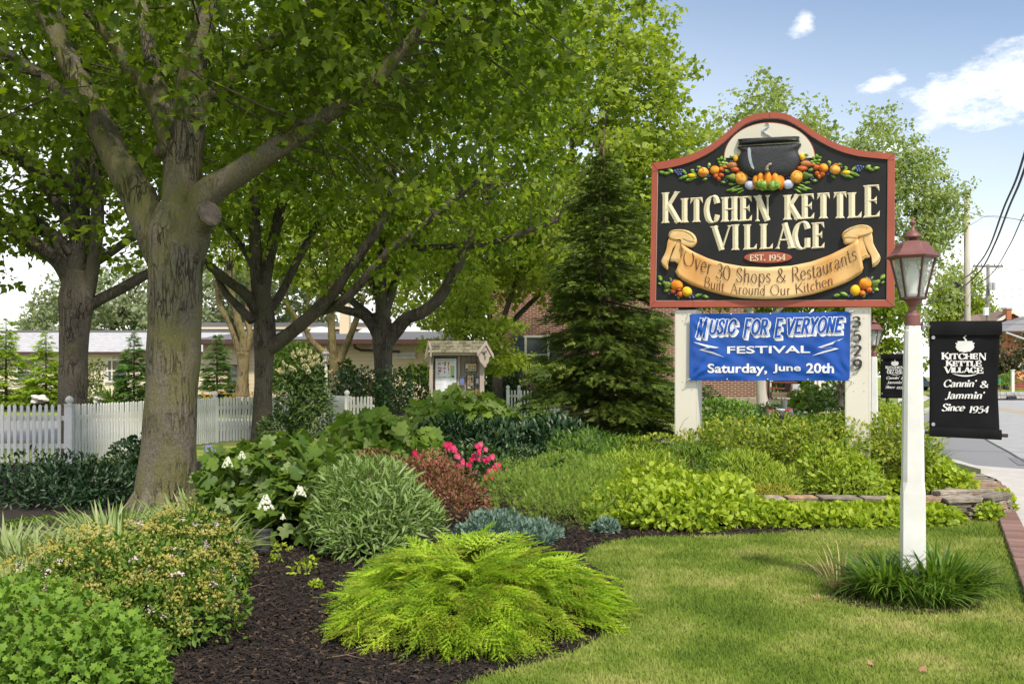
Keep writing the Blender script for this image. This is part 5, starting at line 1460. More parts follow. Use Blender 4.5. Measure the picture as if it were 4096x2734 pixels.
# gable ends: left (seen from inside) and right
for gx, nm in ((K(205, 110).x, 'l'), (K(1200, 110).x, 'r')):
    mb = MB(); rz_ = K(0, 112).z - .03; ez_ = K(0, 360).z
    mb.slab([(-.42, ez_ - .02), (.42, ez_ - .02), (.42, ez_ + .04), (0, rz_), (-.42, ez_ + .04)], (Vector((gx - .02, KY, 0)), Vector((0, 1, 0)), Vector((0, 0, 1)), Vector((1, 0, 0))), 0, .03); kb(mb, 'gable', m_taupe2)
    for sy in (-1, 1):
        mb = MB(); mb.slab([(0, rz_ + .05), (0, rz_ - .04), (sy * .46, ez_ - .05), (sy * .46, ez_ + .03)], (Vector((gx + .012, KY, 0)), Vector((0, 1, 0)), Vector((0, 0, 1)), Vector((1, 0, 0))), 0, .035); kb(mb, 'barge_board', m_taupe)
    mb = MB()
    mb.slab([(-.30, ez_), (.30, ez_), (.28, ez_ - .10), (.20, ez_ - .16), (.16, ez_ - .28), (-.16, ez_ - .28), (-.20, ez_ - .16), (-.28, ez_ - .10)], (Vector((gx, KY, 0)), Vector((0, 1, 0)), Vector((0, 0, 1)), Vector((1, 0, 0))), 0, .03); kb(mb, 'bracket_board', m_taupe)
for tr, dd, ang in (([(1045, 330), (1200, 138), (1337, 372), (1318, 392), (1272, 400), (1252, 500), (1215, 540), (1200, 600), (1105, 490), (1075, 380)], -.36, .55), ([(138, 372), (200, 128), (258, 310), (245, 370), (225, 480), (210, 580), (190, 580), (172, 450)], -.30, -.5)):
    q3 = [K(x, y) for x, y in tr]; xm_ = sum(p.x for p in q3) / len(q3)
    mb = MB(); mb.slab([((p.x - xm_) / cos(ang), p.z) for p in q3], (Vector((xm_, KY + dd, 0)), Vector((cos(ang), sin(ang), 0)), Vector((0, 0, 1)), Vector((sin(ang), -cos(ang), 0))), 0, .04); kb(mb, 'gable_end', m_taupe)
    mb = MB(); ap_ = q3[1]; bt = [q3[0], q3[2]]
    for e_ in bt:
        mb.slab([((ap_.x - xm_) / cos(ang), ap_.z + .03), ((ap_.x - xm_) / cos(ang), ap_.z - .06), ((e_.x - xm_) / cos(ang), e_.z - .08), ((e_.x - xm_) / cos(ang), e_.z + .02)], (Vector((xm_, KY + dd, 0)), Vector((cos(ang), sin(ang), 0)), Vector((0, 0, 1)), Vector((sin(ang), -cos(ang), 0))), .042, .07)
    kb(mb, 'barge_board', m_taupe)
xl, xr = K(195, 0).x - .02, K(1200, 0).x + .05
rz_, ez_ = K(0, 112).z + .02, K(0, 318).z
for side in (-1, 1):
    for r_ in range(4):
        t0, t1 = r_ / 4, (r_ + 1.18) / 4
        x = xl - random.uniform(0, .05)
        while x < xr:
            w = random.uniform(.10, .17)
            y0_, y1_ = side * .44 * t0, side * .44 * t1; z0_, z1_ = rz_ + (ez_ - rz_) * t0, rz_ + (ez_ - rz_) * t1 + .006
            xa, xb = max(x, xl), min(x + w - .006, xr); dj = random.uniform(-.012, .012)
            mb = MB(); lf_ = .022 - .006
            q = [Vector((xa, KY + y0_, z0_ + .0)), Vector((xb, KY + y0_, z0_)), Vector((xb, KY + y1_ + dj * side, z1_ + lf_)), Vector((xa, KY + y1_ + dj * side, z1_ + lf_))]
            dn = Vector((0, 0, -.018))
            mb.add(q + [p + dn for p in q], [(0, 1, 2, 3), (4, 7, 6, 5), (2, 6, 7, 3), (1, 5, 6, 2), (0, 3, 7, 4), (0, 4, 5, 1)])
            if xb > xa: kb(mb, 'shingle', m_shingle)
            x += w
# framed map and boards
kbox('map_frame', 270, 412, 692, 1088, -.05, -.012, m_frame_dk); mapp = kbox('map_sheet', 288, 428, 674, 1078, -.056, -.050, m_paper)
pal = {'r': (.55, .12, .10), 'b': (.12, .20, .55), 'o': (.75, .40, .08), 'g': (.25, .40, .10), 'lg': (.42, .55, .25), 'k': (.03, .03, .03), 'pg': (.6, .62, .68), 'cr': (.72, .62, .40), 't': (.5, .32, .22), 'or': (.8, .35, .08), 'w': (.8, .8, .8)}
pm = {k: M('print_' + k, c, None, 10, .5) for k, c in pal.items()}
def kprint(lst, d, name='printed_patch'):
    bym = {}
    for x0, y0, x1, y1, c in lst: bym.setdefault(c, []).append((x0, y0, x1, y1))
    for c, l in bym.items():
        mb = MB()
        for x0, y0, x1, y1 in l:
            a, b_ = K(x0, y1), K(x1, y0)
            mb.add([(a.x, KY + d, a.z), (b_.x, KY + d, a.z), (b_.x, KY + d, b_.z), (a.x, KY + d, b_.z)], [(0, 1, 2, 3)])
        kb(mb, name, pm[c], kind='stuff')
kprint([(335, 492, 390, 503, 'o'), (335, 512, 390, 523, 'r'), (335, 530, 390, 541, 'b'), (412, 488, 432, 530, 'o'), (448, 485, 490, 510, 'r'), (450, 515, 480, 560, 'r'), (515, 490, 540, 540, 'r'), (515, 545, 535, 600, 'o'), (520, 605, 538, 650, 'r'), (440, 590, 475, 620, 'r'), (335, 585, 370, 612, 'b'), (375, 590, 400, 620, 'r'), (340, 632, 395, 672, 'r'), (355, 645, 380, 660, 'b'), (445, 650, 465, 695, 'r'), (565, 560, 635, 770, 'lg'), (330, 680, 360, 730, 'lg'), (328, 758, 410, 780, 'lg'), (425, 760, 490, 780, 't'), (505, 762, 580, 780, 'lg'), (590, 745, 636, 780, 'lg'), (530, 660, 540, 720, 'g'), (545, 488, 562, 500, 'b'), (595, 490, 612, 502, 'b'), (420, 600, 430, 625, 'g')] + [(300, 805 + 17 * i, 465 - (i * 37) % 60, 809 + 17 * i, 'pg') for i in range(14)] + [(490, 805 + 17 * i, 650 - (i * 53) % 70, 809 + 17 * i, 'pg') for i in range(13)] + [(300, 800, 410, 806, 'or'), (300, 898, 400, 903, 'or')], -.0575)
kfr = (Vector((0, KY - .058, 0)), Vector((1, 0, 0)), Vector((0, 0, 1)), Vector((0, -1, 0)))
mb = MB(); a, b_ = K(318, 465), K(650, 446); stamp(mb, kfr, 'WELCOME TO KITCHEN KETTLE VILLAGE', (a.x, a.z, b_.x, b_.z), .001, .01); kb(mb, 'lettering', pm['k'])
for fx0, fy0, fx1, fy1 in ((825, 500, 1055, 670), (865, 715, 1002, 995)):
    kbox('board_frame', fx0, fy0, fx1, fy1, -.03, -.002, m_frame_dk); kbox('board_sheet', fx0 + 14, fy0 + 14, fx1 - 14, fy1 - 14, -.036, -.030, pm['cr'])
kfr2 = (Vector((0, KY - .038, 0)), Vector((1, 0, 0)), Vector((0, 0, 1)), Vector((0, -1, 0)))
mb = MB(); a, b_ = K(872, 540), K(1002, 518); stamp(mb, kfr2, 'Locally Made', (a.x, a.z, b_.x, b_.z), .001, .012); kb(mb, 'lettering', pm['k'])
kprint([(848, 550, 878, 598, 'w'), (890, 552, 938, 598, 't'), (950, 552, 985, 595, 'or'), (998, 552, 1030, 598, 't'), (848, 608, 885, 645, 'k'), (892, 606, 938, 645, 't'), (948, 608, 988, 642, 'g'), (1000, 608, 1028, 645, 'b'), (888, 775, 925, 825, 't'), (938, 775, 972, 825, 'k'), (885, 838, 925, 872, 'or'), (938, 835, 978, 872, 'r'), (885, 885, 925, 940, 't'), (938, 885, 975, 920, 'w'), (935, 930, 975, 970, 'k'), (895, 735, 960, 742, 'k'), (895, 748, 970, 755, 'k')], -.0375)
for hx, hy, c in ((778, 765, 'b'), (1060, 765, 'w'), (778, 960, 't'), (1060, 960, 'or')):
    t_ = kbox('brochure_holder', hx - 38, hy, hx + 42, hy + 158, -.10, -.012, m_greyplastic)
    a, b_ = K(hx - 22, hy + 118), K(hx + 22, hy + 30); mb = MB(); mb.add([(a.x, KY - .103, a.z), (b_.x, KY - .103, a.z), (b_.x, KY - .103, b_.z), (a.x, KY - .103, b_.z)], [(0, 1, 2, 3)]); kb(mb, 'brochure', pm[c])
    a, b_ = K(hx - 44, hy + 8), K(hx + 52, hy - 6); mb = MB(); mb.box(((a.x + b_.x) / 2, KY - .06, b_.z), (b_.x - a.x, .12, .015)); kb(mb, 'holder_lid', m_greyplastic)
# rubbish bin
b0 = W(488.5, 410, 23.2)
bin_ = thing('rubbish_bin', 'square taupe rubbish bin with a lipped lid right of the kiosk', 'bin', (b0.x, 23.2, 0))
mb = MB(); mb.box((0, 0, .47), (.42, .42, .94), .35, .98); mb.build('bin_body', m_taupe, bin_, bevel=.01)
mb = MB(); mb.box((0, 0, .80), (.45, .45, .14), .35); mb.build('bin_band', m_taupe, bin_, bevel=.006)
mb = MB(); mb.box((0, 0, .935), (.46, .46, .012), .35); mb.build('liner_edge', m_wh, bin_)
mb = MB(); mb.box((0, 0, 1.0), (.50, .50, .10), .35, .94); mb.build('lid', m_taupe, bin_, bevel=.01)
mb = MB(); mb.slab([(-.14, .1), (.0, .1), (.12, .66), (.06, .66)], (Vector((0, 0, 0)), Vector((cos(.35), sin(.35), 0)), Vector((0, 0, 1)), Vector((sin(.35), -cos(.35), 0))), .205, .22); mb.build('bin_brace', m_taupe, bin_)

# ------------------------------------------------------------------ buildings at left
def sidingmat(name, c1, c2, step, grout=.12):
    m, nt, p, o = nmat(name)
    L(nt, ramp(nt, noise(nt, .8, 3), [(.3, c1), (.7, c2)]), p.inputs['Base Color'])
    p.inputs['Roughness'].default_value = .7
    return m
m_siding = sidingmat('cream_siding', (0.84, 0.75, 0.57), (0.80, 0.71, 0.53), .11)
m_stucco = M('beige_block', (0.74, 0.61, 0.41), (0.68, 0.56, 0.38), .7, .8)
m_roofg = M('grey_shingles', (0.52, 0.51, 0.52), (0.36, 0.355, 0.365), 5, .9, .3, .02, stretch=(.6, 2.5, 2.5), lo=.4, hi=.6)
m_roofs = M('slate_roof', (0.27, 0.265, 0.27), (0.19, 0.185, 0.19), 5, .9, .3, .02, stretch=(.6, 2.5, 2.5))
m_roofd = M('dark_flat_roof', (0.17, 0.17, 0.18), (0.12, 0.12, 0.13), .6, .85, stretch=(.4, 2, 2))
m_gutter = M('brown_gutter', (0.085, 0.038, 0.032), None, 5, .5)
m_winglass = M('window_glass', (0.05, 0.06, 0.065), (0.12, 0.13, 0.13), 1.2, .08)
m_blind = M('window_blind', (.26, .20, .15), None, 5, .7)
bY = 57.0
bx0, bx1 = X(-60, bY), X(204, bY)
house = thing('long_bungalow', 'long cream clapboard building with a grey shingled roof at the far left', 'building', ((bx0 + bx1) / 2, bY, 0))
HO = house.location.copy()
def hb(mb, name, mat, **kw): return mb.build(name, mat, house, origin=HO, **kw)
zE = W(0, 352.5, bY).z
mb = MB(); mb.box(((bx0 + bx1) / 2, bY + 4, zE / 2), (bx1 - bx0, 8, zE)); hb(mb, 'wall', m_siding)
nbd = 22
mb = MB()
for i in range(nbd):
    z0_ = .25 + (zE - .25) * i / nbd; z1_ = .25 + (zE - .25) * (i + 1) / nbd
    mb.add([(bx0, bY - .03, z0_), (bx1, bY - .03, z0_), (bx1, bY - .004, z1_), (bx0, bY - .004, z1_), (bx0, bY - .002, z0_), (bx1, bY - .002, z0_)], [(0, 1, 2, 3), (4, 5, 1, 0)])
hb(mb, 'siding', m_siding, kind='stuff')
rY = 61.5; zR = W(0, 331.5, rY).z
mb = MB(); mb.add([(bx0 - .4, bY - .5, zE), (bx1 + .4, bY - .5, zE), (bx1 + .4, rY, zR), (bx0 - .4, rY, zR), (bx0 - .4, bY + 8.5, zE), (bx1 + .4, bY + 8.5, zE), (bx0 - .4, bY - .5, zE - .05), (bx1 + .4, bY - .5, zE - .05)], [(0, 1, 2, 3), (3, 2, 5, 4), (1, 5, 2), (0, 3, 4), (6, 7, 1, 0)]); hb(mb, 'roof', m_roofg)
mb = MB(); mb.box(((bx0 + bx1) / 2, rY, zR + .04), (bx1 - bx0 + .8, .3, .1)); hb(mb, 'ridge_cap', m_roofd)
mb = MB(); mb.box(((bx0 + bx1) / 2, bY - .56, zE - .02), (bx1 - bx0 + .8, .13, .15)); hb(mb, 'gutter', m_gutter)
mb = MB(); mb.box(((bx0 + bx1) / 2, bY - .27, zE - .11), (bx1 - bx0 + .6, .46, .03)); hb(mb, 'soffit', m_white)
mb = MB(); mb.box((X(112.5, bY), bY - .07, zE / 2), (.08, .07, zE - .2)); hb(mb, 'downspout', m_siding)
def window(builder, wx, Y, z0_, z1_, w, frame=m_white, blind=.5, org=None):
    cx = wx
    mb = MB()
    t_ = .10
    for c, s_ in (((cx, Y - .05, z1_), (w + .2, .1, t_)), ((cx, Y - .06, z0_), (w + .24, .12, t_)), ((cx - w / 2, Y - .05, (z0_ + z1_) / 2), (t_, .1, z1_ - z0_ - t_)), ((cx + w / 2, Y - .05, (z0_ + z1_) / 2), (t_, .1, z1_ - z0_ - t_)), ((cx, Y - .045, (z0_ + z1_) / 2), (w - t_, .07, .07))):
        mb.box(c, s_)
    fr = builder(mb, 'window', frame)
    base = Vector(fr.parent.location)
    for a, b_, m_ in ((z0_, (z0_ + z1_) / 2, m_winglass), ((z0_ + z1_) / 2, z1_, m_winglass)):
        mb = MB(); mb.box((cx, Y - .02, (a + b_) / 2), (w - .08, .02, b_ - a - .06))
        o = mb.build('pane', m_, fr, origin=base)
    if blind:
        mb = MB(); mb.box((cx, Y - .034, z1_ - (z1_ - z0_) * blind / 2), (w - .14, .006, (z1_ - z0_) * blind - .08)); mb.build('blind', m_blind, fr, origin=base)
    return fr
window(hb, X(27, bY), bY - .03, W(0, 382, bY).z, W(0, 358.5, bY).z, 1.0); window(hb, X(118, bY), bY - .03, W(0, 381, bY).z, W(0, 359.5, bY).z, 1.1)
window(hb, X(-25, bY), bY - .03, W(0, 382, bY).z, W(0, 358.5, bY).z, 1.0)
# flat-roofed beige building
fY = 52.0; fx0, fx1 = X(203, fY), X(432, fY); zF = W(0, 341.5, fY).z
fl = thing('beige_building', 'beige block building with flat dark roof and brown gutter behind the fence', 'building', ((fx0 + fx1) / 2, fY, 0))
FO = fl.location.copy()
def fb_(mb, name, mat, **kw): return mb.build(name, mat, fl, origin=FO, **kw)
mb = MB(); mb.box(((fx0 + fx1) / 2, fY + 7, zF / 2), (fx1 - fx0, 14, zF)); fb_(mb, 'wall', m_stucco)
mb = MB()
for i in range(1, 17):
    mb.box(((fx0 + fx1) / 2, fY - .001, i * zF / 17), (fx1 - fx0 - .1, .004, .012))
fb_(mb, 'block_joints', M('joint_beige', (.50, .40, .26), None, 5, .8), kind='stuff')
mb = MB(); z1_ = W(0, 331, fY + 11).z
mb.add([(fx0 - .7, fY - .8, zF + .05), (fx1 + .5, fY - .8, zF + .05), (fx1 + .5, fY + 11, z1_), (fx0 - .7, fY + 11, z1_), (fx0 - .7, fY - .8, zF - .08), (fx1 + .5, fY - .8, zF - .08), (fx1 + .5, fY + 11, zF - .08), (fx0 - .7, fY + 11, zF - .08)], [(0, 1, 2, 3), (4, 5, 1, 0), (5, 6, 2, 1), (3, 7, 4, 0), (7, 6, 5, 4)]); fb_(mb, 'roof', m_roofd)
mb = MB(); mb.box(((fx0 + fx1) / 2, fY - .86, zF - .01), (fx1 - fx0 + 1.2, .14, .22)); fb_(mb, 'gutter', m_gutter)
z2_ = W(0, 326, fY + 16).z
mb = MB(); mb.box((X(300, fY + 14), fY + 15, (z1_ + z2_) / 2 - .1), (X(420, fY + 14) - X(225, fY + 14), 6, z2_ - z1_ + .3)); fb_(mb, 'upper_roof', m_roofd)
mb = MB(); mb.box((X(300, fY + 14), fY + 11.95, z1_ + .25), (X(421, fY + 14) - X(224, fY + 14), .1, .12)); fb_(mb, 'roof_edge', m_stucco)
m_skyl = M('skylight_white', (.72, .76, .8), (.6, .64, .68), 2, .3)
for u_, v_, r_, Y_ in ((321, 332, .75, 62), (317, 326.5, .62, 69), (298.5, 337, .26, 56), (368, 333.5, .7, 62)):
    p = W(u_, v_, Y_); mb = MB(); mb.lathe((p.x, p.y, p.z - .1), [(r_, 0), (r_ * .97, .12), (r_ * .8, .3), (r_ * .45, .42), (.02, .46)], 16); fb_(mb, 'skylight', m_skyl, smooth=True)
for u_, v_ in ((288.5, 315), (298, 316), (316, 322)):
    p = W(u_, v_, 74); mb = MB(); mb.lathe((p.x, p.y, p.z - .9), [(.22, 0), (.22, .55), (.38, .6), (.4, .8), (.2, .95)], 10); fb_(mb, 'roof_vent', m_skyl)
a = W(340.5, 300, 60); b_ = W(350, 336, 60); mb = MB(); mb.box(((a.x + b_.x) / 2, 60, (a.z - .3 + b_.z) / 2), (b_.x - a.x, .7, a.z - b_.z + .5)); fb_(mb, 'chimney', m_stucco)
mb = MB(); mb.tube([(X(356, fY), fY - .8, zF), (X(356.5, fY), fY - .5, zF - .3), (X(361, fY), fY - .12, zF - .42), (X(400, fY), fY - .12, zF - .50)], .07, 8); fb_(mb, 'drain_pipe', m_gutter)
for u_, va, vb in ((238, 384, 365), (405, 357, 353)):
    window(fb_, X(u_, fY), fY, W(0, va, fY).z, W(0, vb, fY).z, .9, frame=m_gutter if u_ < 300 else m_white, blind=0)
mb = MB(); mb.box((X(246.5, fY), fY - .08, zF / 2), (.1, .1, zF - .1)); fb_(mb, 'downspout', m_gutter)
# red barn gable far behind
rb0 = W(285, 326, 80); barn = thing('red_barn', 'red gabled barn end rising above the beige flat roof', 'barn', (rb0.x, 80, 0))
m_barn = M('barn_red', (0.36, 0.06, 0.05), (0.30, 0.05, 0.045), 3, .8)
hw = X(297, 80) - X(285.5, 80); e_, r_ = W(0, 321.5, 80).z, W(0, 316.2, 80).z
mb = MB(); mb.slab([(-hw, 0), (hw, 0), (hw, e_), (0, r_), (-hw, e_)], (Vector((0, 0, 0)), Vector((1, 0, 0)), Vector((0, 0, 1)), Vector((0, -1, 0))), -6, 0); mb.build('wall', m_barn, barn)
for s_ in (-1, 1):
    mb = MB(); mb.slab([(0, r_ + .05), (0, r_ - .1), (s_ * (hw + .4), e_ - .35), (s_ * (hw + .4), e_ - .2)], (Vector((0, -.05, 0)), Vector((1, 0, 0)), Vector((0, 0, 1)), Vector((0, -1, 0))), -6, .3); mb.build('roof', m_cream, barn)

# ------------------------------------------------------------------ brick building in the middle
def brickmat(name, c1, c2, mort, bw, bh, ms=.02):
    m, nt, p, o = nmat(name)
    t = N(nt, 'ShaderNodeTexCoord'); mp_ = N(nt, 'ShaderNodeMapping'); mp_.inputs['Rotation'].default_value = (radians(90), 0, 0)
    s_ = N(nt, 'ShaderNodeSeparateXYZ'); L(nt, t.outputs['Object'], s_.inputs[0]); c_ = N(nt, 'ShaderNodeCombineXYZ')
    ad = N(nt, 'ShaderNodeMath', operation='ADD'); L(nt, s_.outputs['X'], ad.inputs[0]); L(nt, s_.outputs['Y'], ad.inputs[1]); L(nt, ad.outputs[0], c_.inputs[0]); L(nt, s_.outputs['Z'], c_.inputs[1])
    br = N(nt, 'ShaderNodeTexBrick'); L(nt, c_.outputs[0], br.inputs['Vector'])
    br.inputs['Color1'].default_value = rgba(c1); br.inputs['Color2'].default_value = rgba(c2); br.inputs['Mortar'].default_value = rgba(mort)
    br.inputs['Scale'].default_value = 1; br.inputs['Brick Width'].default_value = bw; br.inputs['Row Height'].default_value = bh; br.inputs['Mortar Size'].default_value = ms; br.inputs['Bias'].default_value = -.2
    L(nt, br.outputs['Color'], p.inputs['Base Color']); p.inputs['Roughness'].default_value = .85
    b_ = N(nt, 'ShaderNodeBump'); b_.inputs['Strength'].default_value = .6; b_.inputs['Distance'].default_value = .01; b_.invert = True; L(nt, br.outputs['Fac'], b_.inputs['Height']); L(nt, b_.outputs[0], p.inputs['Normal'])
    return m
m_brick = brickmat('red_brick', (0.165, 0.050, 0.036), (0.095, 0.030, 0.026), (0.46, 0.35, 0.26), .30, .082, .013)
qY = 45.0
qx0, qx1 = X(487, qY), X(772, qY)
hall = thing('brick_hall', 'dark red brick building with pale mortar and shuttered windows behind spruce and sign', 'building', ((qx0 + qx1) / 2, qY, 0))
QO = hall.location.copy()
def qb(mb, name, mat, **kw): return mb.build(name, mat, hall, origin=QO, **kw)
mb = MB(); mb.box(((qx0 + qx1) / 2, qY + 5, 3.25), (qx1 - qx0, 10, 5.9)); qb(mb, 'wall', m_brick)
mb = MB(); mb.box(((qx0 + qx1) / 2, qY + 5, .2), (qx1 - qx0 + .1, 10.1, .9)); qb(mb, 'foundation', m_stone)
mb = MB(); mb.add([(qx0 - .5, qY - .5, 6.2), (qx1 + .5, qY - .5, 6.2), (qx1 + .5, qY + 5, 8.2), (qx0 - .5, qY + 5, 8.2), (qx0 - .5, qY + 10.5, 6.2), (qx1 + .5, qY + 10.5, 6.2)], [(0, 1, 2, 3), (3, 2, 5, 4), (1, 5, 2), (0, 3, 4), (0, 4, 5, 1)]); qb(mb, 'roof', m_roofs)
m_shut = M('shutter_blue', (0.075, 0.10, 0.125), (.06, .08, .10), 4, .6)
for u_, va, vb in ((537, 373, 336), (632, 373, 336)):
    cx = X(u_, qY); z0_, z1_ = W(0, va, qY).z, W(0, vb, qY).z
    window(qb, cx, qY, z0_, z1_, 1.0, frame=m_cream, blind=0)
    for s_ in (-1, 1):
        mb = MB(); mb.box((cx + s_ * .80, qY - .03, (z0_ + z1_) / 2), (.40, .05, z1_ - z0_ + .1))
        for i in range(12): mb.box((cx + s_ * .80, qY - .06, z0_ + .1 + (z1_ - z0_ - .1) * i / 12), (.32, .02, .05), rx=.5)
        qb(mb, 'shutter', m_shut)
mb = MB(); mb.box((X(770.5, qY), qY - .1, 3), (.12, .12, 6)); qb(mb, 'downspout', m_cream)
# terrace beyond the brick hall
tY = 44.0
ter = thing('terrace', 'low cafe terrace with planter boxes beside the brick building', 'terrace', (X(800, tY), tY, 0))
TO = ter.location.copy()
def tb(mb, name, mat, **kw): return mb.build(name, mat, ter, origin=TO, **kw)
zt_ = W(0, 398.5, tY).z
mb = MB(); mb.box((X(800, tY) + .4, tY + 3, zt_ / 2 - .01), (3.6, 6.5, zt_)); tb(mb, 'terrace_floor', m_conc)
m_plank = M('weathered_plank', (0.20, 0.15, 0.10), (0.14, 0.105, 0.075), 5, .85, stretch=(.4, 4, 4))
for k in range(2):
    mb = MB(); mb.box((X(787, tY) - .05, tY - .3, zt_ + .12 + k * .12), (1.45, .4, .112)); tb(mb, 'planter_board', m_plank)
# columns
for u_ in (811.5, 815, 819, 822):
    p = W(u_, 390, tY + 1); mb = MB(); mb.lathe((p.x, p.y, zt_), [(.09, 0), (.075, .1), (.065, 2.2), (.09, 2.3)], 12); tb(mb, 'column', m_cream, smooth=True)
a, b_ = W(823, 383, 43), W(838, 391.5, 41)
mb = MB(); mb.tube([a, b_], .05, 6); tb(mb, 'handrail', m_shut)
for i in range(9):
    p = a.lerp(b_, (i + .4) / 9); mb = MB(); mb.box((p.x, p.y, (p.z + .35) / 2 + .12), (.05, .05, p.z - .35)); tb(mb, 'baluster', m_cream)
mb = MB(); mb.box((X(812, tY), tY + 6.2, zt_ + 2.6), (4.2, 3, .2)); tb(mb, 'porch_roof', m_roofd)
# cafe table and chairs, grey mailbox
m_iron = M('black_iron', (.02, .02, .022), None, 8, .5)
m_redw = M('red_brown_wood', (.26, .07, .045), None, 6, .6)
ct = thing('cafe_table', 'red brown cafe table on the terrace below the blue banner', 'table', (X(783.5, 44.3), 44.3, zt_ - .0))
mb = MB(); mb.box((0, 0, .72), (1.0, .8, .04)); mb.build('tabletop', m_redw, ct)
for sx in (-.4, .4):
    for sy in (-.3, .3):
        mb = MB(); mb.box((sx, sy, .35), (.06, .06, .7)); mb.build('leg', m_redw, ct)
def chair(x, y, rz, lab):
    c = thing('iron_chair', lab, 'chair', (x, y, zt_), rz, 'black iron chairs on the terrace')
    mb = MB(); mb.box((0, 0, .45), (.46, .44, .05)); mb.build('seat', m_redw, c, bevel=.01)
    for sx in (-.2, .2):
        for sy in (-.19, .19):
            mb = MB(); mb.tube([(sx, sy, .44), (sx * 1.15, sy * 1.2, 0)], .014, 6); mb.build('leg', m_iron, c)
    mb = MB()
    for sx in (-.2, .2): mb.tube([(sx, .2, .42), (sx, .25, .95)], .014, 6)
    mb.tube([(-.2, .25, .95), (0, .27, 1.0), (.2, .25, .95)], .014, 6)
    for i in range(4): mb.tube([(-.12 + .08 * i, .21, .46), (-.12 + .08 * i, .255, .96)], .008, 5)
    mb.build('backrest', m_iron, c)
chair(X(778, 43.9), 43.9, 2.6, 'black iron chair with red seat at the left of the terrace table'); chair(X(790, 44.6), 44.9, -.6, 'black iron chair behind the terrace table')
gb = thing('grey_mailbox', 'grey metal lidded box on a post at the terrace edge', 'box', (X(795.5, 43.2), 43.2, 0))
zc = W(0, 386, 43.2).z
mb = MB(); mb.box((0, 0, zc), (.34, .3, .2), 0, .92); mb.build('lid', m_greyplastic if False else M('grey_lid', (.5, .5, .5), None, 8, .5), gb, bevel=.02)
mb = MB(); mb.box((0, 0, zc - .13), (.38, .34, .05)); mb.build('rim', M('grey_rim', (.42, .42, .42), None, 8, .5), gb)
mb = MB(); mb.box((0, 0, (zc - .15) / 2), (.1, .1, zc - .15)); mb.build('post', m_cream, gb)
# ------------------------------------------------------------------ spot lamps behind the sign and in the bed
m_lens = M('red_lens', (.55, .02, .04), (.42, .015, .03), 7, .2)
for u_, v_, lens, tilt, lab in ((770, 410, m_lens, .35, 'left red-lensed ground floodlight behind the sign hedge'), (780.5, 409.5, m_skyl, .0, 'white-lensed floodlight between the two red ones'), (788, 410, m_lens, -.35, 'right red-lensed ground floodlight behind the sign hedge')):
    p = W(u_, v_, 15.2); t = thing('floodlight', lab, 'floodlight', (p.x, p.y, 0), 0, 'floodlights behind the sign')
    mb = MB(); mb.lathe((0, 0, 0), [(.025, 0), (.025, p.z - .12)], 8); mb.build('stem', m_iron, t)
    R3 = Matrix.Rotation(tilt, 3, 'Y')
    mb = MB(); mb.lathe((0, 0, 0), [(.02, -.13), (.05, -.11), (.068, -.02), (.068, 0)], 14); mb.v = [tuple(R3 @ Vector(q) + Vector((0, 0, p.z))) for q in mb.v]; mb.build('housing', m_greyplastic, t, smooth=True)
    mb = MB(); mb.lathe((0, 0, 0), [(.070, 0), (.070, .012), (.03, .02), (.001, .021)], 14); mb.v = [tuple(R3 @ Vector(q) + Vector((0, 0, p.z))) for q in mb.v]; mb.build('lens', lens, t)
p = W(784, 400, 19); t = thing('spotlight', 'black cylindrical spotlight on a stake above the floodlights', 'spotlight', (p.x, p.y, 0))
mb = MB(); mb.lathe((0, 0, p.z - .17), [(.055, 0), (.058, .17)], 12); mb.build('housing', m_greyplastic, t)
mb = MB(); mb.lathe((-.02, 0, 0), [(.035, 0), (.035, p.z - .17)], 8); mb.build('stake', m_iron, t)
pl0 = G(262, 553); t = thing('path_light', 'charcoal cylinder ground light in the mulch beside the white hydrangea', 'light', (pl0.x, pl0.y, 0))
m_char = M('charcoal_plastic', (.045, .047, .052), (.055, .057, .062), 4, .5)
mb = MB(); mb.lathe((0, 0, 0), [(.072, -.02), (.076, .19), (.080, .205), (.080, .215), (.072, .215)], 24); mb.build('housing', m_char, t)
mb = MB(); mb.lathe((0, 0, .208), [(.072, 0), (.03, .012), (.001, .014)], 24); mb.build('lens', m_winglass, t)

# ------------------------------------------------------------------ poles, wires, far side of the road
m_polew = M('pole_wood_pale', (0.52, 0.48, 0.42), (0.40, 0.36, 0.31), 3, .85, .4, .02, stretch=(4, 4, .4))
m_poled = M('pole_wood_grey', (0.22, 0.20, 0.18), (0.16, 0.145, 0.13), 3, .85, stretch=(4, 4, .4))
m_cable = M('cable_black', (0.045, 0.045, 0.048), None, 5, .6)
p1 = W(967.5, 190, 45); pole1 = thing('utility_pole', 'pale wooden utility pole nearer the camera, behind the lamp banner', 'utility pole', (p1.x, 45, 0), 0, 'utility poles along the road')
mb = MB(); mb.tube([(0, 0, 0), (0, 0, 4), (-.05, 0, p1.z)], [.155, .14, .108], 14, bumpy=.02); mb.build('shaft', m_polew, pole1, smooth=True)
p2 = W(988, 264, 78); pole2 = thing('utility_pole', 'grey wooden pole with a crossarm and transformer above the orange house', 'utility pole', (p2.x, 78, 0), 0, 'utility poles along the road')
mb = MB(); mb.tube([(0, 0, 0), (0, 0, p2.z)], [.17, .12], 10); mb.build('shaft', m_poled, pole2, smooth=True)
mb = MB(); zc = W(0, 266, 78).z; mb.box((0, 0, zc), (2.3, .12, .14)); mb.build('crossarm', m_poled, pole2)
for i, xx in enumerate((-1.05, -.5, .5, 1.05)):
    mb = MB(); mb.lathe((xx, 0, zc + .07), [(.03, 0), (.05, .08), (.03, .14)], 8); mb.build('insulator', m_greyplastic, pole2)
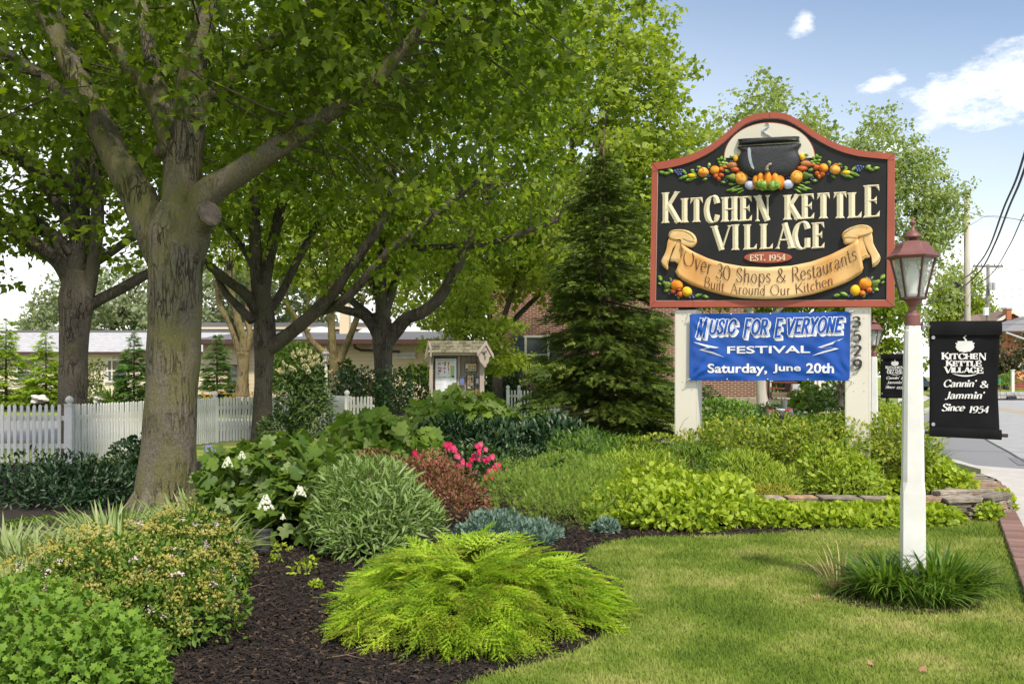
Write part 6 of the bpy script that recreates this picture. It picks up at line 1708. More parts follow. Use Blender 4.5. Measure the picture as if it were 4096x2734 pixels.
for xx in (.05, .32): 
    mb = MB(); mb.lathe((xx, -.28, W(0, 290, 78).z), [(.12, 0), (.13, .1), (.13, .5), (.1, .62)], 10); mb.build('transformer', M('transformer_grey', (.45, .46, .47), None, 6, .5), pole2, smooth=False)
mb = MB(); q = W(985, 311, 78); mb.box((q.x - p2.x, -.15, q.z), (.32, .25, .6)); mb.build('meter_box', m_skyl, pole2)
mb = MB(); q1, q2 = W(987, 302, 78), W(964, 293, 76); mb.tube([q1 - pole2.location, (q1.lerp(q2, .5) - pole2.location) + Vector((0, 0, .3)), q2 - pole2.location], .04, 6); mb.box(tuple(q2 - pole2.location), (.6, .25, .1)); mb.build('lamp_arm', m_steel, pole2)
p5 = W(931, 312, 120); pole5 = thing('utility_pole', 'thin distant utility pole seen between lamp post and black banner', 'utility pole', (p5.x, 120, 0), 0, 'utility poles along the road')
mb = MB(); mb.tube([(0, 0, 0), (0, 0, p5.z)], [.17, .13], 8); mb.build('shaft', m_poled, pole5); mb = MB(); mb.box((-.3, 0, p5.z - .3), (2.4, .15, .16)); mb.build('crossarm', m_poled, pole5)
def wire(label, pts, r, group='overhead wires', pre=None):
    """pts = (u, v, Y) supports"""
    P = [W(u, v, Y) for u, v, Y in pts]
    P = [Vector(q) for q in catmull([tuple(q) for q in P], 8)]
    if pre: P = [Vector(pre)] + P
    mb = MB(); mb.tube(P, r, 6); o = mb.build('overhead_wire', m_cable, smooth=True)
    tag(o, label, 'wire', group); return o
wire('thick black overhead cable sweeping down from the upper right, left of its twin', [(1034, 120, 20), (1017.7, 175, 22.5), (1003.6, 208, 26), (989.6, 246, 31.5), (978, 264, 38), (963, 278, 46), (914, 299, 72), (880, 311, 105)], .026, pre=(8.2, 4, 10.5))
wire('thick black overhead cable sweeping down from the upper right, right of its twin', [(1040, 118, 20), (1022, 176, 22.5), (1009, 207, 26), (995, 243, 31.5), (981, 269.5, 37), (964, 286, 46), (952, 294, 54), (920, 306, 75), (885, 314, 105)], .028, pre=(8.6, 4, 10.6))
wire('thinner single overhead cable lowest at the right picture edge', [(1040, 190, 22), (1024, 214, 24), (1009, 246, 28), (991, 274, 36), (972, 286, 46), (948, 295, 60), (915, 308, 90)], .015, pre=(9.2, 4, 8.6))
wire('thin span wire leaving the pale pole top towards the right', [(967, 211, 45), (984, 216, 50), (1010, 218, 58), (1030, 222, 66)], .012)
wire('slack thin wire tied to the pale pole below its top', [(967, 227, 45), (975, 222, 46), (988, 215.5, 49), (1005, 217, 56), (1035, 222, 66)], .010)
for i, (pts, lb) in enumerate((([(988, 266, 78), (1006, 268.5, 74), (1032, 270, 70)], 'upper wire from the grey pole crossarm to the right edge'), ([(988, 292, 78), (1008, 290, 74), (1032, 287, 70)], 'middle wire from the grey pole towards the right edge'), ([(988, 300, 78), (1008, 297, 74), (1032, 294, 70)], 'lower wavy wire from the grey pole to the right edge'), ([(978, 268, 78), (950, 283, 95), (905, 304, 130)], 'wire from the crossarm sloping down to the left'), ([(999, 268, 78), (960, 287, 95), (915, 306, 130)], 'second sloping wire from the crossarm to the left'), ([(900, 316, 130), (931, 318, 120), (965, 318.5, 100)], 'far level wire at the thin distant pole'), ([(890, 324, 140), (931, 322, 120), (968, 323, 100)], 'lowest far wire beside the near lamp post'), ([(992, 321, 80), (1010, 319.5, 76), (1034, 318, 72)], 'service wire crossing the orange house gable'), ([(992, 324, 80), (1012, 324, 76), (1034, 323.5, 72)], 'lower service wire crossing the orange house gable'))):
    wire(lb, pts, .018)
for u_, v_, Y_, L_, lb in ((957, 284.5, 50, 1.0, 'black splice case clamped on the upper overhead cable'), (949.5, 296.5, 57, 1.5, 'long black splice case on the lower overhead cable')):
    q = W(u_, v_, Y_); d = (W(u_ - 10, v_ + 4.2, Y_ + 6) - q).normalized()
    mb = MB(); mb.tube([q - d * L_, q - d * L_ * .95, q + d * L_ * .95, q + d * L_], [.04, .13, .13, .05], 10); o = mb.build('splice_case', m_cable, smooth=True, origin=q); tag(o, lb, 'cable box')

m_obrick = brickmat('orange_brick', (0.44, 0.13, 0.05), (0.34, 0.09, 0.04), (0.42, 0.22, 0.13), .30, .10, .012)
m_broof = M('brown_roof', (0.24, 0.17, 0.13), (0.19, 0.135, 0.105), 2, .9)
def Z1(x, y, Y): return W(962.5 + x * .0829, 295 + y * .0829, Y)
hY = 96.0
oh = thing('orange_brick_house', 'orange brick house with a brown gable roof and tall chimney across the road', 'house', (Z1(560, 0, hY).x, hY, 0)); OO = oh.location.copy()
def ob(mb, name, mat, **kw): return mb.build(name, mat, oh, origin=OO, **kw)
zr, ze = Z1(0, 190, hY).z, Z1(0, 292, hY).z
xa, xm, xb = Z1(395, 0, hY).x, Z1(560, 0, hY).x, Z1(760, 0, hY).x
mb = MB(); mb.slab([(xa, 0), (xb, 0), (xb, ze), (xm, zr), (xa, ze)], (Vector((0, hY, 0)), Vector((1, 0, 0)), Vector((0, 0, 1)), Vector((0, -1, 0))), -9, 0); ob(mb, 'wall', m_obrick)
for s_, xx in ((-1, xa - .35), (1, xb + .35)):
    mb = MB(); zz = ze - .2
    mb.slab([(xm, zr + .12), (xx, zz + .0), (xx, zz - .22), (xm, zr - .12)], (Vector((0, hY, 0)), Vector((1, 0, 0)), Vector((0, 0, 1)), Vector((0, -1, 0))), -9.2, .7); ob(mb, 'roof', m_broof)
    mb = MB(); mb.slab([(xm, zr + .08), (xx, zz - .02), (xx, zz - .32), (xm, zr - .25)], (Vector((0, hY, 0)), Vector((1, 0, 0)), Vector((0, 0, 1)), Vector((0, -1, 0))), .71, .78); ob(mb, 'barge_board', m_cream)
# side wing roof that runs to the left
xw = Z1(195, 0, hY).x
mb = MB(); mb.add([(xw, hY + 2, Z1(0, 315, hY).z), (xa + .3, hY + 2, Z1(0, 300, hY).z), (xm - .2, hY + 6, zr), (Z1(505, 0, hY).x, hY + 6, zr), (Z1(330, 0, hY).x, hY + 6, Z1(0, 235, hY).z)], [(0, 1, 2, 3, 4)]); ob(mb, 'roof', m_broof)
mb = MB(); mb.box(((xw + xa) / 2, hY + 4.6, Z1(0, 320, hY).z / 2), (xa - xw, 5, Z1(0, 320, hY).z)); ob(mb, 'wall', m_obrick)
a, b_ = Z1(515, 165, hY - .6), Z1(570, 420, hY - .6); mb = MB(); mb.box(((a.x + b_.x) / 2, hY - .5, a.z / 2), (b_.x - a.x, .9, a.z)); ob(mb, 'chimney', m_obrick)
mb = MB(); mb.box(((a.x + b_.x) / 2, hY - .5, a.z + .06), (b_.x - a.x + .15, 1.05, .16)); ob(mb, 'chimney_cap', m_conc)
window(ob, Z1(403, 0, hY).x, hY, Z1(0, 440, hY).z, Z1(0, 350, hY).z, .65, blind=0)
gY = 84.0
gh = thing('grey_roof_house', 'orange brick house with a big grey roof at the right picture edge', 'house', (Z1(760, 0, gY).x, gY, 0)); GO = gh.location.copy()
def gb_(mb, name, mat, **kw): return mb.build(name, mat, gh, origin=GO, **kw)
xl_ = Z1(540, 0, gY).x; ze = Z1(0, 432, gY).z
mb = MB(); mb.box((xl_ + 4.2, gY + 4, ze / 2), (8.4, 8, ze)); gb_(mb, 'wall', m_obrick)
mb = MB(); a = Z1(488, 432, gY - .6); c = Z1(790, 235, gY + 4)
mb.add([tuple(a), (a.x + 9.5, a.y, a.z), (a.x + 9.5, c.y, c.z), (c.x, c.y, c.z), (a.x, a.y + 9, a.z), (a.x + 9.5, a.y + 9, a.z)], [(0, 1, 2, 3), (0, 3, 4), (3, 2, 5, 4), (0, 4, 5, 1)]); gb_(mb, 'roof', m_roofs)
mb = MB(); mb.box((a.x + 4.7, a.y - .03, a.z - .08), (9.6, .12, .2)); gb_(mb, 'gutter', m_gutter)
for x in (588, 650, 718): window(gb_, Z1(x, 0, gY).x, gY, Z1(0, 915, gY).z, Z1(0, 795, gY).z, .55, blind=0)
mb = MB(); q1, q2 = Z1(530, 450, 79), Z1(760, 530, 76); mb.tube([q1, q2], .07, 6); gb_(mb, 'awning_rail', m_white)
# far stone retaining wall built of separate rough stones
fw = thing('roadside_stone_wall', 'rough grey stone retaining wall across the road below the spa sign', 'stone wall', (Z1(540, 0, 66.5).x, 66.5, 0)); fo = fw.location.copy()
m_fst = M('grey_white_stone', (.46, .45, .43), (.30, .29, .28), 3, .85, .4, .02, perobj=.32)
zt2 = Z1(0, 1165, 66.5).z; zb2 = .1
x = Z1(-260, 0, 66.5).x; xe = Z1(900, 0, 66.5).x
row = 0; z = zb2
while z < zt2 - .05:
    hh = min(random.uniform(.16, .26), zt2 - z); xx = x + random.uniform(0, .3)
    while xx < xe:
        w = random.uniform(.25, .6)
        mb = MB(); jj = lambda: random.uniform(.9, 1.0)
        mb.box((0, 0, 0), (w * .97, .4, hh * .94)); mb.v = [(a[0] * jj(), a[1] * jj(), a[2] * jj()) for a in mb.v]
        o = mb.build('stone', m_fst, fw, loc=(xx + w / 2 - fo.x, random.uniform(-.03, .03), z + hh / 2))
        xx += w
    z += hh
mb = MB(); mb.box(((x + xe) / 2 - fo.x, .25, (zt2 + .05) / 2), (xe - x, .3, zt2 - .04)); mb.build('mortar', m_conc, fw)
q = Z1(592, 1235, 66.2); mb = MB(); mb.box((q.x - fo.x, q.y - fo.y - .02, q.z), (.55, .2, .22)); mb.build('drain_opening', m_iron, fw)
sheet('verge', [(Z1(-300, 0, 66.8).x, 66.8), (Z1(950, 0, 66.8).x, 66.8), (70, 84), (34, 84)], zt2, m_ground)
# spa sign
sY = 68.0
spa = thing('spa_sign', 'dark red oval spa sign with gold script on white posts across the road', 'sign', (Z1(605, 0, sY).x, sY, zt2)); so_ = spa.location.copy()
def sb(mb, name, mat, **kw): return mb.build(name, mat, spa, origin=so_, **kw)
for x in (605, 850):
    a = Z1(x, 905, sY); mb = MB(); mb.box((a.x, sY, (a.z + zt2) / 2), (.17, .17, a.z - zt2)); sb(mb, 'post', m_white); mb = MB(); mb.box((a.x, sY, a.z + .02), (.23, .23, .06)); sb(mb, 'post_cap', m_white)
m_maroon = M('sign_maroon', (.22, .03, .025), (.19, .028, .022), 3, .5); m_gold = M('sign_gold', (.80, .48, .14), None, 6, .4)
ff = (Vector((0, sY - .05, 0)), Vector((1, 0, 0)), Vector((0, 0, 1)), Vector((0, -1, 0)))
c = Z1(715, 968, sY); rx_ = Z1(812, 0, sY).x - c.x; ry_ = c.z - Z1(0, 1024, sY).z
mb = MB(); mb.slab(ell(c.x, c.z, rx_, ry_, 32), ff, -.06, .0); sb(mb, 'oval_rim', m_gold); mb = MB(); mb.slab(ell(c.x, c.z, rx_ * .95, ry_ * .93, 32), ff, -.01, .02); sb(mb, 'oval', m_maroon)
mb = MB()
def sc2(l, w=.05):
    pts = [Z1(x, y, sY) for x, y in catmull(l, 5)]; mb.tube([(p.x, sY - .09, p.z) for p in pts], w, 5)
sc2([(695, 938), (680, 930), (660, 945), (672, 962), (688, 975), (680, 995), (655, 992), (648, 982)], .035); sc2([(705, 960), (700, 1000), (692, 1012), (686, 1000), (705, 965), (718, 958), (722, 972), (708, 985)], .03); sc2([(745, 962), (732, 962), (728, 980), (742, 982), (748, 960), (750, 982), (762, 978)], .03)
sb(mb, 'lettering', m_gold)
for k, txt in enumerate(('WALK-INS WELCOME', 'MASSAGE, FACIALS', 'MANICURES, PEDICURES')):
    a, b_ = Z1(640, 1052 + 28 * k, sY), Z1(790, 1034 + 28 * k, sY)
    mb = MB(); mb.box(((a.x + b_.x) / 2, sY - .02, (a.z + b_.z) / 2), (b_.x - a.x, .05, b_.z - a.z)); sb(mb, 'name_board', m_maroon)
    mb = MB(); stamp(mb, ff, txt, (a.x + .08, a.z + .05, b_.x - .08, b_.z - .05), .005, .01); sb(mb, 'lettering', m_wh)
a, b_ = Z1(650, 1015, sY), Z1(770, 1000, sY); mb = MB(); mb.slab([(a.x, b_.z), (a.x + .4, a.z), (b_.x - .3, a.z + .05), (b_.x, b_.z + .03), (b_.x - .4, b_.z - .05)], ff, .02, .06); sb(mb, 'ribbon', m_wh)
# number plate and bench
np_ = thing('green_number_sign', 'small green house number plate on a thin stake across the road', 'sign', (Z1(452, 0, 68).x, 68, zt2))
mb = MB(); a = Z1(446, 1036, 68); mb.box((a.x - np_.location.x, -.03, a.z - zt2), (.12, .02, .42)); mb.build('plate', M('plate_green', (.01, .30, .16), None, 5, .4), np_)
mb = MB(); a2 = Z1(456, 1000, 68); mb.box((a2.x - np_.location.x, 0, (a2.z - zt2) / 2), (.06, .04, a2.z - zt2)); mb.build('stake', m_plank, np_)
bn = thing('garden_bench', 'dark slatted garden bench in front of the bronze-leaved tree', 'bench', (Z1(462, 0, 76).x, 76, 0)); bo = bn.location.copy()
a, b_ = Z1(385, 1005, 76), Z1(540, 965, 76); wd = b_.x - a.x
mb = MB(); mb.box((0, .25, b_.z), (wd, .05, .08)); mb.build('top_rail', m_plank, bn)
for i in range(14):
    mb = MB(); mb.box((-wd / 2 + (i + .5) * wd / 14, .25, (a.z + b_.z) / 2), (.05, .03, b_.z - a.z)); mb.build('slat', m_frame_dk, bn)
for i in range(3): mb = MB(); mb.box((0, -.2 + .17 * i, a.z - .02), (wd, .13, .04)); mb.build('seat_board', m_frame_dk, bn)
for sx in (-1, 1):
    mb = MB(); mb.box((sx * wd / 2, 0, a.z / 2), (.07, .5, a.z)); mb.build('leg', m_frame_dk, bn)
# parked car down the road
carp = W(911, 384, 112)
car = thing('parked_car', 'grey blue car far down the road, just showing beside the near lamp post', 'car', (carp.x, 112, 0.0), radians(20))
m_car = M('car_bluegrey', (.16, .20, .25), None, 3, .3); m_tyre = M('tyre', (.02, .02, .02), None, 5, .8)
fr_c = (Vector((-.88, 0, 0)), Vector((0, 1, 0)), Vector((0, 0, 1)), Vector((1, 0, 0)))
mb = MB(); mb.slab([(-2.2, .35), (2.2, .35), (2.25, .7), (2.1, .9), (1.2, 1.0), (-1.9, 1.0), (-2.2, .9)], fr_c, 0, 1.76); mb.build('body', m_car, car, bevel=.08)
mb = MB(); mb.slab([(-1.75, 1.0), (1.1, 1.0), (.4, 1.45), (-1.2, 1.48)], fr_c, .1, 1.66); mb.build('cabin', m_winglass, car, bevel=.05)
mb = MB(); mb.slab([(.4, 1.44), (-1.2, 1.47), (-1.15, 1.53), (.35, 1.5)], fr_c, .14, 1.62); mb.build('roof', m_car, car, bevel=.02)
for sx in (-.8, .8):
    for yy in (-1.35, 1.4):
        mb = MB(); mb.tube([(sx - .1, yy, .33), (sx + .1, yy, .33)], .33, 14); mb.build('wheel', m_tyre, car)
for sx in (-.68, .68):
    mb = MB(); mb.box((sx, -2.22, .78), (.3, .05, .16)); mb.build('tail_light', m_lens, car)
# black stake beyond the second lamp
bs = W(887.5, 400, 34); o = thing('black_post', 'short black post standing in the shrub bed beyond the small banner', 'post', (bs.x, 34, 0))
mb = MB(); mb.box((0, 0, .8), (.09, .09, 1.6)); mb.build('shaft', m_iron, o); mb = MB(); mb.box((0, 0, 1.62), (.12, .12, .04)); mb.build('cap', m_iron, o)
# pale rocks by the bungalow
for u0, u1, v0, v1, lb in ((32, 48.5, 394, 401.5, 'large pale limestone rock on the mulch at left'), (93.5, 106.5, 394.5, 401, 'smaller pale rock on the mulch beside the second maple trunk')):
    Y_ = 48; a, b_ = W(u0, v1, Y_), W(u1, v0, Y_)
    me = bpy.data.meshes.new('rock'); bm = __import__('bmesh').new(); __import__('bmesh').ops.create_icosphere(bm, subdivisions=3, radius=.5)
    for v_ in bm.verts:
        n_ = 1 + .22 * sin(v_.co.x * 9 + u0) * sin(v_.co.y * 7) + .18 * sin(v_.co.z * 11 + v_.co.x * 6)
        v_.co = Vector((v_.co.x * (b_.x - a.x) * n_, v_.co.y * .8 * n_, max(v_.co.z * (b_.z - a.z) * 1.3 * n_, -.2)))
    bm.to_mesh(me); bm.free(); me.materials.append(M('limestone', (.70, .66, .58), (.5, .46, .40), 3, .9, .6, .05))
    o = put('rock', me, loc=((a.x + b_.x) / 2, Y_, (b_.z + a.z) / 2 - .05)); tag(o, lb, 'rock')
# ------------------------------------------------------------------ trees
m_bark = barkmat('maple_bark', (0.26, 0.225, 0.165), (0.11, 0.095, 0.072), (0.18, 0.175, 0.05), .8)
m_bark2 = barkmat('dark_bark', (0.145, 0.122, 0.098), (0.06, 0.05, 0.04), (0.09, 0.09, 0.04), .4)
m_bark3 = barkmat('yellow_bark', (0.30, 0.23, 0.12), (0.17, 0.13, 0.07), (0.22, 0.20, 0.06), .6)
m_twig = M('twig_brown', (0.10, 0.075, 0.05), (0.06, 0.045, 0.03), 20, .85)
m_twigt = M('twig_tan', (0.22, 0.15, 0.08), (0.14, 0.09, 0.05), 20, .85)
m_cut = M('cut_wood', (0.21, 0.16, 0.12), (0.11, 0.085, 0.07), 14, .85, .3, .01)
m_lm = leafmat('maple_leaf', [(0.075, 0.125, 0.010), (0.12, 0.185, 0.014), (0.17, 0.245, 0.018), (0.095, 0.155, 0.014), (0.28, 0.37, 0.03)], .58, .5, .3)
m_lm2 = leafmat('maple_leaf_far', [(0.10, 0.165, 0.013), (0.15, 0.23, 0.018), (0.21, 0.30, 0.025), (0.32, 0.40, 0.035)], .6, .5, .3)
m_lb = leafmat('sunny_leaf', [(0.19, 0.27, 0.03), (0.28, 0.36, 0.045), (0.37, 0.45, 0.06), (0.42, 0.50, 0.10), (0.19, 0.29, 0.04)], .58, .45, .4)
m_lp = leafmat('pale_leaf', [(0.22, 0.30, 0.08), (0.30, 0.39, 0.12), (0.42, 0.49, 0.20), (0.18, 0.26, 0.06), (0.52, 0.56, 0.34)], .45, .5, .4)
m_lg = leafmat('grey_green_leaf', [(0.22, 0.28, 0.16), (0.30, 0.35, 0.22), (0.38, 0.42, 0.30)], .4, .6, .3)
m_ld = leafmat('deep_leaf', [(0.035, 0.075, 0.016), (0.05, 0.10, 0.02), (0.075, 0.14, 0.03)], .35)

def limb(mb, pts, Y, dy=0.0, n=9, seed=0, bumpy=.05, first=None):
    cs = catmull([(u, v, r) for u, v, r in pts], 5)
    m_ = len(cs); P = []; R = []
    for i, (u, v, r) in enumerate(cs):
        yy = Y + dy * (i / (m_ - 1)) ** 1.3
        P.append(W(u, v, yy)); R.append(max(r, .4) / F * yy)
    mb.tube(P, R, n, bumpy=bumpy, seed=seed)
    return P
def crown(root, els, n, per, leaf, size, mat, seed, temps, limbs=(), ntwig=0, spread=.4, fill=.75, o=None, amp=.22, droop=-.35, twmat=None):
    P, O = mound(els, n, seed, fill=fill, amp=amp, low=-1.0, k=2.2)
    m_ = len(P)
    c = np.repeat(P, per, axis=0) + unit(m_ * per) * (rng.random((m_ * per, 1)) ** .5) * spread * np.array([1, 1, .6])
    Oc = np.repeat(O, per, axis=0)
    d = unit(m_ * per) * .8 + Oc * .3 + np.array([0, 0, droop])
    nr = np.array([0, 0, 1.0]) + unit(m_ * per) * .7
    R = frames(d, nr)
    bake('crown', temps, c, R, size * (.42 + .95 * rng.random(m_ * per) ** 1.3), mat, root, origin=o)
    if ntwig and limbs:
        LP = np.array([tuple(q) for l in limbs for q in l[len(l) // 4:]])
        mb = MB()
        idx = rng.integers(0, m_, ntwig)
        for i in idx:
            a = P[i]; dist = np.linalg.norm(LP - a, axis=1); j = int(np.argmin(dist + rng.uniform(0, .8, len(LP))))
            b_ = LP[j]; L_ = np.linalg.norm(a - b_)
            if L_ > 3.2 or L_ < .3: continue
            mid = (a + b_) / 2 + unit(1)[0] * L_ * .12 + np.array([0, 0, .06 * L_])
            r_ = .006 + .007 * L_
            mb.tube([tuple(b_), tuple(mid), tuple(a)], [r_, r_ * .7, r_ * .3], 5, cap=False)
        if mb.v: mb.build('twigs', twmat or m_twig, root, smooth=True, origin=o, kind='stuff')
def tree(name, label, base, trunk, limbs, Y, els, n, per, size, lmat, bark, seed, temps, group=None, ntwig=0, spread=.4, fill=.75, nt=16, amp=.22, cat='tree', droop=-.35):
    bx_ = Vector((base[0], base[1], 0))
    t = thing(name, label, cat, bx_, 0, group)
    mb = MB(); P = limb(mb, trunk, Y, 0, nt, seed, .045)
    mb.build('trunk', bark, t, smooth=True, origin=bx_)
    LL = []
    for k, (pts, dy) in enumerate(limbs):
        mb = MB(); LL.append(limb(mb, pts, Y, dy, 9 if pts[0][2] < 9 else 14, seed + k + 1, .06)); mb.build('branch', bark, t, smooth=True, origin=bx_)
    crown(t, els, n, per, None, size, lmat, seed, temps, LL, ntwig, spread, fill, tuple(bx_), amp, droop)
    return t, LL
GR = 'maples in the garden row'
TM = [T_maple(.2), T_maple(.45), T_maple(.05)]; TM2 = [T_maple2(.15), T_maple2(.4)]; TD = [T_diamond(.1, .4), T_diamond(.35, .45)]
Y1 = 12.3
tr1 = [(166.5, 512, 37), (166.5, 503, 31.5), (166, 490, 29), (168, 465, 27.5), (169.5, 430, 26.5), (171, 400, 25.7), (173, 365, 25.5), (174.5, 330, 25.8), (175, 300, 26.4), (175, 275, 27), (176, 255, 28), (178, 238, 30), (180, 222, 28), (181, 205, 22)]
lb1 = [([(163, 262, 15), (153, 228, 18), (139, 196, 17), (125, 172, 16), (107, 138, 14), (82, 90, 12), (63, 50, 10.5), (48, 10, 10.5), (36, -20, 9.5), (20, -70, 8)], .5),
       ([(178, 255, 20), (179, 222, 20), (182, 172, 18), (188, 124, 16), (191, 77, 14), (203, 19, 11.5), (209, -20, 10), (214, -80, 7)], .2),
       ([(189, 255, 14), (199, 215, 15.5), (207, 193, 15), (239, 172, 12.5), (277, 147, 11), (316, 122, 9.5), (344, 103, 8), (363, 94, 7.5), (390, 63, 6.5), (415, 34, 5), (430, 0, 4), (450, -50, 3)], -1.0),
       ([(183, 268, 15), (191, 246, 16), (199, 228, 13.5), (205, 219, 12.3), (209, 213.5, 12)], -.35),
       ([(178, 210, 11), (172, 168, 8), (164, 134, 7), (153, 103, 7), (130, 69, 6.5), (107, 34, 6), (82, 4, 5), (60, -30, 4)], -.7),
       ([(181, 130, 10), (170, 112, 9), (155, 80, 8), (147, 38, 7), (140, 0, 6), (134, -40, 5)], .6),
       ([(193, 125, 10), (203, 102, 8), (228, 82, 7.5), (249, 55, 7), (283, 34, 6), (306, 8, 5), (330, -30, 4)], .8),
       ([(84, 110, 8), (66, 96, 6.5), (36, 72, 5.5), (0, 50, 5), (-30, 36, 4)], .3),
       ([(172, 165, 6), (163, 153, 6.5), (158, 150, 5.5)], -.3)]
el1 = [(-4.2, 12.6, 6.5, 5.6, 4.6, 2.9), (-1.6, 12.6, 6.1, 3.2, 3.2, 2.3), (-6.8, 13.2, 5.8, 2.6, 3.0, 2.2), (-.4, 13.0, 6.9, 2.4, 2.6, 2.1)]
t1, L1 = tree('maple_tree', 'nearest big maple with mossy trunk and sawn-off limb stub', (X(165, Y1), Y1), tr1, lb1, Y1, el1, 1380, 20, .125, m_lm, m_bark, 3, TM, GR, 260, .48, .8, 22, .25)
def knot(root, u, v, Y, rw, rh, org, mat=m_cut, deep=False, nrm=(0, -1, 0), off=0.0, name='cut_face'):
    c = W(u, v, Y); nn_ = Vector(nrm).normalized(); a = nn_.cross(Vector((0, 0, 1))).normalized(); b_ = a.cross(nn_)
    mb = MB(); rings = [(1.0, 0), (.98, .008), (.86, .012), (.84, .004), (.3, .003)]
    n_ = 18; v_ = []
    for k, z_ in rings:
        for i in range(n_):
            an = 2 * pi * i / n_
            v_.append(c + nn_ * (z_ + off) + a * cos(an) * rw * k + b_ * sin(an) * rh * k)
    fs = [(r * n_ + i, r * n_ + (i + 1) % n_, (r + 1) * n_ + (i + 1) % n_, (r + 1) * n_ + i) for r in range(len(rings) - 1) for i in range(n_)]
    fs.append(tuple((len(rings) - 1) * n_ + i for i in range(n_)))
    mb.add(v_, fs); mb.build(name, mat, root, origin=org)
O1 = t1.location.copy()
knot(t1, 209.6, 212.6, Y1 - .42, .128, .145, O1, nrm=(.62, -.62, .42), off=.0)
cc_ = W(209.6, 212.6, Y1 - .42); nn_ = Vector((.62, -.62, .42)).normalized(); a_ = nn_.cross(Vector((0, 0, 1))).normalized(); b2_ = a_.cross(nn_)
mb = MB(); mb.tube([cc_ - nn_ * .012 + a_ * cos(q) * .135 + b2_ * sin(q) * .15 for q in np.linspace(0, 2 * pi, 25)], [.024 + .008 * sin(q * 3) for q in np.linspace(0, 2 * pi, 25)], 7, cap=False, bumpy=.15); mb.build('healed_collar', m_bark, t1, smooth=True, origin=O1)
knot(t1, 157.5, 149.5, Y1 - .33, .045, .075, O1, nrm=(-.7, -.6, .2), mat=m_bark2)
knot(t1, 177, 303, Y1 - .285, .10, .075, O1, mat=m_bark, nrm=(.05, -1, 0), name='healed_knot'); knot(t1, 163, 352, Y1 - .24, .05, .08, O1, mat=m_bark, nrm=(-.5, -.9, 0), name='healed_knot')
mb = MB()                                           # root flare
for k in range(7):
    a = -pi + k * pi / 5.2; c = W(165, 506, Y1); r0 = .34
    mb.tube([c + Vector((cos(a) * r0 * .75, sin(a) * r0 * .75, .20)), c + Vector((cos(a) * r0, sin(a) * r0, .06)), c + Vector((cos(a) * r0 * 1.35, sin(a) * r0 * 1.35, -.06))], [.09, .10, .06], 8)
mb.build('root', m_bark, t1, smooth=True, origin=O1)
Y2 = 20.0
tr2 = [(72, 462, 17), (72.5, 452, 15), (72.8, 430, 13.8), (72.6, 400, 13.6), (73, 370, 14), (74, 340, 14), (76, 315, 15.2), (77, 300, 17), (77, 286, 15), (79, 270, 12)]
lb2 = [([(77, 300, 12), (78, 265, 11), (80, 230, 9.5), (80, 180, 9), (82, 130, 7), (86, 60, 5)], .5), ([(85, 300, 8), (93, 268, 7), (97, 230, 6.5), (97, 190, 6), (93, 150, 5), (88, 100, 4)], -.7),
       ([(71, 285, 8), (60, 263, 7.5), (40, 247, 7), (15, 232, 6.5), (0, 224, 6), (-25, 212, 5)], -.6), ([(74, 255, 6), (58, 238, 5.5), (35, 228, 4.8), (10, 217, 4), (-20, 205, 3.5)], .7),
       ([(78, 235, 6), (65, 215, 6), (48, 187, 5.5), (19, 158, 5), (0, 143, 4.5), (-20, 120, 4)], .4), ([(84, 310, 7), (98, 300, 5.8), (120, 289, 5.5), (150, 272, 4.5), (175, 262, 3)], .6),
       ([(86, 268, 4), (104, 257, 4), (125, 242, 4), (142, 232, 3.5), (160, 222, 3)], 1.2), ([(98, 196, 6), (70, 184, 5.5), (35, 168, 4.5), (8, 150, 3.5)], -1), ([(66, 262, 4.5), (50, 235, 4), (30, 212, 3.5), (10, 196, 3)], .2)]
el2 = [(-8.8, 20.2, 7.6, 5.2, 4.2, 3.6), (-11, 20.5, 6.8, 3.4, 3.4, 3.3), (-6.6, 20.6, 7.4, 3.4, 3.2, 3.4), (-10.3, 19.8, 4.75, 2.2, 2.0, .95)]
tree('maple_tree', 'dark-trunked maple behind the picket fence at far left', (X(72.5, Y2), Y2), tr2, lb2, Y2, el2, 950, 22, .15, m_lm, m_bark2, 5, TM2, GR, 200, .5, .8, 18)
Y3 = 24.8
tr3 = [(261, 445, 13), (261.5, 436, 10.5), (262.5, 415, 9.5), (263.5, 380, 9.2), (264, 355, 9.8), (264.5, 335, 11), (264.5, 318, 10.5), (263, 300, 9), (260, 285, 8)]
lb3 = [([(260, 300, 8), (256, 268, 6.5), (254, 210, 6), (254, 182, 5), (256, 120, 4)], .5), ([(261, 318, 7), (248, 296, 5.5), (225, 278, 4.8), (203, 260, 4), (185, 245, 3)], -.6), ([(259, 280, 4), (249, 258, 3.5), (236, 238, 3), (222, 222, 3)], .5),
       ([(262, 305, 7), (266, 277, 6), (272, 245, 5.5), (287, 191, 5), (316, 166, 4), (339, 140, 3), (360, 110, 2.5)], .8), ([(268, 348, 8), (276, 343, 7.6), (297, 327, 6.8), (315, 311, 6.5), (334, 292, 6), (346, 273, 5.4), (371, 239, 4.6), (392, 206, 4), (415, 180, 3)], -1.0),
       ([(315, 311, 5), (334, 306, 5), (352, 292, 4.6), (390, 250, 4), (434, 216, 3.5), (478, 180, 2.6)], -1.4), ([(262, 320, 5), (280, 295, 4.5), (300, 255, 4), (322, 215, 3)], 1.2), ([(215, 270, 3), (224, 290, 3.4), (238, 306, 4), (252, 320, 5)], -.4)]
el3 = [(-6.3, 25, 8.6, 5.0, 4.6, 4.6), (-3.2, 24.6, 7.4, 3.6, 3.6, 3.4), (-8.4, 25.2, 6.8, 3.2, 3, 2.8)]
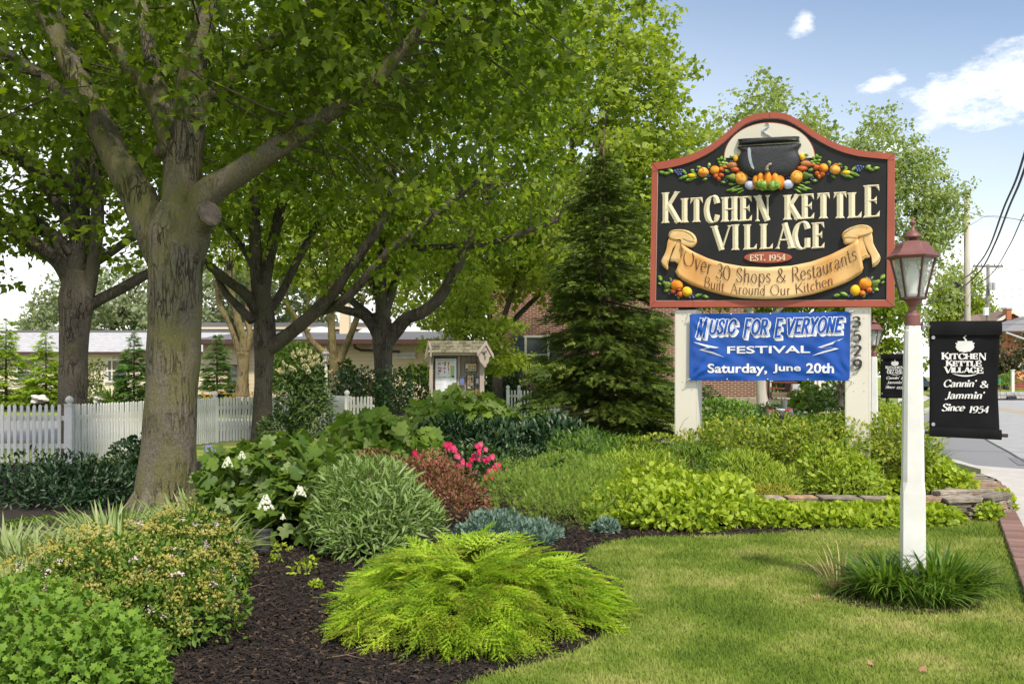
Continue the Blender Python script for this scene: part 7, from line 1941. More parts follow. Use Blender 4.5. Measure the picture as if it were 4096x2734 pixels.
tree('maple_tree', 'third maple of the row, slim trunk inside the picket fence', (X(261, Y3), Y3), tr3, lb3, Y3, el3, 900, 22, .16, m_lm2, m_bark2, 8, TD + TM2[:1], GR, 220, .55, .8, 16)
Y4 = 28.0
tr4 = [(384, 425, 10), (383.5, 412, 8.7), (383.3, 390, 8.3), (383, 365, 8.8), (382.5, 345, 10), (382, 328, 10.5), (381, 312, 8)]
lb4 = [([(379, 338, 6), (372, 325, 5.2), (361, 314, 4.6), (340, 308, 4), (325, 300, 3)], -.6), ([(379, 330, 5), (370, 316, 4.4), (356, 304, 3.8), (340, 290, 3)], .5), ([(381, 330, 7), (381, 300, 6), (381, 262, 5), (384, 225, 4), (388, 180, 3)], .3),
       ([(387, 340, 8), (395, 331, 7.4), (407, 318, 6.8), (424, 311, 6.3), (440, 297, 6), (453, 275, 5.5), (463, 254, 5), (474, 226, 4), (488, 200, 3)], -.9), ([(383, 262, 4), (394, 251, 3.8), (434, 247, 3.2), (478, 245, 3), (510, 237, 2.5), (558, 220, 2)], -1.6), ([(384, 318, 5), (392, 290, 4.5), (404, 260, 4), (425, 225, 3)], 1), ([(379, 300, 4), (366, 270, 3.5), (350, 240, 3)], .8)]
el4 = [(-3.3, 28.4, 9.4, 5.0, 4.4, 5.0), (-.6, 27.6, 8.2, 3.8, 3.6, 4.0), (-4.4, 28, 6.4, 3.4, 3.2, 2.4)]
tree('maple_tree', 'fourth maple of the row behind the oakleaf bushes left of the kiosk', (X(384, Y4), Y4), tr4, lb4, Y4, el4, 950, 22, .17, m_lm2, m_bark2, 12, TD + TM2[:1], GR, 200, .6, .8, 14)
# bright sunlit maple right of the row, rising to the top of the picture
def simple_tree(name, label, x, y, h0, els, n, per, size, lmat, seed, temps=TD, r=.18, bark=m_bark2, group=None, spread=.5, fill=.55, nl=5, amp=.3, droop=-.35):
    t = thing(name, label, 'tree', (x, y, 0), 0, group)
    mb = MB(); mb.tube([(0, 0, 0), (.05, 0, h0 * .5), (0, .05, h0)], [r * 1.25, r, r * .85], 12, bumpy=.05, seed=seed); mb.build('trunk', bark, t, smooth=True)
    LL = []
    for k in range(nl):
        e = els[k % len(els)]; a = rng.uniform(0, 6.28)
        top = Vector((e[0] + e[3] * .6 * cos(a), e[1] + e[4] * .6 * sin(a), e[2] + e[5] * rng.uniform(-.1, .65)))
        b0 = Vector((x, y, h0 * rng.uniform(.8, 1.0)))
        mid = b0.lerp(top, .5) + Vector((0, 0, .1 * h0)); pts = [Vector(q) for q in catmull([tuple(b0), tuple(mid), tuple(top)], 4)]
        mb = MB(); mb.tube(pts, list(np.linspace(r * .65, r * .15, len(pts))), 7, bumpy=.05, seed=k); mb.build('branch', bark, t, smooth=True, origin=(x, y, 0)); LL.append(pts)
    crown(t, els, n, per, None, size, lmat, seed, temps, LL, 60, spread, fill, (x, y, 0), amp, droop)
    return t
BG = 'background trees'
simple_tree('maple_tree', 'tall bright green maple between the row and the sign, reaching the top edge', 2.2, 35, 3.5, [(2.4, 34.5, 9.5, 2.6, 2.8, 5.6), (4.3, 35, 10.8, 2.3, 2.6, 3.6), (1.2, 35.5, 12.6, 3.4, 3, 2.8), (3.9, 34.6, 7.0, 2.4, 2.4, 2.6), (5.5, 35.2, 8.4, 1.7, 2.0, 2.6)], 1050, 26, .20, m_lb, 21, TM2, .22, group=BG, spread=.62, fill=.5)
simple_tree('maple_tree', 'pale windblown tree whose top shows just above the sign', 13.5, 50, 4, [(13.2, 50, 10.2, 4.2, 3.6, 3.6), (10.6, 50, 9.6, 2.8, 3, 2.8), (15.6, 50.4, 9.4, 2.6, 3, 3.2), (12.2, 50, 13.4, 1.8, 1.8, 2.2), (14.4, 50, 13, 1.7, 1.6, 1.7)], 800, 24, .26, m_lp, 22, TD, .28, group=BG, spread=.75, fill=.45, amp=.4)
simple_tree('maple_tree', 'light green tree behind the right end of the sign and the near lantern', 17.6, 45, 3.5, [(17.3, 45, 9.0, 2.3, 2.4, 3.2), (16.3, 45.4, 11.0, 1.5, 1.8, 2.0), (17.6, 45, 6.2, 1.3, 1.6, 2.0), (18.9, 45, 9.0, 1.0, 1.5, 1.6), (16.4, 45.4, 5.4, 1.6, 1.6, 1.2)], 760, 24, .17, m_lp, 23, TD, .25, group=BG, spread=.5, fill=.45, amp=.4)
simple_tree('maple_tree', 'leafy tree showing in the gap under the sign board and beside the lamp', 11.6, 33, 2.0, [(11.9, 33, 3.3, .7, .9, .25), (10.6, 34, 4.1, 2.0, 1.4, .5), (11.7, 33, 2.6, .9, .9, .22), (12.1, 33, 2.0, .9, .9, .22), (11.6, 33, 3.8, 1.0, 1, .3)], 240, 22, .16, m_lm2, 24, TD, .12, group=BG, spread=.45)
simple_tree('maple_tree', 'round green tree behind the two poles above the orange brick house', 46.6, 107, 4, [(46.6, 107, 9.6, 2.7, 2.4, 2.9), (45.0, 107, 7.6, 1.9, 2, 3.0), (48.6, 107, 7.6, 1.8, 2, 2.4)], 480, 24, .30, m_lb, 25, TD, .28, group=BG, spread=.8)
simple_tree('maple_tree', 'hazy green tree behind the bungalow roof at the far left', -30, 74, 3, [(-29.5, 74, 6.6, 4.6, 3.6, 3.2), (-33, 75, 5.2, 3.6, 3.6, 2.4)], 420, 22, .34, m_lg, 26, TD, .3, group=BG, spread=.9)
simple_tree('willow_tree', 'pale silvery tree with a broken bare branch behind the bungalow roof', -21, 72, 3, [(-21, 72, 6.4, 5.0, 4, 4.4), (-16.5, 73, 6.0, 3.6, 3.6, 3.6)], 640, 22, .34, m_lg, 27, TD, .3, group=BG, spread=.9)
simple_tree('honey_locust', 'feathery green tree over the left part of the beige roof', -13.5, 66, 3, [(-13.5, 66, 10.4, 4.6, 4, 3.6), (-9.5, 67, 9.6, 4, 4, 3.6)], 520, 24, .30, m_lb, 28, TD, .25, bark=m_bark3, group=BG, spread=.8)
simple_tree('honey_locust', 'green tree crown over the right part of the beige roof', -4, 68, 3, [(-4.5, 68, 8.8, 4.4, 4, 4.6), (0, 68, 8.4, 4.4, 4, 5)], 620, 24, .30, m_lb, 29, TD, .25, group=BG, spread=.8)
simple_tree('maple_tree', 'broad leafy tree hanging over the left corner of the brick building', -.6, 40, 3.2, [(-1.0, 40, 6.6, 3.6, 2.4, 2.2), (1.6, 40, 7.4, 3, 2.4, 2.6), (3.6, 40.5, 7.2, 2.0, 2.2, 1.9), (-3.2, 40.5, 7.6, 3, 2.4, 2.4)], 760, 24, .20, m_lb, 30, TM2, .2, group=BG, spread=.55, fill=.5)
simple_tree('dogwood_tree', 'layered bright green small tree between the kiosk and the beige building', -1.6, 33, 1.0, [(-1.5, 33, 2.6, 1.5, 1.2, .28), (-1.0, 32.8, 3.2, 1.5, 1.1, .26), (-1.8, 33.2, 3.8, 1.4, 1.1, .28), (-.6, 33, 2.0, 1.6, 1.1, .3), (-1.2, 33, 4.5, 1.0, 1, .25), (-2.4, 33, 1.7, 1.2, 1, .3)], 420, 22, .13, m_lb, 31, TD, .07, group=BG, spread=.3, amp=.1)
m_lbr = leafmat('bronze_leaf', [(0.17, 0.10, 0.08), (0.12, 0.13, 0.06), (0.10, 0.14, 0.05), (0.24, 0.15, 0.12), (0.08, 0.10, 0.04), (0.15, 0.17, 0.08)], .3)
simple_tree('japanese_maple', 'bronze and green japanese maple in front of the orange houses', 38.5, 80, 2, [(38.6, 79, 2.9, 2.0, 2, 1.4), (41.2, 79, 3.2, 2.2, 2, 1.4), (37.0, 79, 2.4, 1.3, 1.5, 1.4)], 420, 22, .22, m_lbr, 33, TD, .15, spread=.4)
for k, (x, y, z, rx, rz, lb) in enumerate(((28, 105, 3.5, 3.5, 3.0, 'distant round green tree left of the road seen past the near post'), (33, 118, 3, 3, 2.6, 'distant low tree beyond the parked car'), (20, 74, 3.2, 3, 2.8, 'dense green tree behind the small black banner'))):
    simple_tree('maple_tree', lb, x, y, 1.5, [(x, y, z, rx, 2.6, rz)], 220, 22, .34, m_lb if k != 2 else m_ld, 40 + k, TD, .18, group=BG, spread=.7, nl=3)
# slender yellow-barked trees by the beige building
def yellow(label, Y, trunk, limbs, els, seed):
    tree('honey_locust', label, (X(trunk[0][0], Y), Y), trunk, limbs, Y, els, 170, 22, .15, m_lb, m_bark3, seed, TD, 'honey locusts by the beige building', 60, .6, .6, 10)
yellow('mossy yellow-barked tree left of the slim third maple', 38, [(242, 396, 7.5), (242.5, 385, 6.2), (243, 365, 5.6), (243, 352, 6)], [([(242, 356, 4.5), (236, 338, 3.8), (229, 320, 3.5), (220, 305, 3), (216, 280, 2.5)], .3), ([(243, 354, 5), (243.5, 340, 4.2), (238, 320, 3.6), (233, 300, 3.2), (230, 270, 2.4)], -.3), ([(245, 352, 4), (250, 335, 3.2), (247, 318, 3), (249, 295, 2.5), (255, 270, 2)], .5)], [(-10, 38, 6.6, 2.2, 1.8, 1.4), (-9, 38, 8, 2.4, 2, 1.6)], 50)
yellow('forked yellow-barked tree behind the grey lamp', 42, [(334, 396, 7), (333.5, 385, 5), (334, 370, 4.8), (334.5, 360, 6)], [([(332, 360, 4), (324, 352, 3.4), (311, 340, 3), (305, 328, 2.6), (294, 314, 2.4), (284, 300, 2)], -.4), ([(334, 362, 4.6), (332, 338, 4), (331, 312, 3.8), (332, 290, 3), (334, 265, 2)], .3), ([(338, 362, 4.4), (344, 350, 3.8), (350, 336, 3.4), (358, 314, 3), (364, 296, 2.4)], .4)], [(-7.4, 42, 6.9, 2.4, 2, 1.1), (-6.2, 42, 8.4, 2.6, 2, 1.5)], 53)
# trunk and small multi-stem tree near the terrace
tree('maple_tree', 'grey tree trunk rising in front of the brick wall behind the blue banner', (X(761, 33), 33), [(763, 406, 7), (762, 398, 5.6), (761, 385, 5), (760.5, 365, 4.8), (760, 330, 4.6)], [([(760, 335, 4), (752, 315, 3), (742, 300, 2.4)], .5), ([(760, 335, 4), (770, 318, 3), (782, 306, 2.4)], -.4)], 33, [(8, 33, 4.4, 2.2, 1.4, .6), (10, 33.2, 4.6, 2, 1.4, .7), (6.6, 33, 4.5, 1.6, 1.4, .6)], 170, 20, .17, m_lm2, m_polew, 60, TD, BG, 30, .45, .6, 12)
tree('dogwood_tree', 'small multi-stemmed tree on the lawn beside the right sign post', (X(841, 31), 31), [(841, 406, 3), (840.5, 396, 2.4), (840, 388, 2.4)], [([(840, 390, 1.8), (834, 382, 1.4), (828, 372, 1)], .3), ([(841, 392, 1.8), (844, 380, 1.5), (847, 368, 1)], -.3), ([(840, 388, 1.6), (839, 376, 1.2), (836, 364, 1)], .1)], 31, [(9.9, 31, 2.3, 1.2, 1, .5)], 60, 20, .12, m_lb, m_bark2, 61, TD, BG, 20, .3, .5, 8)

# ------------------------------------------------------------------ conifers
def conifer(name, label, x, y, h, r, n, size, mat, seed, temps, base=.1, group=None, droopy=.15, gap=.0, power=.85, ntier=0, core=True):
    t = thing(name, label, 'conifer', (x, y, 0), 0, group)
    mb = MB(); mb.tube([(0, 0, 0), (0, 0, h * .98)], [max(.02, r * .07), .012], 8); mb.build('trunk', m_twig, t, smooth=True)
    nb_ = ntier
    bs = rng.random(nb_) ** 1.3; ba = rng.uniform(0, 2 * pi, nb_); bl_ = rng.uniform(.62, 1.12, nb_)
    w_ = (1 - bs) ** .8 + .12; bi = rng.choice(nb_, n, p=w_ / w_.sum())
    along = rng.random(n) ** .6
    rr_ = r * (1 - bs[bi]) ** power * along
    a = ba[bi] + rng.normal(size=n) * .16 / np.maximum(along, .35)
    z = base + (h - base) * bs[bi] + rng.normal(size=n) * .035 * h / 5 + .10 * rr_ - .0
    s_ = np.clip((z - base) / (h - base), 0, .99)
    rad = np.maximum(rr_ * bl_[bi], .02)
    pos = np.stack([rad * np.cos(a), rad * np.sin(a), z - droopy * rad ** 1.6], 1)
    out_ = np.stack([np.cos(a), np.sin(a), np.full(n, .10 - droopy)], 1)
    sd = rng.choice([-1, 1], n) * rng.uniform(0, .9, n); out_ = out_ + np.stack([-np.sin(a) * sd, np.cos(a) * sd, np.zeros(n)], 1)
    d = out_ + unit(n) * .28
    nr = np.array([0, 0, .55]) + out_ * .75 + unit(n) * .45
    bake('foliage', temps, pos, frames(d, nr), size * rng.uniform(.6, 1.2, n) * (1 - .35 * s_), mat, t)
    # limbs
    mb = MB(); r2 = random.Random(seed)
    for i in range(60):
        zz = base + (h - base) * (i / 60) ** 1.1; aa = i * 2.4; rr = r * (1 - (i / 60)) ** power * .8
        mb.tube([(0, 0, zz), (rr * cos(aa), rr * sin(aa), zz - droopy * rr)], [.012 + .01 * rr, .004], 4, cap=False)
    mb.build('limbs', m_twig, t, kind='stuff')
    return t
m_spruce = leafmat('spruce_needles', [(0.035, 0.065, 0.016), (0.07, 0.12, 0.02), (0.12, 0.18, 0.026), (0.05, 0.085, 0.018), (0.24, 0.32, 0.05), (0.09, 0.14, 0.024)], .22, .6, .25)
TS = [T_sprig(8, .32, .055, .22, k, 1.0) for k in range(4)]
sp = conifer('spruce_tree', 'dark green spruce with a thin bare leader between kiosk and sign', X(603, 17), 17, 5.2, 1.5, 23000, .25, m_spruce, 9, TS, .12, None, .22, 0, .46, 330)
mb = MB(); mb.tube([(0, 0, 5.0), (.02, 0, 5.7)], [.02, .008], 6)
for k in range(14): a = k * 2.4; mb.tube([(0, 0, 4.95 + k * .045), (.25 * cos(a) * (1 - k / 20), .25 * sin(a) * (1 - k / 20), 5.05 + k * .05)], [.007, .003], 4)
mb.build('leader', m_twigt, sp)
m_arb = leafmat('arborvitae_gold', [(0.22, 0.36, 0.03), (0.33, 0.47, 0.04), (0.45, 0.57, 0.06), (0.26, 0.38, 0.03)], .35)
m_arbd = leafmat('arborvitae_green', [(0.08, 0.17, 0.04), (0.12, 0.23, 0.045), (0.17, 0.29, 0.05)], .35)
TA = [T_sprig(5, .42, .12, .35, k, .7) for k in range(3)]
AG = 'cypresses along the bungalow'
conifer('cypress', 'golden green cypress at the very left edge before the bungalow', X(6, 49), 49, 1.6 + (375 - 318) / F * 49, 1.25, 2600, .36, m_arb, 3, TA, .1, AG, .1, 0, .55, 190)
conifer('cypress', 'golden green cypress with two tips left of the second maple trunk', X(46, 49), 49, 1.6 + (375 - 331) / F * 49, 1.15, 2600, .36, m_arb, 4, TA, .1, AG, .1, 0, .6, 190)
conifer('cypress', 'mid green cypress half hidden by the nearest maple trunk', X(134, 48), 48, 1.6 + (375 - 331) / F * 48, 1.15, 2400, .36, m_arbd, 5, TA, .1, AG, .12, 0, .65, 190)
conifer('cypress', 'dark green cypress against the corner of the beige building', X(217, 47), 47, 1.6 + (375 - 334) / F * 47, 1.0, 2400, .34, m_arbd, 6, TA, .1, AG, .12, 0, .6, 190)

# ------------------------------------------------------------------ shrubs and perennials
def stems(root, els, n, mat, r=.006, seed=0, org=(0, 0, 0), z0=0.0):
    mb = MB(); rr = random.Random(seed)
    for _ in range(n):
        e = rr.choice(els); a = rr.uniform(0, 6.28); k = rr.uniform(.1, .85)
        b0 = Vector((e[0] + e[3] * .25 * cos(a), e[1] + e[4] * .25 * sin(a), z0))
        top = Vector((e[0] + e[3] * k * cos(a), e[1] + e[4] * k * sin(a), e[2] + e[5] * rr.uniform(.3, .85)))
        mid = b0.lerp(top, .5) + Vector((rr.uniform(-.04, .04), rr.uniform(-.04, .04), .05))
        mb.tube([b0, mid, top], [r, r * .8, r * .4], 5, cap=False)
    mb.build('stems', mat, root, smooth=True, origin=org, kind='stuff')
def shrub(name, label, els, n, size, mat, temps, seed, cat='shrub', big=0, leafname='leaf', group=None, nst=25, smat=None, out=.6, up=.3, jit=.6, face=.7, fill=.35, amp=.14, low=-.25, k=3.0, z0=0.0):
    c = (float(np.mean([e[0] for e in els])), float(np.mean([e[1] for e in els])), z0)
    t = thing(name, label, cat, c, 0, group)
    P, O = mound(els, n, seed, fill, amp, low, k)
    keep = P[:, 2] > z0 + .015; P, O = P[keep], O[keep]; m_ = len(P)
    R = orient(O, out, up, jit, face)
    s_ = size * rng.uniform(.6, 1.2, m_)
    if big: place(leafname, temps, P, R, s_, mat, t, big, 'foliage', origin=c)
    else: bake('foliage', temps, P, R, s_, mat, t, origin=c)
    if nst: stems(t, els, nst, smat or m_twig, .006, seed, c, z0)
    return t, c
def heads(root, els, n, r, mat, seed, org, name='flower_head', up=.3, low=.0, mode='umbel', jit=.02, front=True):
    """small clusters of florets: each head its own part"""
    P, O = mound(els, n * 3, seed, 0.0, .12, low, 3)
    if front:
        k = O[:, 1] < .35; P, O = P[k], O[k]
    idx = rng.permutation(len(P))[:n]; P, O = P[idx] + O[idx] * .02, O[idx]
    ms = []
    for q in range(3):
        mb = MB(); rr = random.Random(seed + q)
        for i in range(16 if mode != 'cone' else 34):
            a = rr.uniform(0, 6.28)
            if mode == 'umbel': k_ = rr.random() ** .5; c = Vector((k_ * cos(a), k_ * sin(a), .28 * (1 - k_ * k_) + rr.uniform(-.1, .1))); s_ = .26
            elif mode == 'cone': h_ = rr.random(); k_ = .42 * (1 - h_) + .1; c = Vector((k_ * cos(a), k_ * sin(a), h_ * 1.6)); s_ = .30
            else: c = Vector((rr.uniform(-.5, .5), rr.uniform(-.5, .5), rr.uniform(-.4, .5))); s_ = .4
            ax = Vector((rr.uniform(-1, 1), rr.uniform(-1, 1), rr.uniform(.2, 1))).normalized(); u_ = ax.orthogonal().normalized() * s_; w_ = ax.cross(u_)
            mb.add([c - u_ * .5 - w_ * .5, c + u_ * .5 - w_ * .5, c + u_ * .5 + w_ * .5, c - u_ * .5 + w_ * .5, c + ax * s_ * .25], [(0, 1, 4), (1, 2, 4), (2, 3, 4), (3, 0, 4)])
        o = mb.build(name, mat); ms.append(o.data); bpy.data.objects.remove(o)
    for i in range(len(P)):
        o = bpy.data.objects.new(name, ms[i % 3]); COL.objects.link(o); o.parent = root
        d = Vector(O[i]) + Vector((0, 0, up)) + Vector(unit(1)[0]) * .3
        o.rotation_euler = d.to_track_quat('Z', 'Y').to_euler(); o.location = Vector(P[i]) - Vector(org)
        s_ = r * rng.uniform(.6, 1.15); o.scale = (s_, s_, s_)
# -- mum, bottom left
m_mum = leafmat('mum_leaf', [(0.12, 0.23, 0.03), (0.17, 0.30, 0.035), (0.23, 0.37, 0.045), (0.14, 0.25, 0.045)], .35, .6, .2)
TMu = [T_mum(.3), T_mum(.55), T_mum(.1)]
shrub('chrysanthemum_plant', 'bright green lobed-leaf plant in the bottom left corner', [(-2.42, 4.95, .18, .62, .55, .40), (-1.95, 4.85, .12, .34, .4, .34), (-2.75, 4.7, .15, .5, .5, .38)], 7000, .052, m_mum, TMu, 71, 'plant', 300, 'leaf', up=.35, out=.7, smat=m_twig, fill=.3)
# -- spirea with flower heads
m_spl = leafmat('spirea_leaf', [(0.07, 0.14, 0.02), (0.11, 0.20, 0.025), (0.16, 0.26, 0.032), (0.20, 0.29, 0.04)], .35, .55, .25)
m_sph = leafmat('spirea_seedhead', [(0.31, 0.29, 0.06), (0.38, 0.33, 0.08), (0.28, 0.30, 0.07), (0.42, 0.35, 0.11)], .1, .9, .1)
m_spp = leafmat('spirea_pink', [(0.72, 0.55, 0.58), (0.80, 0.68, 0.70), (0.76, 0.48, 0.60)], .2, .8, .1)
TO_ = [T_oval(.15, .28), T_oval(.4, .32)]
eS = [(-2.45, 6.4, .17, .68, .55, .46), (-2.08, 6.2, .14, .42, .42, .40), (-2.66, 6.5, .18, .34, .36, .38), (-2.22, 5.9, .1, .38, .38, .30)]
t_, c_ = shrub('spirea_bush', 'wide spirea mound with tan seed heads and a few pink blooms, left foreground', eS, 9500, .042, m_spl, TO_, 72, 'shrub', 0, up=.3)
heads(t_, eS, 300, .060, m_sph, 5, c_, 'seed_head', low=.05); heads(t_, eS, 44, .040, m_spp, 6, c_, 'flower_head', low=.05)
eS2 = [(-2.48, 7.75, .15, .46, .42, .44), (-2.20, 7.6, .10, .28, .34, .36)]
t_, c_ = shrub('spirea_bush', 'second spirea mound with tan heads just left of the cylinder light', eS2, 6500, .042, m_spl, TO_, 73, 'shrub', 0, up=.3)
heads(t_, eS2, 190, .056, m_sph, 7, c_, 'seed_head', low=.05); heads(t_, eS2, 34, .038, m_spp, 8, c_, 'flower_head', low=.05)
# -- variegated grass
m_var = leafmat('variegated_blade', [(0.44, 0.48, 0.22), (0.20, 0.30, 0.09), (0.38, 0.44, 0.18), (0.16, 0.26, 0.07), (0.52, 0.54, 0.30)], .35, .55, .25)
def clump(name, label, x, y, r, h, n, mat, seed, w=.03, bend=.8, lean=.55, big=0, cat='grass clump', z0=0.0, group=None, wind=(0, 0), leafname='blade'):
    t = thing(name, label, cat, (x, y, z0), 0, group)
    a = rng.uniform(0, 2 * pi, n); k = rng.random(n) ** .6
    pos = np.stack([x + r * k * np.cos(a), y + r * k * np.sin(a), np.full(n, z0)], 1)
    d = np.stack([np.cos(a) * k * lean + wind[0], np.sin(a) * k * lean + wind[1], np.ones(n)], 1) + unit(n) * .22
    nr = np.stack([-np.cos(a), -np.sin(a), np.full(n, .2)], 1) + unit(n) * .3
    R = frames(d, nr)
    s_ = h * rng.uniform(.6, 1.15, n)
    temps = [T_blade(5, w, bend), T_blade(5, w * .8, bend * 1.5), T_blade(5, w, bend * .5)]
    if big: place(leafname, temps, pos, R, s_, mat, t, big, 'foliage', key=-pos[:, 1] + s_, origin=(x, y, z0))
    else: bake('foliage', temps, pos, R, s_, mat, t, origin=(x, y, z0))
    return t
VG = 'variegated grass clumps under the nearest maple'
for k, (x, y, r, h, lb) in enumerate(((-3.35, 7.2, .5, .60, 'pale striped grass clump at the left edge beside the spirea'), (-3.15, 8.1, .45, .58, 'pale striped grass clump behind the left edge clump'), (-2.75, 8.7, .4, .50, 'pale striped grass clump behind the wide spirea'), (-3.6, 9.2, .45, .52, 'pale striped grass clump nearest the dark glossy bushes'), (-3.0, 9.9, .42, .55, 'tall pale striped grass clump left of the big trunk'), (-2.55, 10.3, .34, .62, 'pale striped grass in front of the big trunk base'), (-4.1, 8.3, .4, .5, 'pale striped grass cut by the left picture edge'), (-3.08, 6.35, .34, .50, 'low pale striped grass left of the wide spirea'))):
    clump('variegated_grass', lb, x, y, r, h, 460, m_var, 80 + k, .030, .8, .7, 60 if k in (0, 5, 7) else 0, group=VG)
# -- glossy dark shrubs by the fence
m_glo = leafmat('glossy_dark_leaf', [(0.014, 0.040, 0.014), (0.022, 0.058, 0.018), (0.032, 0.078, 0.022), (0.05, 0.10, 0.035)], .15, .42, .45)
m_glo2 = leafmat('glossy_mid_leaf', [(0.03, 0.075, 0.02), (0.045, 0.10, 0.025), (0.065, 0.13, 0.03)], .2, .35, .5)
TL_ = [T_oval(.2, .17), T_oval(.45, .2)]
DG = 'dark glossy bushes along the picket fence'
shrub('glossy_bush', 'dark glossy bush at the left edge before the picket fence', [(-6.1, 12.8, .12, .72, .6, .46), (-6.8, 12.6, .12, .6, .5, .46)], 2200, .085, m_glo, TL_, 75, big=0, group=DG, smat=m_twig)
shrub('glossy_bush', 'widest dark glossy bush before the corner fence post', [(-5.35, 12.5, .14, .66, .55, .44), (-4.95, 12.6, .12, .4, .45, .36)], 2800, .088, m_glo, TL_, 76, big=60, group=DG, smat=m_twig)
shrub('glossy_bush', 'lighter leafy bush between the corner fence post and big trunk', [(-5.1, 13.9, .3, .5, .45, .45), (-4.7, 13.6, .35, .42, .4, .48)], 1800, .075, m_glo2, TO_, 77, big=0, group=DG, smat=m_twigt)
for k, (x, y) in enumerate(((-4.1, 11.2), (-4.9, 10.9), (-3.7, 11.6))):
    shrub('ground_ivy', ('sprawling small-leaved ground ivy at the shaded base of the big maple', 'patch of ground ivy under the dark glossy bush', 'ground ivy just left of the big trunk')[k], [(x, y, .0, .55, .35, .09)], 700, .045, m_spl, TO_, 78 + k, 'ground cover', 0, nst=0, fill=.1)
# -- nandina by the third maple
m_nan = leafmat('nandina_leaf', [(0.03, 0.075, 0.02), (0.05, 0.105, 0.025), (0.09, 0.15, 0.03), (0.14, 0.19, 0.04)], .3)
eN = [(-4.65, 22.4, 1.15, .56, .5, .72), (-4.4, 22.3, .8, .5, .45, .7), (-5.1, 22.5, .4, .5, .4, .34), (-4.5, 22.4, 1.5, .42, .4, .46)]
t_, c_ = shrub('nandina_bush', 'tall bamboo-like bush with creamy flower sprays beside the third maple', eN, 3800, .13, m_nan, TL_, 82, low=-.8, up=-.05, nst=40)
m_crm = leafmat('cream_floret', [(0.55, 0.50, 0.28), (0.62, 0.58, 0.38), (0.46, 0.44, 0.22)], .2, .9, .1)
heads(t_, [(-4.5, 22.2, 1.62, .5, .3, .4)], 30, .10, m_crm, 9, c_, 'flower_spray', mode='cone', low=-.1)
shrub('rhododendron', 'broad round bush against the beige wall behind the nandina', [(-9.0, 43.5, 1.2, 1.3, 1, 1.55), (-7.6, 43.5, 1.1, 1.1, 1, 1.35), (-9.0, 43, 2.0, .9, .8, .8)], 3000, .22, m_spl, TO_, 83, up=.4)
shrub('viburnum_bush', 'dark twiggy bush in front of the fourth maple trunk', [(-3.9, 27.2, .95, .85, .6, .85), (-3.2, 27.1, 1.0, .7, .6, .75), (-4.4, 27.3, 1.2, .6, .5, .65)], 2600, .11, m_glo2, TO_, 84, low=-.6, nst=70, fill=.5)
shrub('azalea_bush', 'bush with faded pink tips behind the fence at the beige wall', [(-6.1, 41, .9, 1.0, .8, .7)], 900, .16, leafmat('pinkish_leaf', [(0.25, 0.10, 0.14), (0.10, 0.14, 0.05), (0.13, 0.16, 0.06), (0.32, 0.16, 0.20)], .2), TO_, 85)
m_dkg = m_ld
shrub('evergreen_bush', 'round dark bush between the kiosk and the brick wall', [(X(497, 41), 41, .95, 1.15, 1, 1.35), (X(506, 41), 41, .5, .9, .8, .9)], 2200, .17, m_dkg, TO_, 86)
shrub('evergreen_bush', 'dark green bush left of the kiosk', [(-2.6, 30, .8, 1.1, .8, 1.0), (-1.9, 29.6, .4, 1.0, .8, .7)], 1900, .14, m_dkg, TO_, 87)
shrub('evergreen_bush', 'low green hedge under the kiosk board', [(-1.2, 26.2, .35, 1.2, .6, .55), (.2, 26.2, .35, 1.0, .6, .5)], 1500, .11, m_spl, TO_, 88)
# small planting by the bungalow
SG_ = 'grass tufts along the bungalow bed'
m_tuf = leafmat('tuft_blade', [(0.14, 0.22, 0.05), (0.20, 0.29, 0.07), (0.28, 0.35, 0.12)], .35)
for k, (u, lb) in enumerate(((27, 'green grass tuft left of the large pale rock'), (53, 'green grass tuft right of the large pale rock'), (93, 'grass tuft before the bungalow window shrub'), (111, 'tall pale plume grass under the bungalow window'), (120, 'green tuft beside the plume grass'))):
    clump('grass_tuft', lb, X(u, 48.5), 48.5, .35, .75 if k != 3 else 1.45, 160, m_tuf, 90 + k, .05, .8, .8, group=SG_)
m_olive = leafmat('olive_leaf', [(0.16, 0.18, 0.04), (0.10, 0.17, 0.03), (0.24, 0.22, 0.06), (0.08, 0.14, 0.03)], .3)
shrub('crape_myrtle', 'open olive green shrub on thin stems right of the second maple trunk', [(X(93, 49), 49, 1.7, .55, .5, .75), (X(92, 49), 49, .8, .5, .45, .6)], 700, .16, m_olive, TO_, 97, nst=12, low=-.8)
m_yel = leafmat('daylily_flower', [(0.75, 0.45, 0.02), (0.85, 0.58, 0.04), (0.70, 0.38, 0.02)], .2)
for k, (u0, Y_) in enumerate(((202, 44), (222, 43.6), (243, 43.4), (256, 43.6))):
    x = X(u0, Y_); t_ = clump('daylily', ('orange daylily clump below the dark green cypress', 'orange daylily clump left of the yellow-barked tree', 'orange daylily clump at the foot of the yellow-barked tree', 'orange daylily clump beside the third maple trunk')[k], x, Y_, .6, .8, 160, m_tuf, 100 + k, .04, .8, .6, group='daylilies behind the fence')
    heads(t_, [(x, Y_, .55, .65, .4, .35)], 18, .09, m_yel, 110 + k, (x, Y_, 0), 'flower', mode='ball')
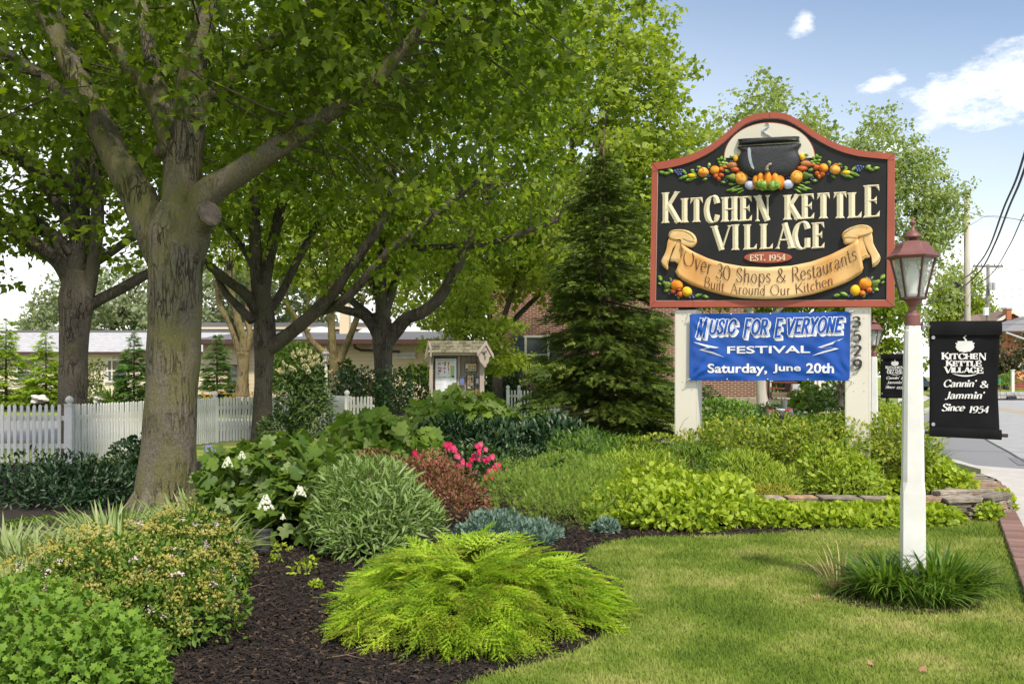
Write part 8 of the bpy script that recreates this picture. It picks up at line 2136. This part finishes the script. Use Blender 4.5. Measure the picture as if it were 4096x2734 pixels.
# -- oakleaf hydrangeas with big separate leaves
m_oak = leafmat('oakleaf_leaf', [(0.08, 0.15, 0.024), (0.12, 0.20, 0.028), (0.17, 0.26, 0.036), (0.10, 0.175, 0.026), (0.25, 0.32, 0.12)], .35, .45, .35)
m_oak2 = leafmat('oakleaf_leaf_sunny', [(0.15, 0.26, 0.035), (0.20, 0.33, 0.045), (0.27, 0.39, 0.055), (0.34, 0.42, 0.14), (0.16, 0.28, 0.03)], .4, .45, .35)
m_petal = leafmat('white_petal', [(0.74, 0.76, 0.62), (0.80, 0.80, 0.72), (0.62, 0.68, 0.46)], .3, .7, .2)
TK = [T_oak(.15), T_oak(.4), T_oak(.25)]
HG = 'oakleaf hydrangeas'
eH1 = [(-2.35, 10.2, .42, .72, .6, .52), (-2.75, 10.4, .33, .36, .5, .46), (-1.95, 9.9, .32, .5, .5, .42), (-2.4, 9.8, .2, .7, .4, .35)]
t_, c_ = shrub('oakleaf_hydrangea', 'big-leaved hydrangea with white flower cones right of the nearest trunk', eH1, 1100, .18, m_oak, TK, 120, 'shrub', 300, group=HG, out=.7, up=-.15, jit=.5, face=1.0, smat=m_twigt, fill=.35, k=2)
for u, v, Y_, s_ in ((228, 460, 9.6, .062), (266, 500, 9.25, .078), (300, 489, 9.2, .066), (242, 452, 9.8, .045), (283, 513, 9.2, .03)):
    p = W(u, v + 4, Y_); mb = MB(); rr = random.Random(int(u))
    for i in range(60):
        a = rr.uniform(0, 6.28); h_ = rr.random(); k_ = (.75 * (1 - h_) + .15); c = Vector((k_ * cos(a), k_ * sin(a) - .2, h_ * 1.5 - .4)) * s_
        ax = Vector((cos(a), sin(a) - .6, .4)).normalized(); q1 = ax.orthogonal().normalized() * s_ * .22; q2 = ax.cross(q1)
        mb.add([c - q1, c - q2, c + q1, c + q2, c + ax * s_ * .06], [(0, 1, 4), (1, 2, 4), (2, 3, 4), (3, 0, 4)])
    mb.build('flower_cone', m_petal, t_, loc=p - Vector(c_))
m_blu = leafmat('blue_floret', [(0.12, 0.12, 0.42), (0.18, 0.18, 0.55), (0.26, 0.26, 0.6)], .2)
for u, v in ((209, 449), (218, 452.5)):
    p = W(u, v, 10.5); mb = MB(); rr = random.Random(int(u))
    for i in range(30):
        d = Vector((rr.uniform(-1, 1), rr.uniform(-1, .3), rr.uniform(-.6, 1))).normalized(); c = d * .05; q1 = d.orthogonal().normalized() * .014; q2 = d.cross(q1); mb.add([c - q1, c - q2, c + q1, c + q2], [(0, 1, 2, 3)])
    mb.build('blue_flower', m_blu, t_, loc=p - Vector(c_))
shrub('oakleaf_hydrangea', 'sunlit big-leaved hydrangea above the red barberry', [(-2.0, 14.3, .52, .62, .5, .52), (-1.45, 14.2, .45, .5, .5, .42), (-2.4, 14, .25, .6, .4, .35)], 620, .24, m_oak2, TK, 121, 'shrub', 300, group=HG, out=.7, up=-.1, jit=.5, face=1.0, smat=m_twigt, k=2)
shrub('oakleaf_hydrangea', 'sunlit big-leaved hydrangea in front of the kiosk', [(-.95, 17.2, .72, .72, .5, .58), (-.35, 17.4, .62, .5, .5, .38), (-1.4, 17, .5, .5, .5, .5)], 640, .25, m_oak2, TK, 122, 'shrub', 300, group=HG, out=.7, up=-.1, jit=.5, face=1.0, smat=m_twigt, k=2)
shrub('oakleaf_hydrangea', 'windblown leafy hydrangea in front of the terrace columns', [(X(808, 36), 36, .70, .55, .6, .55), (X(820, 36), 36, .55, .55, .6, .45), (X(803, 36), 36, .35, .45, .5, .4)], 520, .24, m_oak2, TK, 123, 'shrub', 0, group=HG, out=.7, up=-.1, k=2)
# -- laurel hedge
LG = 'cherry laurels'
for k, (x, y, rx, rz, lb) in enumerate(((-.85, 14.9, .65, .55, 'dark laurel bush below the kiosk, left of the hedge'), (-.1, 14.6, .75, .66, 'dark laurel bush in the middle, behind the pink roses'), (.72, 14.5, .72, .66, 'dark laurel bush at the foot of the spruce'))):
    shrub('laurel_bush', lb, [(x, y, .38, rx, .62, rz - .02), (x - .1, y - .2, .15, rx * .9, .5, .45)], 2300, .13, m_glo, TL_, 130 + k, 'shrub', 220, group=LG, out=.55, up=.45, jit=.5, smat=m_twig)
# -- barberry, buddleia, roses, blue juniper, cranesbill
m_bar = leafmat('barberry_leaf', [(0.22, 0.065, 0.05), (0.33, 0.11, 0.08), (0.17, 0.15, 0.05), (0.42, 0.17, 0.11), (0.16, 0.06, 0.05), (0.20, 0.20, 0.05), (0.26, 0.08, 0.06)], .3, .5, .25)
BB = 'red barberry bushes'
shrub('barberry_bush', 'dark red barberry bush behind the silvery buddleia', [(-1.75, 12.1, .28, .65, .45, .42), (-1.2, 12.0, .22, .5, .4, .40)], 4200, .040, m_bar, TO_, 140, 'shrub', 0, group=BB, out=.8, up=.5)
shrub('barberry_bush', 'red barberry bush below the pink roses, right of the buddleia', [(-.82, 11.2, .28, .42, .42, .42), (-.62, 10.9, .18, .40, .40, .34), (-.98, 11.6, .38, .38, .35, .38)], 5200, .040, m_bar, TO_, 141, 'shrub', 0, group=BB, out=.8, up=.5)
m_bud = leafmat('buddleia_leaf', [(0.16, 0.27, 0.06), (0.22, 0.33, 0.085), (0.30, 0.40, 0.15), (0.14, 0.24, 0.045), (0.38, 0.45, 0.24)], .3, .6, .2)
TLn = [T_oval(.25, .09), T_oval(.5, .10), T_oval(.1, .08)]
shrub('buddleia_bush', 'silvery green narrow-leaved buddleia mound in the middle foreground', [(-1.30, 9.4, .38, .48, .5, .46), (-1.02, 9.15, .25, .40, .42, .38), (-1.50, 9.3, .22, .30, .42, .38), (-1.24, 8.95, .12, .42, .36, .28)], 5200, .125, m_bud, TLn, 142, 'shrub', 300, out=.7, up=.25, jit=.55, smat=m_twigt)
m_rosel = leafmat('rose_leaf', [(0.04, 0.09, 0.02), (0.065, 0.125, 0.03), (0.10, 0.17, 0.04)], .25, .4, .4)
m_pink = leafmat('hot_pink_petal', [(0.72, 0.03, 0.16), (0.80, 0.06, 0.22), (0.82, 0.16, 0.32), (0.66, 0.02, 0.11)], .3, .5, .2)
eR = [(-.55, 12.9, .35, .55, .4, .4), (.05, 12.9, .3, .45, .4, .42), (-.2, 12.7, .2, .6, .35, .3)]
t_, c_ = shrub('rose_bush', 'low rose bush covered in hot pink blooms before the laurel hedge', eR, 1700, .055, m_rosel, TO_, 143, 'shrub', 0)
for u, v, n_ in ((453, 449, 5), (459, 453, 4), (448, 446, 4), (482, 450, 3), (489, 457, 4), (496, 466, 6), (490, 470, 5), (483, 461, 3), (473, 458, 4), (466, 462, 4), (461, 464, 3), (430, 462, 4), (437, 464, 3), (421, 458, 3), (415, 455, 4), (446, 461, 3), (492, 476, 3), (486, 474, 3), (440, 457, 3), (478, 446, 3)):
    for q in range(n_):
        p = W(u + rng.uniform(-4, 4), v + rng.uniform(-3.5, 3.5), (12.45 if u > 441 else 11.75) + rng.uniform(-.1, .2)); mb = MB()
        for i in range(12):
            a = i * 2.4; k_ = .25 + .75 * i / 12; d = Vector((cos(a) * k_, sin(a) * k_ - .7, .55)).normalized(); c = Vector((cos(a) * k_, -.3 + .2 * sin(a), sin(a) * k_)) * .026; q1 = d.orthogonal().normalized() * .019; q2 = d.cross(q1); mb.add([c - q1, c - q2, c + q1, c + q2, c + d * .006], [(0, 1, 4), (1, 2, 4), (2, 3, 4), (3, 0, 4)])
        mb.build('rose', m_pink, t_, loc=p - Vector(c_))
m_bls = leafmat('blue_juniper', [(0.12, 0.21, 0.15), (0.17, 0.27, 0.20), (0.25, 0.36, 0.29), (0.09, 0.16, 0.11)], .15, .6, .25)
TB = [T_sprig(7, .45, .11, .05, k, 1.0) for k in range(3)]
BJ = 'blue star junipers'
shrub('blue_juniper', 'low blue-green juniper cushion behind the lime juniper', [(-.18, 10.0, .07, .34, .34, .20), (.18, 9.8, .04, .30, .30, .17), (-.3, 9.85, .04, .22, .26, .15)], 6500, .045, m_bls, TB, 144, 'shrub', 0, group=BJ, out=.8, up=.5, nst=8, amp=.22, k=6)
shrub('blue_juniper', 'small tuft of blue juniper poking through the round-leaved ground cover', [(.95, 10.35, .05, .13, .12, .10)], 900, .042, m_bls, TB, 145, 'shrub', 0, group=BJ, nst=4, amp=.2)
m_ger = leafmat('cranesbill_leaf', [(0.19, 0.33, 0.05), (0.26, 0.41, 0.06), (0.35, 0.48, 0.09), (0.46, 0.54, 0.14), (0.16, 0.28, 0.045)], .5)
m_mag = leafmat('magenta_floret', [(0.55, 0.12, 0.45), (0.62, 0.2, 0.5)], .2)
TG_ = [T_sprig(4, .4, .06, .2, k, .9) for k in range(3)]
eG = [(.35, 11.4, .18, .62, .5, .40), (.9, 11.5, .2, .6, .5, .42), (.6, 10.9, .1, .62, .42, .34), (1.15, 10.95, .08, .45, .4, .34), (.1, 12, .25, .5, .4, .38), (.75, 12.2, .3, .7, .4, .42)]
t_, c_ = shrub('cranesbill', 'fine-leaved green cranesbill mound dotted with tiny magenta flowers', eG, 9000, .062, m_ger, TG_, 146, 'plant', 0, up=.5, fill=.3)
heads(t_, eG, 26, .012, m_mag, 33, c_, 'flower', mode='ball')
# -- astilbe, fern-like and yellow-green mounds behind
m_ylg = leafmat('yellow_green_leaf', [(0.24, 0.36, 0.035), (0.32, 0.45, 0.045), (0.41, 0.52, 0.06), (0.47, 0.54, 0.07), (0.21, 0.31, 0.03)], .4, .5, .3)
m_mdg = leafmat('mid_green_leaf', [(0.11, 0.22, 0.03), (0.16, 0.28, 0.035), (0.22, 0.36, 0.05)], .35)
MG = 'green perennial mounds behind the ground cover'
shrub('false_spirea', 'soft green windblown perennial right of the laurel hedge', [(1.0, 13.4, .45, .6, .5, .42), (1.45, 13.3, .38, .5, .5, .40)], 2600, .085, m_mdg, TG_ + TLn, 150, 'plant', group=MG, up=.4)
shrub('false_spirea', 'yellow-green spiky mound left of the left sign post foot', [(1.45, 12.5, .3, .62, .45, .40), (1.75, 12.3, .22, .5, .4, .38)], 3400, .085, m_ylg, TLn, 151, 'plant', group=MG, up=.6)
shrub('false_spirea', 'mid green leafy perennial at the foot of the left sign post', [(2.25, 12.5, .35, .6, .45, .42), (2.65, 12.35, .3, .45, .4, .40)], 3000, .075, m_mdg, TLn, 152, 'plant', group=MG, up=.5, z0=.0)
shrub('false_spirea', 'yellow-green mound just right of the left sign post, above the stones', [(2.75, 11.95, .3, .48, .4, .42), (3.05, 11.9, .22, .35, .35, .36)], 3400, .075, m_ylg, TLn, 153, 'plant', 40, group=MG, up=.6, z0=.1)
shrub('false_spirea', 'yellow-green mound in front of the right sign post', [(3.75, 12.05, .36, .42, .35, .42), (3.95, 11.9, .3, .36, .3, .34)], 3200, .075, m_ylg, TLn + TO_, 154, 'plant', 40, group=MG, up=.5, z0=.18)
m_gold = leafmat('gold_leaf', [(0.42, 0.40, 0.05), (0.50, 0.44, 0.07), (0.34, 0.38, 0.05)], .35)
shrub('golden_spirea', 'small golden yellow spirea at the left end of the stone wall', [(2.85, 11.6, .22, .32, .2, .16)], 900, .05, m_gold, TLn, 155, 'plant', up=.5, z0=.15)
# -- big open shrub behind, under the banner
m_euo = leafmat('euonymus_leaf', [(0.13, 0.22, 0.022), (0.20, 0.30, 0.03), (0.29, 0.39, 0.04), (0.40, 0.46, 0.06), (0.10, 0.18, 0.02), (0.58, 0.58, 0.09), (0.30, 0.42, 0.04)], .52, .45, .4)
eE = [(3.1, 12.75, .76, .75, .55, .32), (3.75, 12.6, .76, .78, .55, .32), (4.5, 12.5, .80, .66, .5, .36), (2.55, 12.9, .68, .5, .4, .30), (4.85, 12.6, .74, .42, .45, .34), (3.5, 12.9, .62, 1.1, .5, .32), (4.4, 12.8, .6, .6, .5, .32)]
t_, c_ = shrub('euonymus_bush', 'wide open twiggy shrub with light green leaves under the blue banner', eE, 13000, .056, m_euo, TO_, 160, 'shrub', 60, up=.35, low=-.7, fill=.4, amp=.22, k=4, nst=90, smat=m_twigt, z0=.18)
mb = MB(); rr = random.Random(4)
for k in range(22):
    e = eE[rr.randrange(4)]; a = rr.uniform(0, 6.28); p0 = Vector((e[0] + rr.uniform(-.5, .5), e[1] + rr.uniform(-.3, .1), e[2] + rr.uniform(0, .25))); d = Vector((rr.uniform(-.8, .8), rr.uniform(-.4, .2), rr.uniform(.1, .5))) * .35
    mb.tube([p0, p0 + d * .5 + Vector((0, 0, .03)), p0 + d], [.004, .003, .002], 4, cap=False)
mb.build('shoots', m_gold, t_, origin=c_, kind='stuff')
for lb, els, n_, s_, mt, sd in (('small-leaved shrub hugging the foot of the left sign post', [(1.9, 13.2, .55, .5, .35, .30), (2.35, 12.95, .55, .35, .3, .28)], 1700, .05, m_euo, 161), ('dark rounded shrub right of the left sign post behind the hedge', [(3.75, 18, .62, .55, .5, .65)], 1500, .085, m_mdg, 162), ('low dark hedge in front of the brick wall behind the banner', [(6.1, 27, .3, 1.1, .7, .55), (7.2, 28, .3, 1.0, .7, .5)], 2000, .12, m_ld, 163), ('soft green fern bank beyond the floodlights', [(6.4, 22, .25, 1.2, .7, .45), (7.2, 22.5, .25, .8, .6, .42)], 2200, .10, m_mdg, 164), ('dark clipped shrub right of the terrace stairs', [(X(835, 33), 33, .6, .9, .7, .75), (X(850, 33), 33, .6, .7, .7, .7)], 1400, .13, m_ld, 165), ('green bush bed around the black post beyond the small banner', [(X(880, 33), 33, .25, 1.0, .6, .5), (X(893, 33), 33.5, .2, .6, .5, .4)], 1500, .11, m_ylg, 166), ('small shrub beside the far weathered lamp foot', [(X(906, 38), 38, .2, .7, .4, .4)], 600, .12, m_mdg, 167), ('leafy bushes beside the brick foundation behind the spruce', [(X(655, 40), 40, .6, 1.2, .8, .8), (X(690, 40), 40, .6, 1.2, .8, .7)], 1700, .15, m_ld, 168), ('green garden bed with flowers behind the green number plate', [(36, 72, 1.1, 2.0, .8, .7), (39.5, 72, 1.1, 2.0, .8, .7)], 1600, .2, m_mdg, 169)):
    shrub('garden_shrub', lb, els, n_, s_, mt, TO_, sd, 'shrub', group='background garden shrubs', nst=12)
# -- round-leaved ground cover in front and along the wall
m_cov = leafmat('ground_cover_leaf', [(0.22, 0.33, 0.025), (0.32, 0.44, 0.03), (0.42, 0.53, 0.045), (0.50, 0.58, 0.06), (0.25, 0.36, 0.028)], .42, .45, .35)
TR = [T_oval(.12, .40, .18), T_oval(.35, .42, .2), T_oval(.05, .36, .1)]
CG = 'round-leaved ground cover'
def cover(label, els, n, seed, big=120, size=.075, z0=0.0, mat=None):
    return shrub('ground_cover', label, els, n, size, mat or m_cov, TR, seed, 'ground cover', big, 'leaf', CG, nst=16, smat=m_twigt, out=.55, up=.35, jit=.6, face=.9, fill=.3, z0=z0)
cover('bright leafy mound spilling to the lawn edge, left half', [(1.55, 10.85, .12, .55, .5, .34), (1.15, 11.1, .1, .42, .4, .30), (1.95, 10.75, .1, .5, .45, .34)], 3600, 170, 300)
cover('bright leafy mound spilling to the lawn edge, right half', [(2.15, 11.0, .14, .5, .5, .36), (1.65, 11.5, .2, .6, .5, .36), (2.3, 11.4, .15, .45, .4, .32)], 3000, 171, 120)
cover('leafy strip along the foot of the stone wall, left part', [(2.75, 10.95, .04, .45, .32, .20), (3.3, 10.92, .04, .42, .30, .19)], 2400, 172, 200)
cover('leafy strip along the foot of the stone wall, middle part', [(3.75, 10.9, .04, .42, .30, .19), (4.2, 10.95, .04, .36, .28, .20)], 2200, 173, 160)
cover('leafy strip ending just right of the near lamp post', [(4.52, 10.98, .04, .26, .22, .17), (4.72, 11.0, .03, .14, .16, .14)], 1000, 174, 120, .06)
cover('small leafy clump against the stone wall corner', [(5.22, 11.2, .03, .15, .15, .17)], 420, 175, 90, .055)
cover('tiny leafy sprout on the side of the stone wall by the bricks', [(5.72, 11.9, .1, .12, .16, .16)], 300, 176, 60, .065)
cover('leafy plant on the raised bed left of the near lamp post', [(4.62, 12.6, .26, .30, .28, .20), (4.95, 12.5, .24, .2, .22, .16)], 1400, 177, 60, z0=.18)
cover('leafy plant on the raised bed right of the near lamp post', [(5.15, 12.6, .3, .34, .3, .26), (5.35, 12.3, .26, .2, .2, .18)], 1200, 178, 60, z0=.18)
cover('trailing plants at the back end of the stone wall near the road', [(5.7, 15.2, .3, .35, .3, .16), (6.15, 14.9, .28, .25, .3, .14)], 800, 179, 30, z0=.18)
cover('leafy tufts in front of the right sign post foot', [(4.2, 12.1, .24, .26, .2, .12), (3.75, 12.1, .24, .26, .2, .12)], 800, 180, 50, z0=.18)
# -- fountain grass by the lamp
m_fgr = leafmat('fountain_grass', [(0.10, 0.18, 0.04), (0.15, 0.24, 0.06), (0.22, 0.30, 0.09)], .4)
clump('fountain_grass', 'fine-bladed fountain grass behind the near lamp post', X(902, 13.4), 13.4, .18, .78, 1500, m_fgr, 190, .008, .9, .75, 0, z0=.18)
# -- daylily tuft round the near lamp post with its dark mulch ring
ringp = [(LX - .08 + .52 * cos(a) * (1 + .06 * sin(3 * a)), LY - .08 + .42 * sin(a)) for a in np.linspace(0, 2 * pi, 40, endpoint=False)]
sheet('mulch_ring', ringp, .012, m_mulch)
px = rng.uniform(LX - .8, LX + .7, 2600); py = rng.uniform(LY - .75, LY + .5, 2600); kk = inside(px, py, ringp); pos = np.stack([px[kk], py[kk], np.full(kk.sum(), .02)], 1)
tag(bake('mulch', [tm], pos, frames(unit(len(pos)) * [1, 1, .2], np.array([0, 0, 1.]) + unit(len(pos)) * .4), .045 * rng.uniform(.4, 1.4, len(pos)), m_chip), 'dark mulch chips in the ring round the near lamp post', 'mulch', kind='stuff')
m_day = leafmat('daylily_blade', [(0.06, 0.13, 0.018), (0.10, 0.19, 0.024), (0.15, 0.26, 0.032), (0.23, 0.34, 0.05)], .4, .45, .35)
DLG = 'daylily clumps round the near lamp post'
for k, (dx, dy, r, h, nb_, lb) in enumerate(((.21, .02, .20, .40, 620, 'right half of the strap-leaved tuft at the near lamp post'), (-.19, .0, .18, .36, 520, 'left half of the strap-leaved tuft at the near lamp post'), (.02, -.17, .22, .30, 520, 'short front part of the strap-leaved tuft at the near lamp post'))):
    clump('daylily', lb, LX + dx, LY + dy, r * .9, h * 1.12, nb_, m_day, 200 + k, .026, 1.1, .5, 150, 'plant', group=DLG)
# -- the big lime green juniper
m_jun = leafmat('lime_juniper', [(0.20, 0.34, 0.02), (0.30, 0.46, 0.026), (0.38, 0.54, 0.035), (0.46, 0.60, 0.05), (0.16, 0.28, 0.02), (0.32, 0.34, 0.04), (0.24, 0.40, 0.022)], .3, .6, .2)
jx, jy = -.27, 6.62
jt = thing('lime_juniper', 'large spreading lime green juniper with feathery fronds in the centre foreground', 'shrub', (jx, jy, 0))
def frond(seed):
    r = random.Random(seed); V = []; T = []; base = 0
    n = 15
    for i in range(n):
        s_ = i / n; sg = 1 if i % 2 else -1
        a = sg * (.95 - .55 * s_) + r.uniform(-.15, .15); ll = (.34 * (1 - s_) + .13) * r.uniform(.8, 1.2)
        if i == n - 1: a = 0; ll = .26
        tv, tt = T_sprig(6, .26, .050, .22, seed * 50 + i, .65)
        y0 = s_ * .85; z0 = .30 * s_ - .42 * s_ * s_
        ca, sa = cos(a), sin(a)
        P_ = tv * ll
        q = np.stack([P_[:, 0] * ca + P_[:, 1] * sa, -P_[:, 0] * sa + P_[:, 1] * ca + y0, P_[:, 2] + z0 + abs(P_[:, 1]) * .10], 1)
        V.append(q); T.append(tt + base); base += len(q)
    ax = np.array([(-.008, 0, 0), (.008, 0, 0), (0, .9, -.02), (0, .45, .07)]); V.append(ax); T.append(np.array([(0, 1, 3), (0, 3, 2)]) + base)
    return np.vstack(V), np.vstack(T)
FT = [frond(k) for k in range(6)]
nF = 1250
a = rng.uniform(0, 2 * pi, nF); k = rng.random(nF) ** .55
prof = 1 + .10 * np.sin(a * 3 + 1) + .07 * np.sin(a * 5 + 2) + .05 * np.sin(a * 9)
rx, ry = .84, .86
px = jx + rx * prof * k * np.cos(a) * .93; py = jy + ry * prof * k * np.sin(a) * .93
hh = .42 * np.sqrt(np.maximum(0, 1 - k ** 2.3)) * (1 + .16 * np.sin(px * 7) * np.sin(py * 8)) + .02
z = hh * (1 - .45 * rng.random(nF) ** 2.2)
pos = np.stack([px, py, z], 1)
th = a + rng.normal(size=nF) * .45
d = np.stack([np.cos(th), np.sin(th), .30 - .52 * k + rng.normal(size=nF) * .20], 1)
d[:, 0] += .12
nr = np.stack([np.cos(a) * k * .6, np.sin(a) * k * .6 - .2, np.ones(nF)], 1) + unit(nF) * .38
place('frond', FT, pos, frames(d, nr), rng.uniform(.17, .33, nF), m_jun, jt, 300, 'foliage', key=-py + z * 1.5 + rng.random(nF) * .3, origin=(jx, jy, 0))
mb = MB()
for i in range(60):
    aa = i * 2.399; rr_ = .25 + .6 * ((i * 37) % 60) / 60
    mb.tube([(0, 0, .03), (rr_ * .5 * cos(aa), rr_ * .5 * sin(aa), .20), (rr_ * cos(aa), rr_ * sin(aa), .16)], [.012, .008, .004], 5, cap=False)
mb.build('stems', m_twigt, jt, kind='stuff')
# -- little things on the ground: weeds, dead leaf, twigs
for k, (u, v, s_, lb) in enumerate(((303, 575, .10, 'largest weed seedling on the mulch left of the juniper'), (309, 566, .06, 'small weed seedling just behind the largest one'), (282, 553, .08, 'weed seedlings beside the cylinder light'), (316, 590, .04, 'tiny weed seedling near the juniper edge'), (275, 563, .05, 'tiny weed in front of the cylinder light'))):
    p = G(u, v); shrub('weed', lb, [(p.x, p.y, .03, s_, s_ * .8, s_ * .7)], 40, .045, m_cov, TO_, 220 + k, 'weed', 0, nst=4, group='weeds in the mulch')
p = G(238, 636)
t_ = thing('dead_leaf', 'curled brown dead leaf lying on the mulch by the spirea', 'leaf', (p.x, p.y, .01))
m_dead = M('dead_leaf_brown', (.42, .22, .12), (.30, .15, .08), 30, .8)
for k in range(2):
    v_, tt_ = T_maple(.9); me = npmesh('blade', v_, tt_, m_dead); o = put('blade', me, t_); o.scale = (.07, .07, .07); o.rotation_euler = (.6 + k, .3, 2.2 * k)
for k, (u, v, an, L_, lb) in enumerate(((258, 590, .3, .16, 'thin forked tan twig on the mulch'), (345, 662, -.2, .22, 'bare tan twig on the mulch at the bottom edge'), (385, 655, .6, .12, 'short reddish twig near the juniper'))):
    p = G(u, v); t_ = thing('fallen_twig', lb, 'twig', (p.x, p.y, .02)); mb = MB()
    mb.tube([(-L_ / 2, 0, 0), (0, .02, .02), (L_ / 2, .0, .01)], [.004, .003, .002], 5); mb.tube([(0, .02, .02), (L_ * .3, .07, .03)], [.003, .0015], 5); mb.build('stick', m_twigt, t_); t_.rotation_euler = (0, 0, an)
m_straw = leafmat('straw_seed', [(0.50, 0.38, 0.18), (0.42, 0.32, 0.15)], .2)
clump('dry_grass', 'tall thin tan seed stalks left of the near lamp post', LX - .42, LY + .35, .10, .42, 50, m_straw, 232, .012, .7, .5)
clump('dry_grass', 'flat tan dead grass patch at the left rim of the lamp mulch ring', LX - .70, LY - .10, .12, .06, 260, m_straw, 233, .05, .8, 1.6)
for k, (u, v, lb) in enumerate(((557, 549, 'small curled leaf on the lawn by the mulch point'), (706, 628, 'tiny pale dry leaf in the middle of the lawn'), (920, 672, 'tan dry leaf on the lawn at the bottom right'), (868, 668, 'dark dry leaf on the lawn below the lamp tuft'))):
    p = G(u, v); t_ = thing('dead_leaf', lb, 'leaf', (p.x, p.y, .03), k * 1.7); v_, tt_ = T_maple(.8); me = npmesh('blade', v_, tt_, m_dead if k else m_twigt); o = put('blade', me, t_); o.scale = (.05, .05, .05); o.rotation_euler = (.3, .5, 0)
# dry straw tufts on the wall edge
clump('dry_grass', 'dry tan grass tuft on the raised bed beside the wall capstones', 5.35, 13.2, .22, .2, 260, leafmat('straw_blade', [(0.42, 0.30, 0.15), (0.50, 0.38, 0.2)], .2), 230, .012, .8, 1.2, z0=.18)
clump('dry_grass', 'cut brown perennial stubble on the raised bed left of the lamp post', 3.4, 11.75, .35, .1, 300, leafmat('stubble', [(0.34, 0.24, 0.13), (0.42, 0.32, 0.18)], .1), 231, .015, .2, .6, z0=.18)
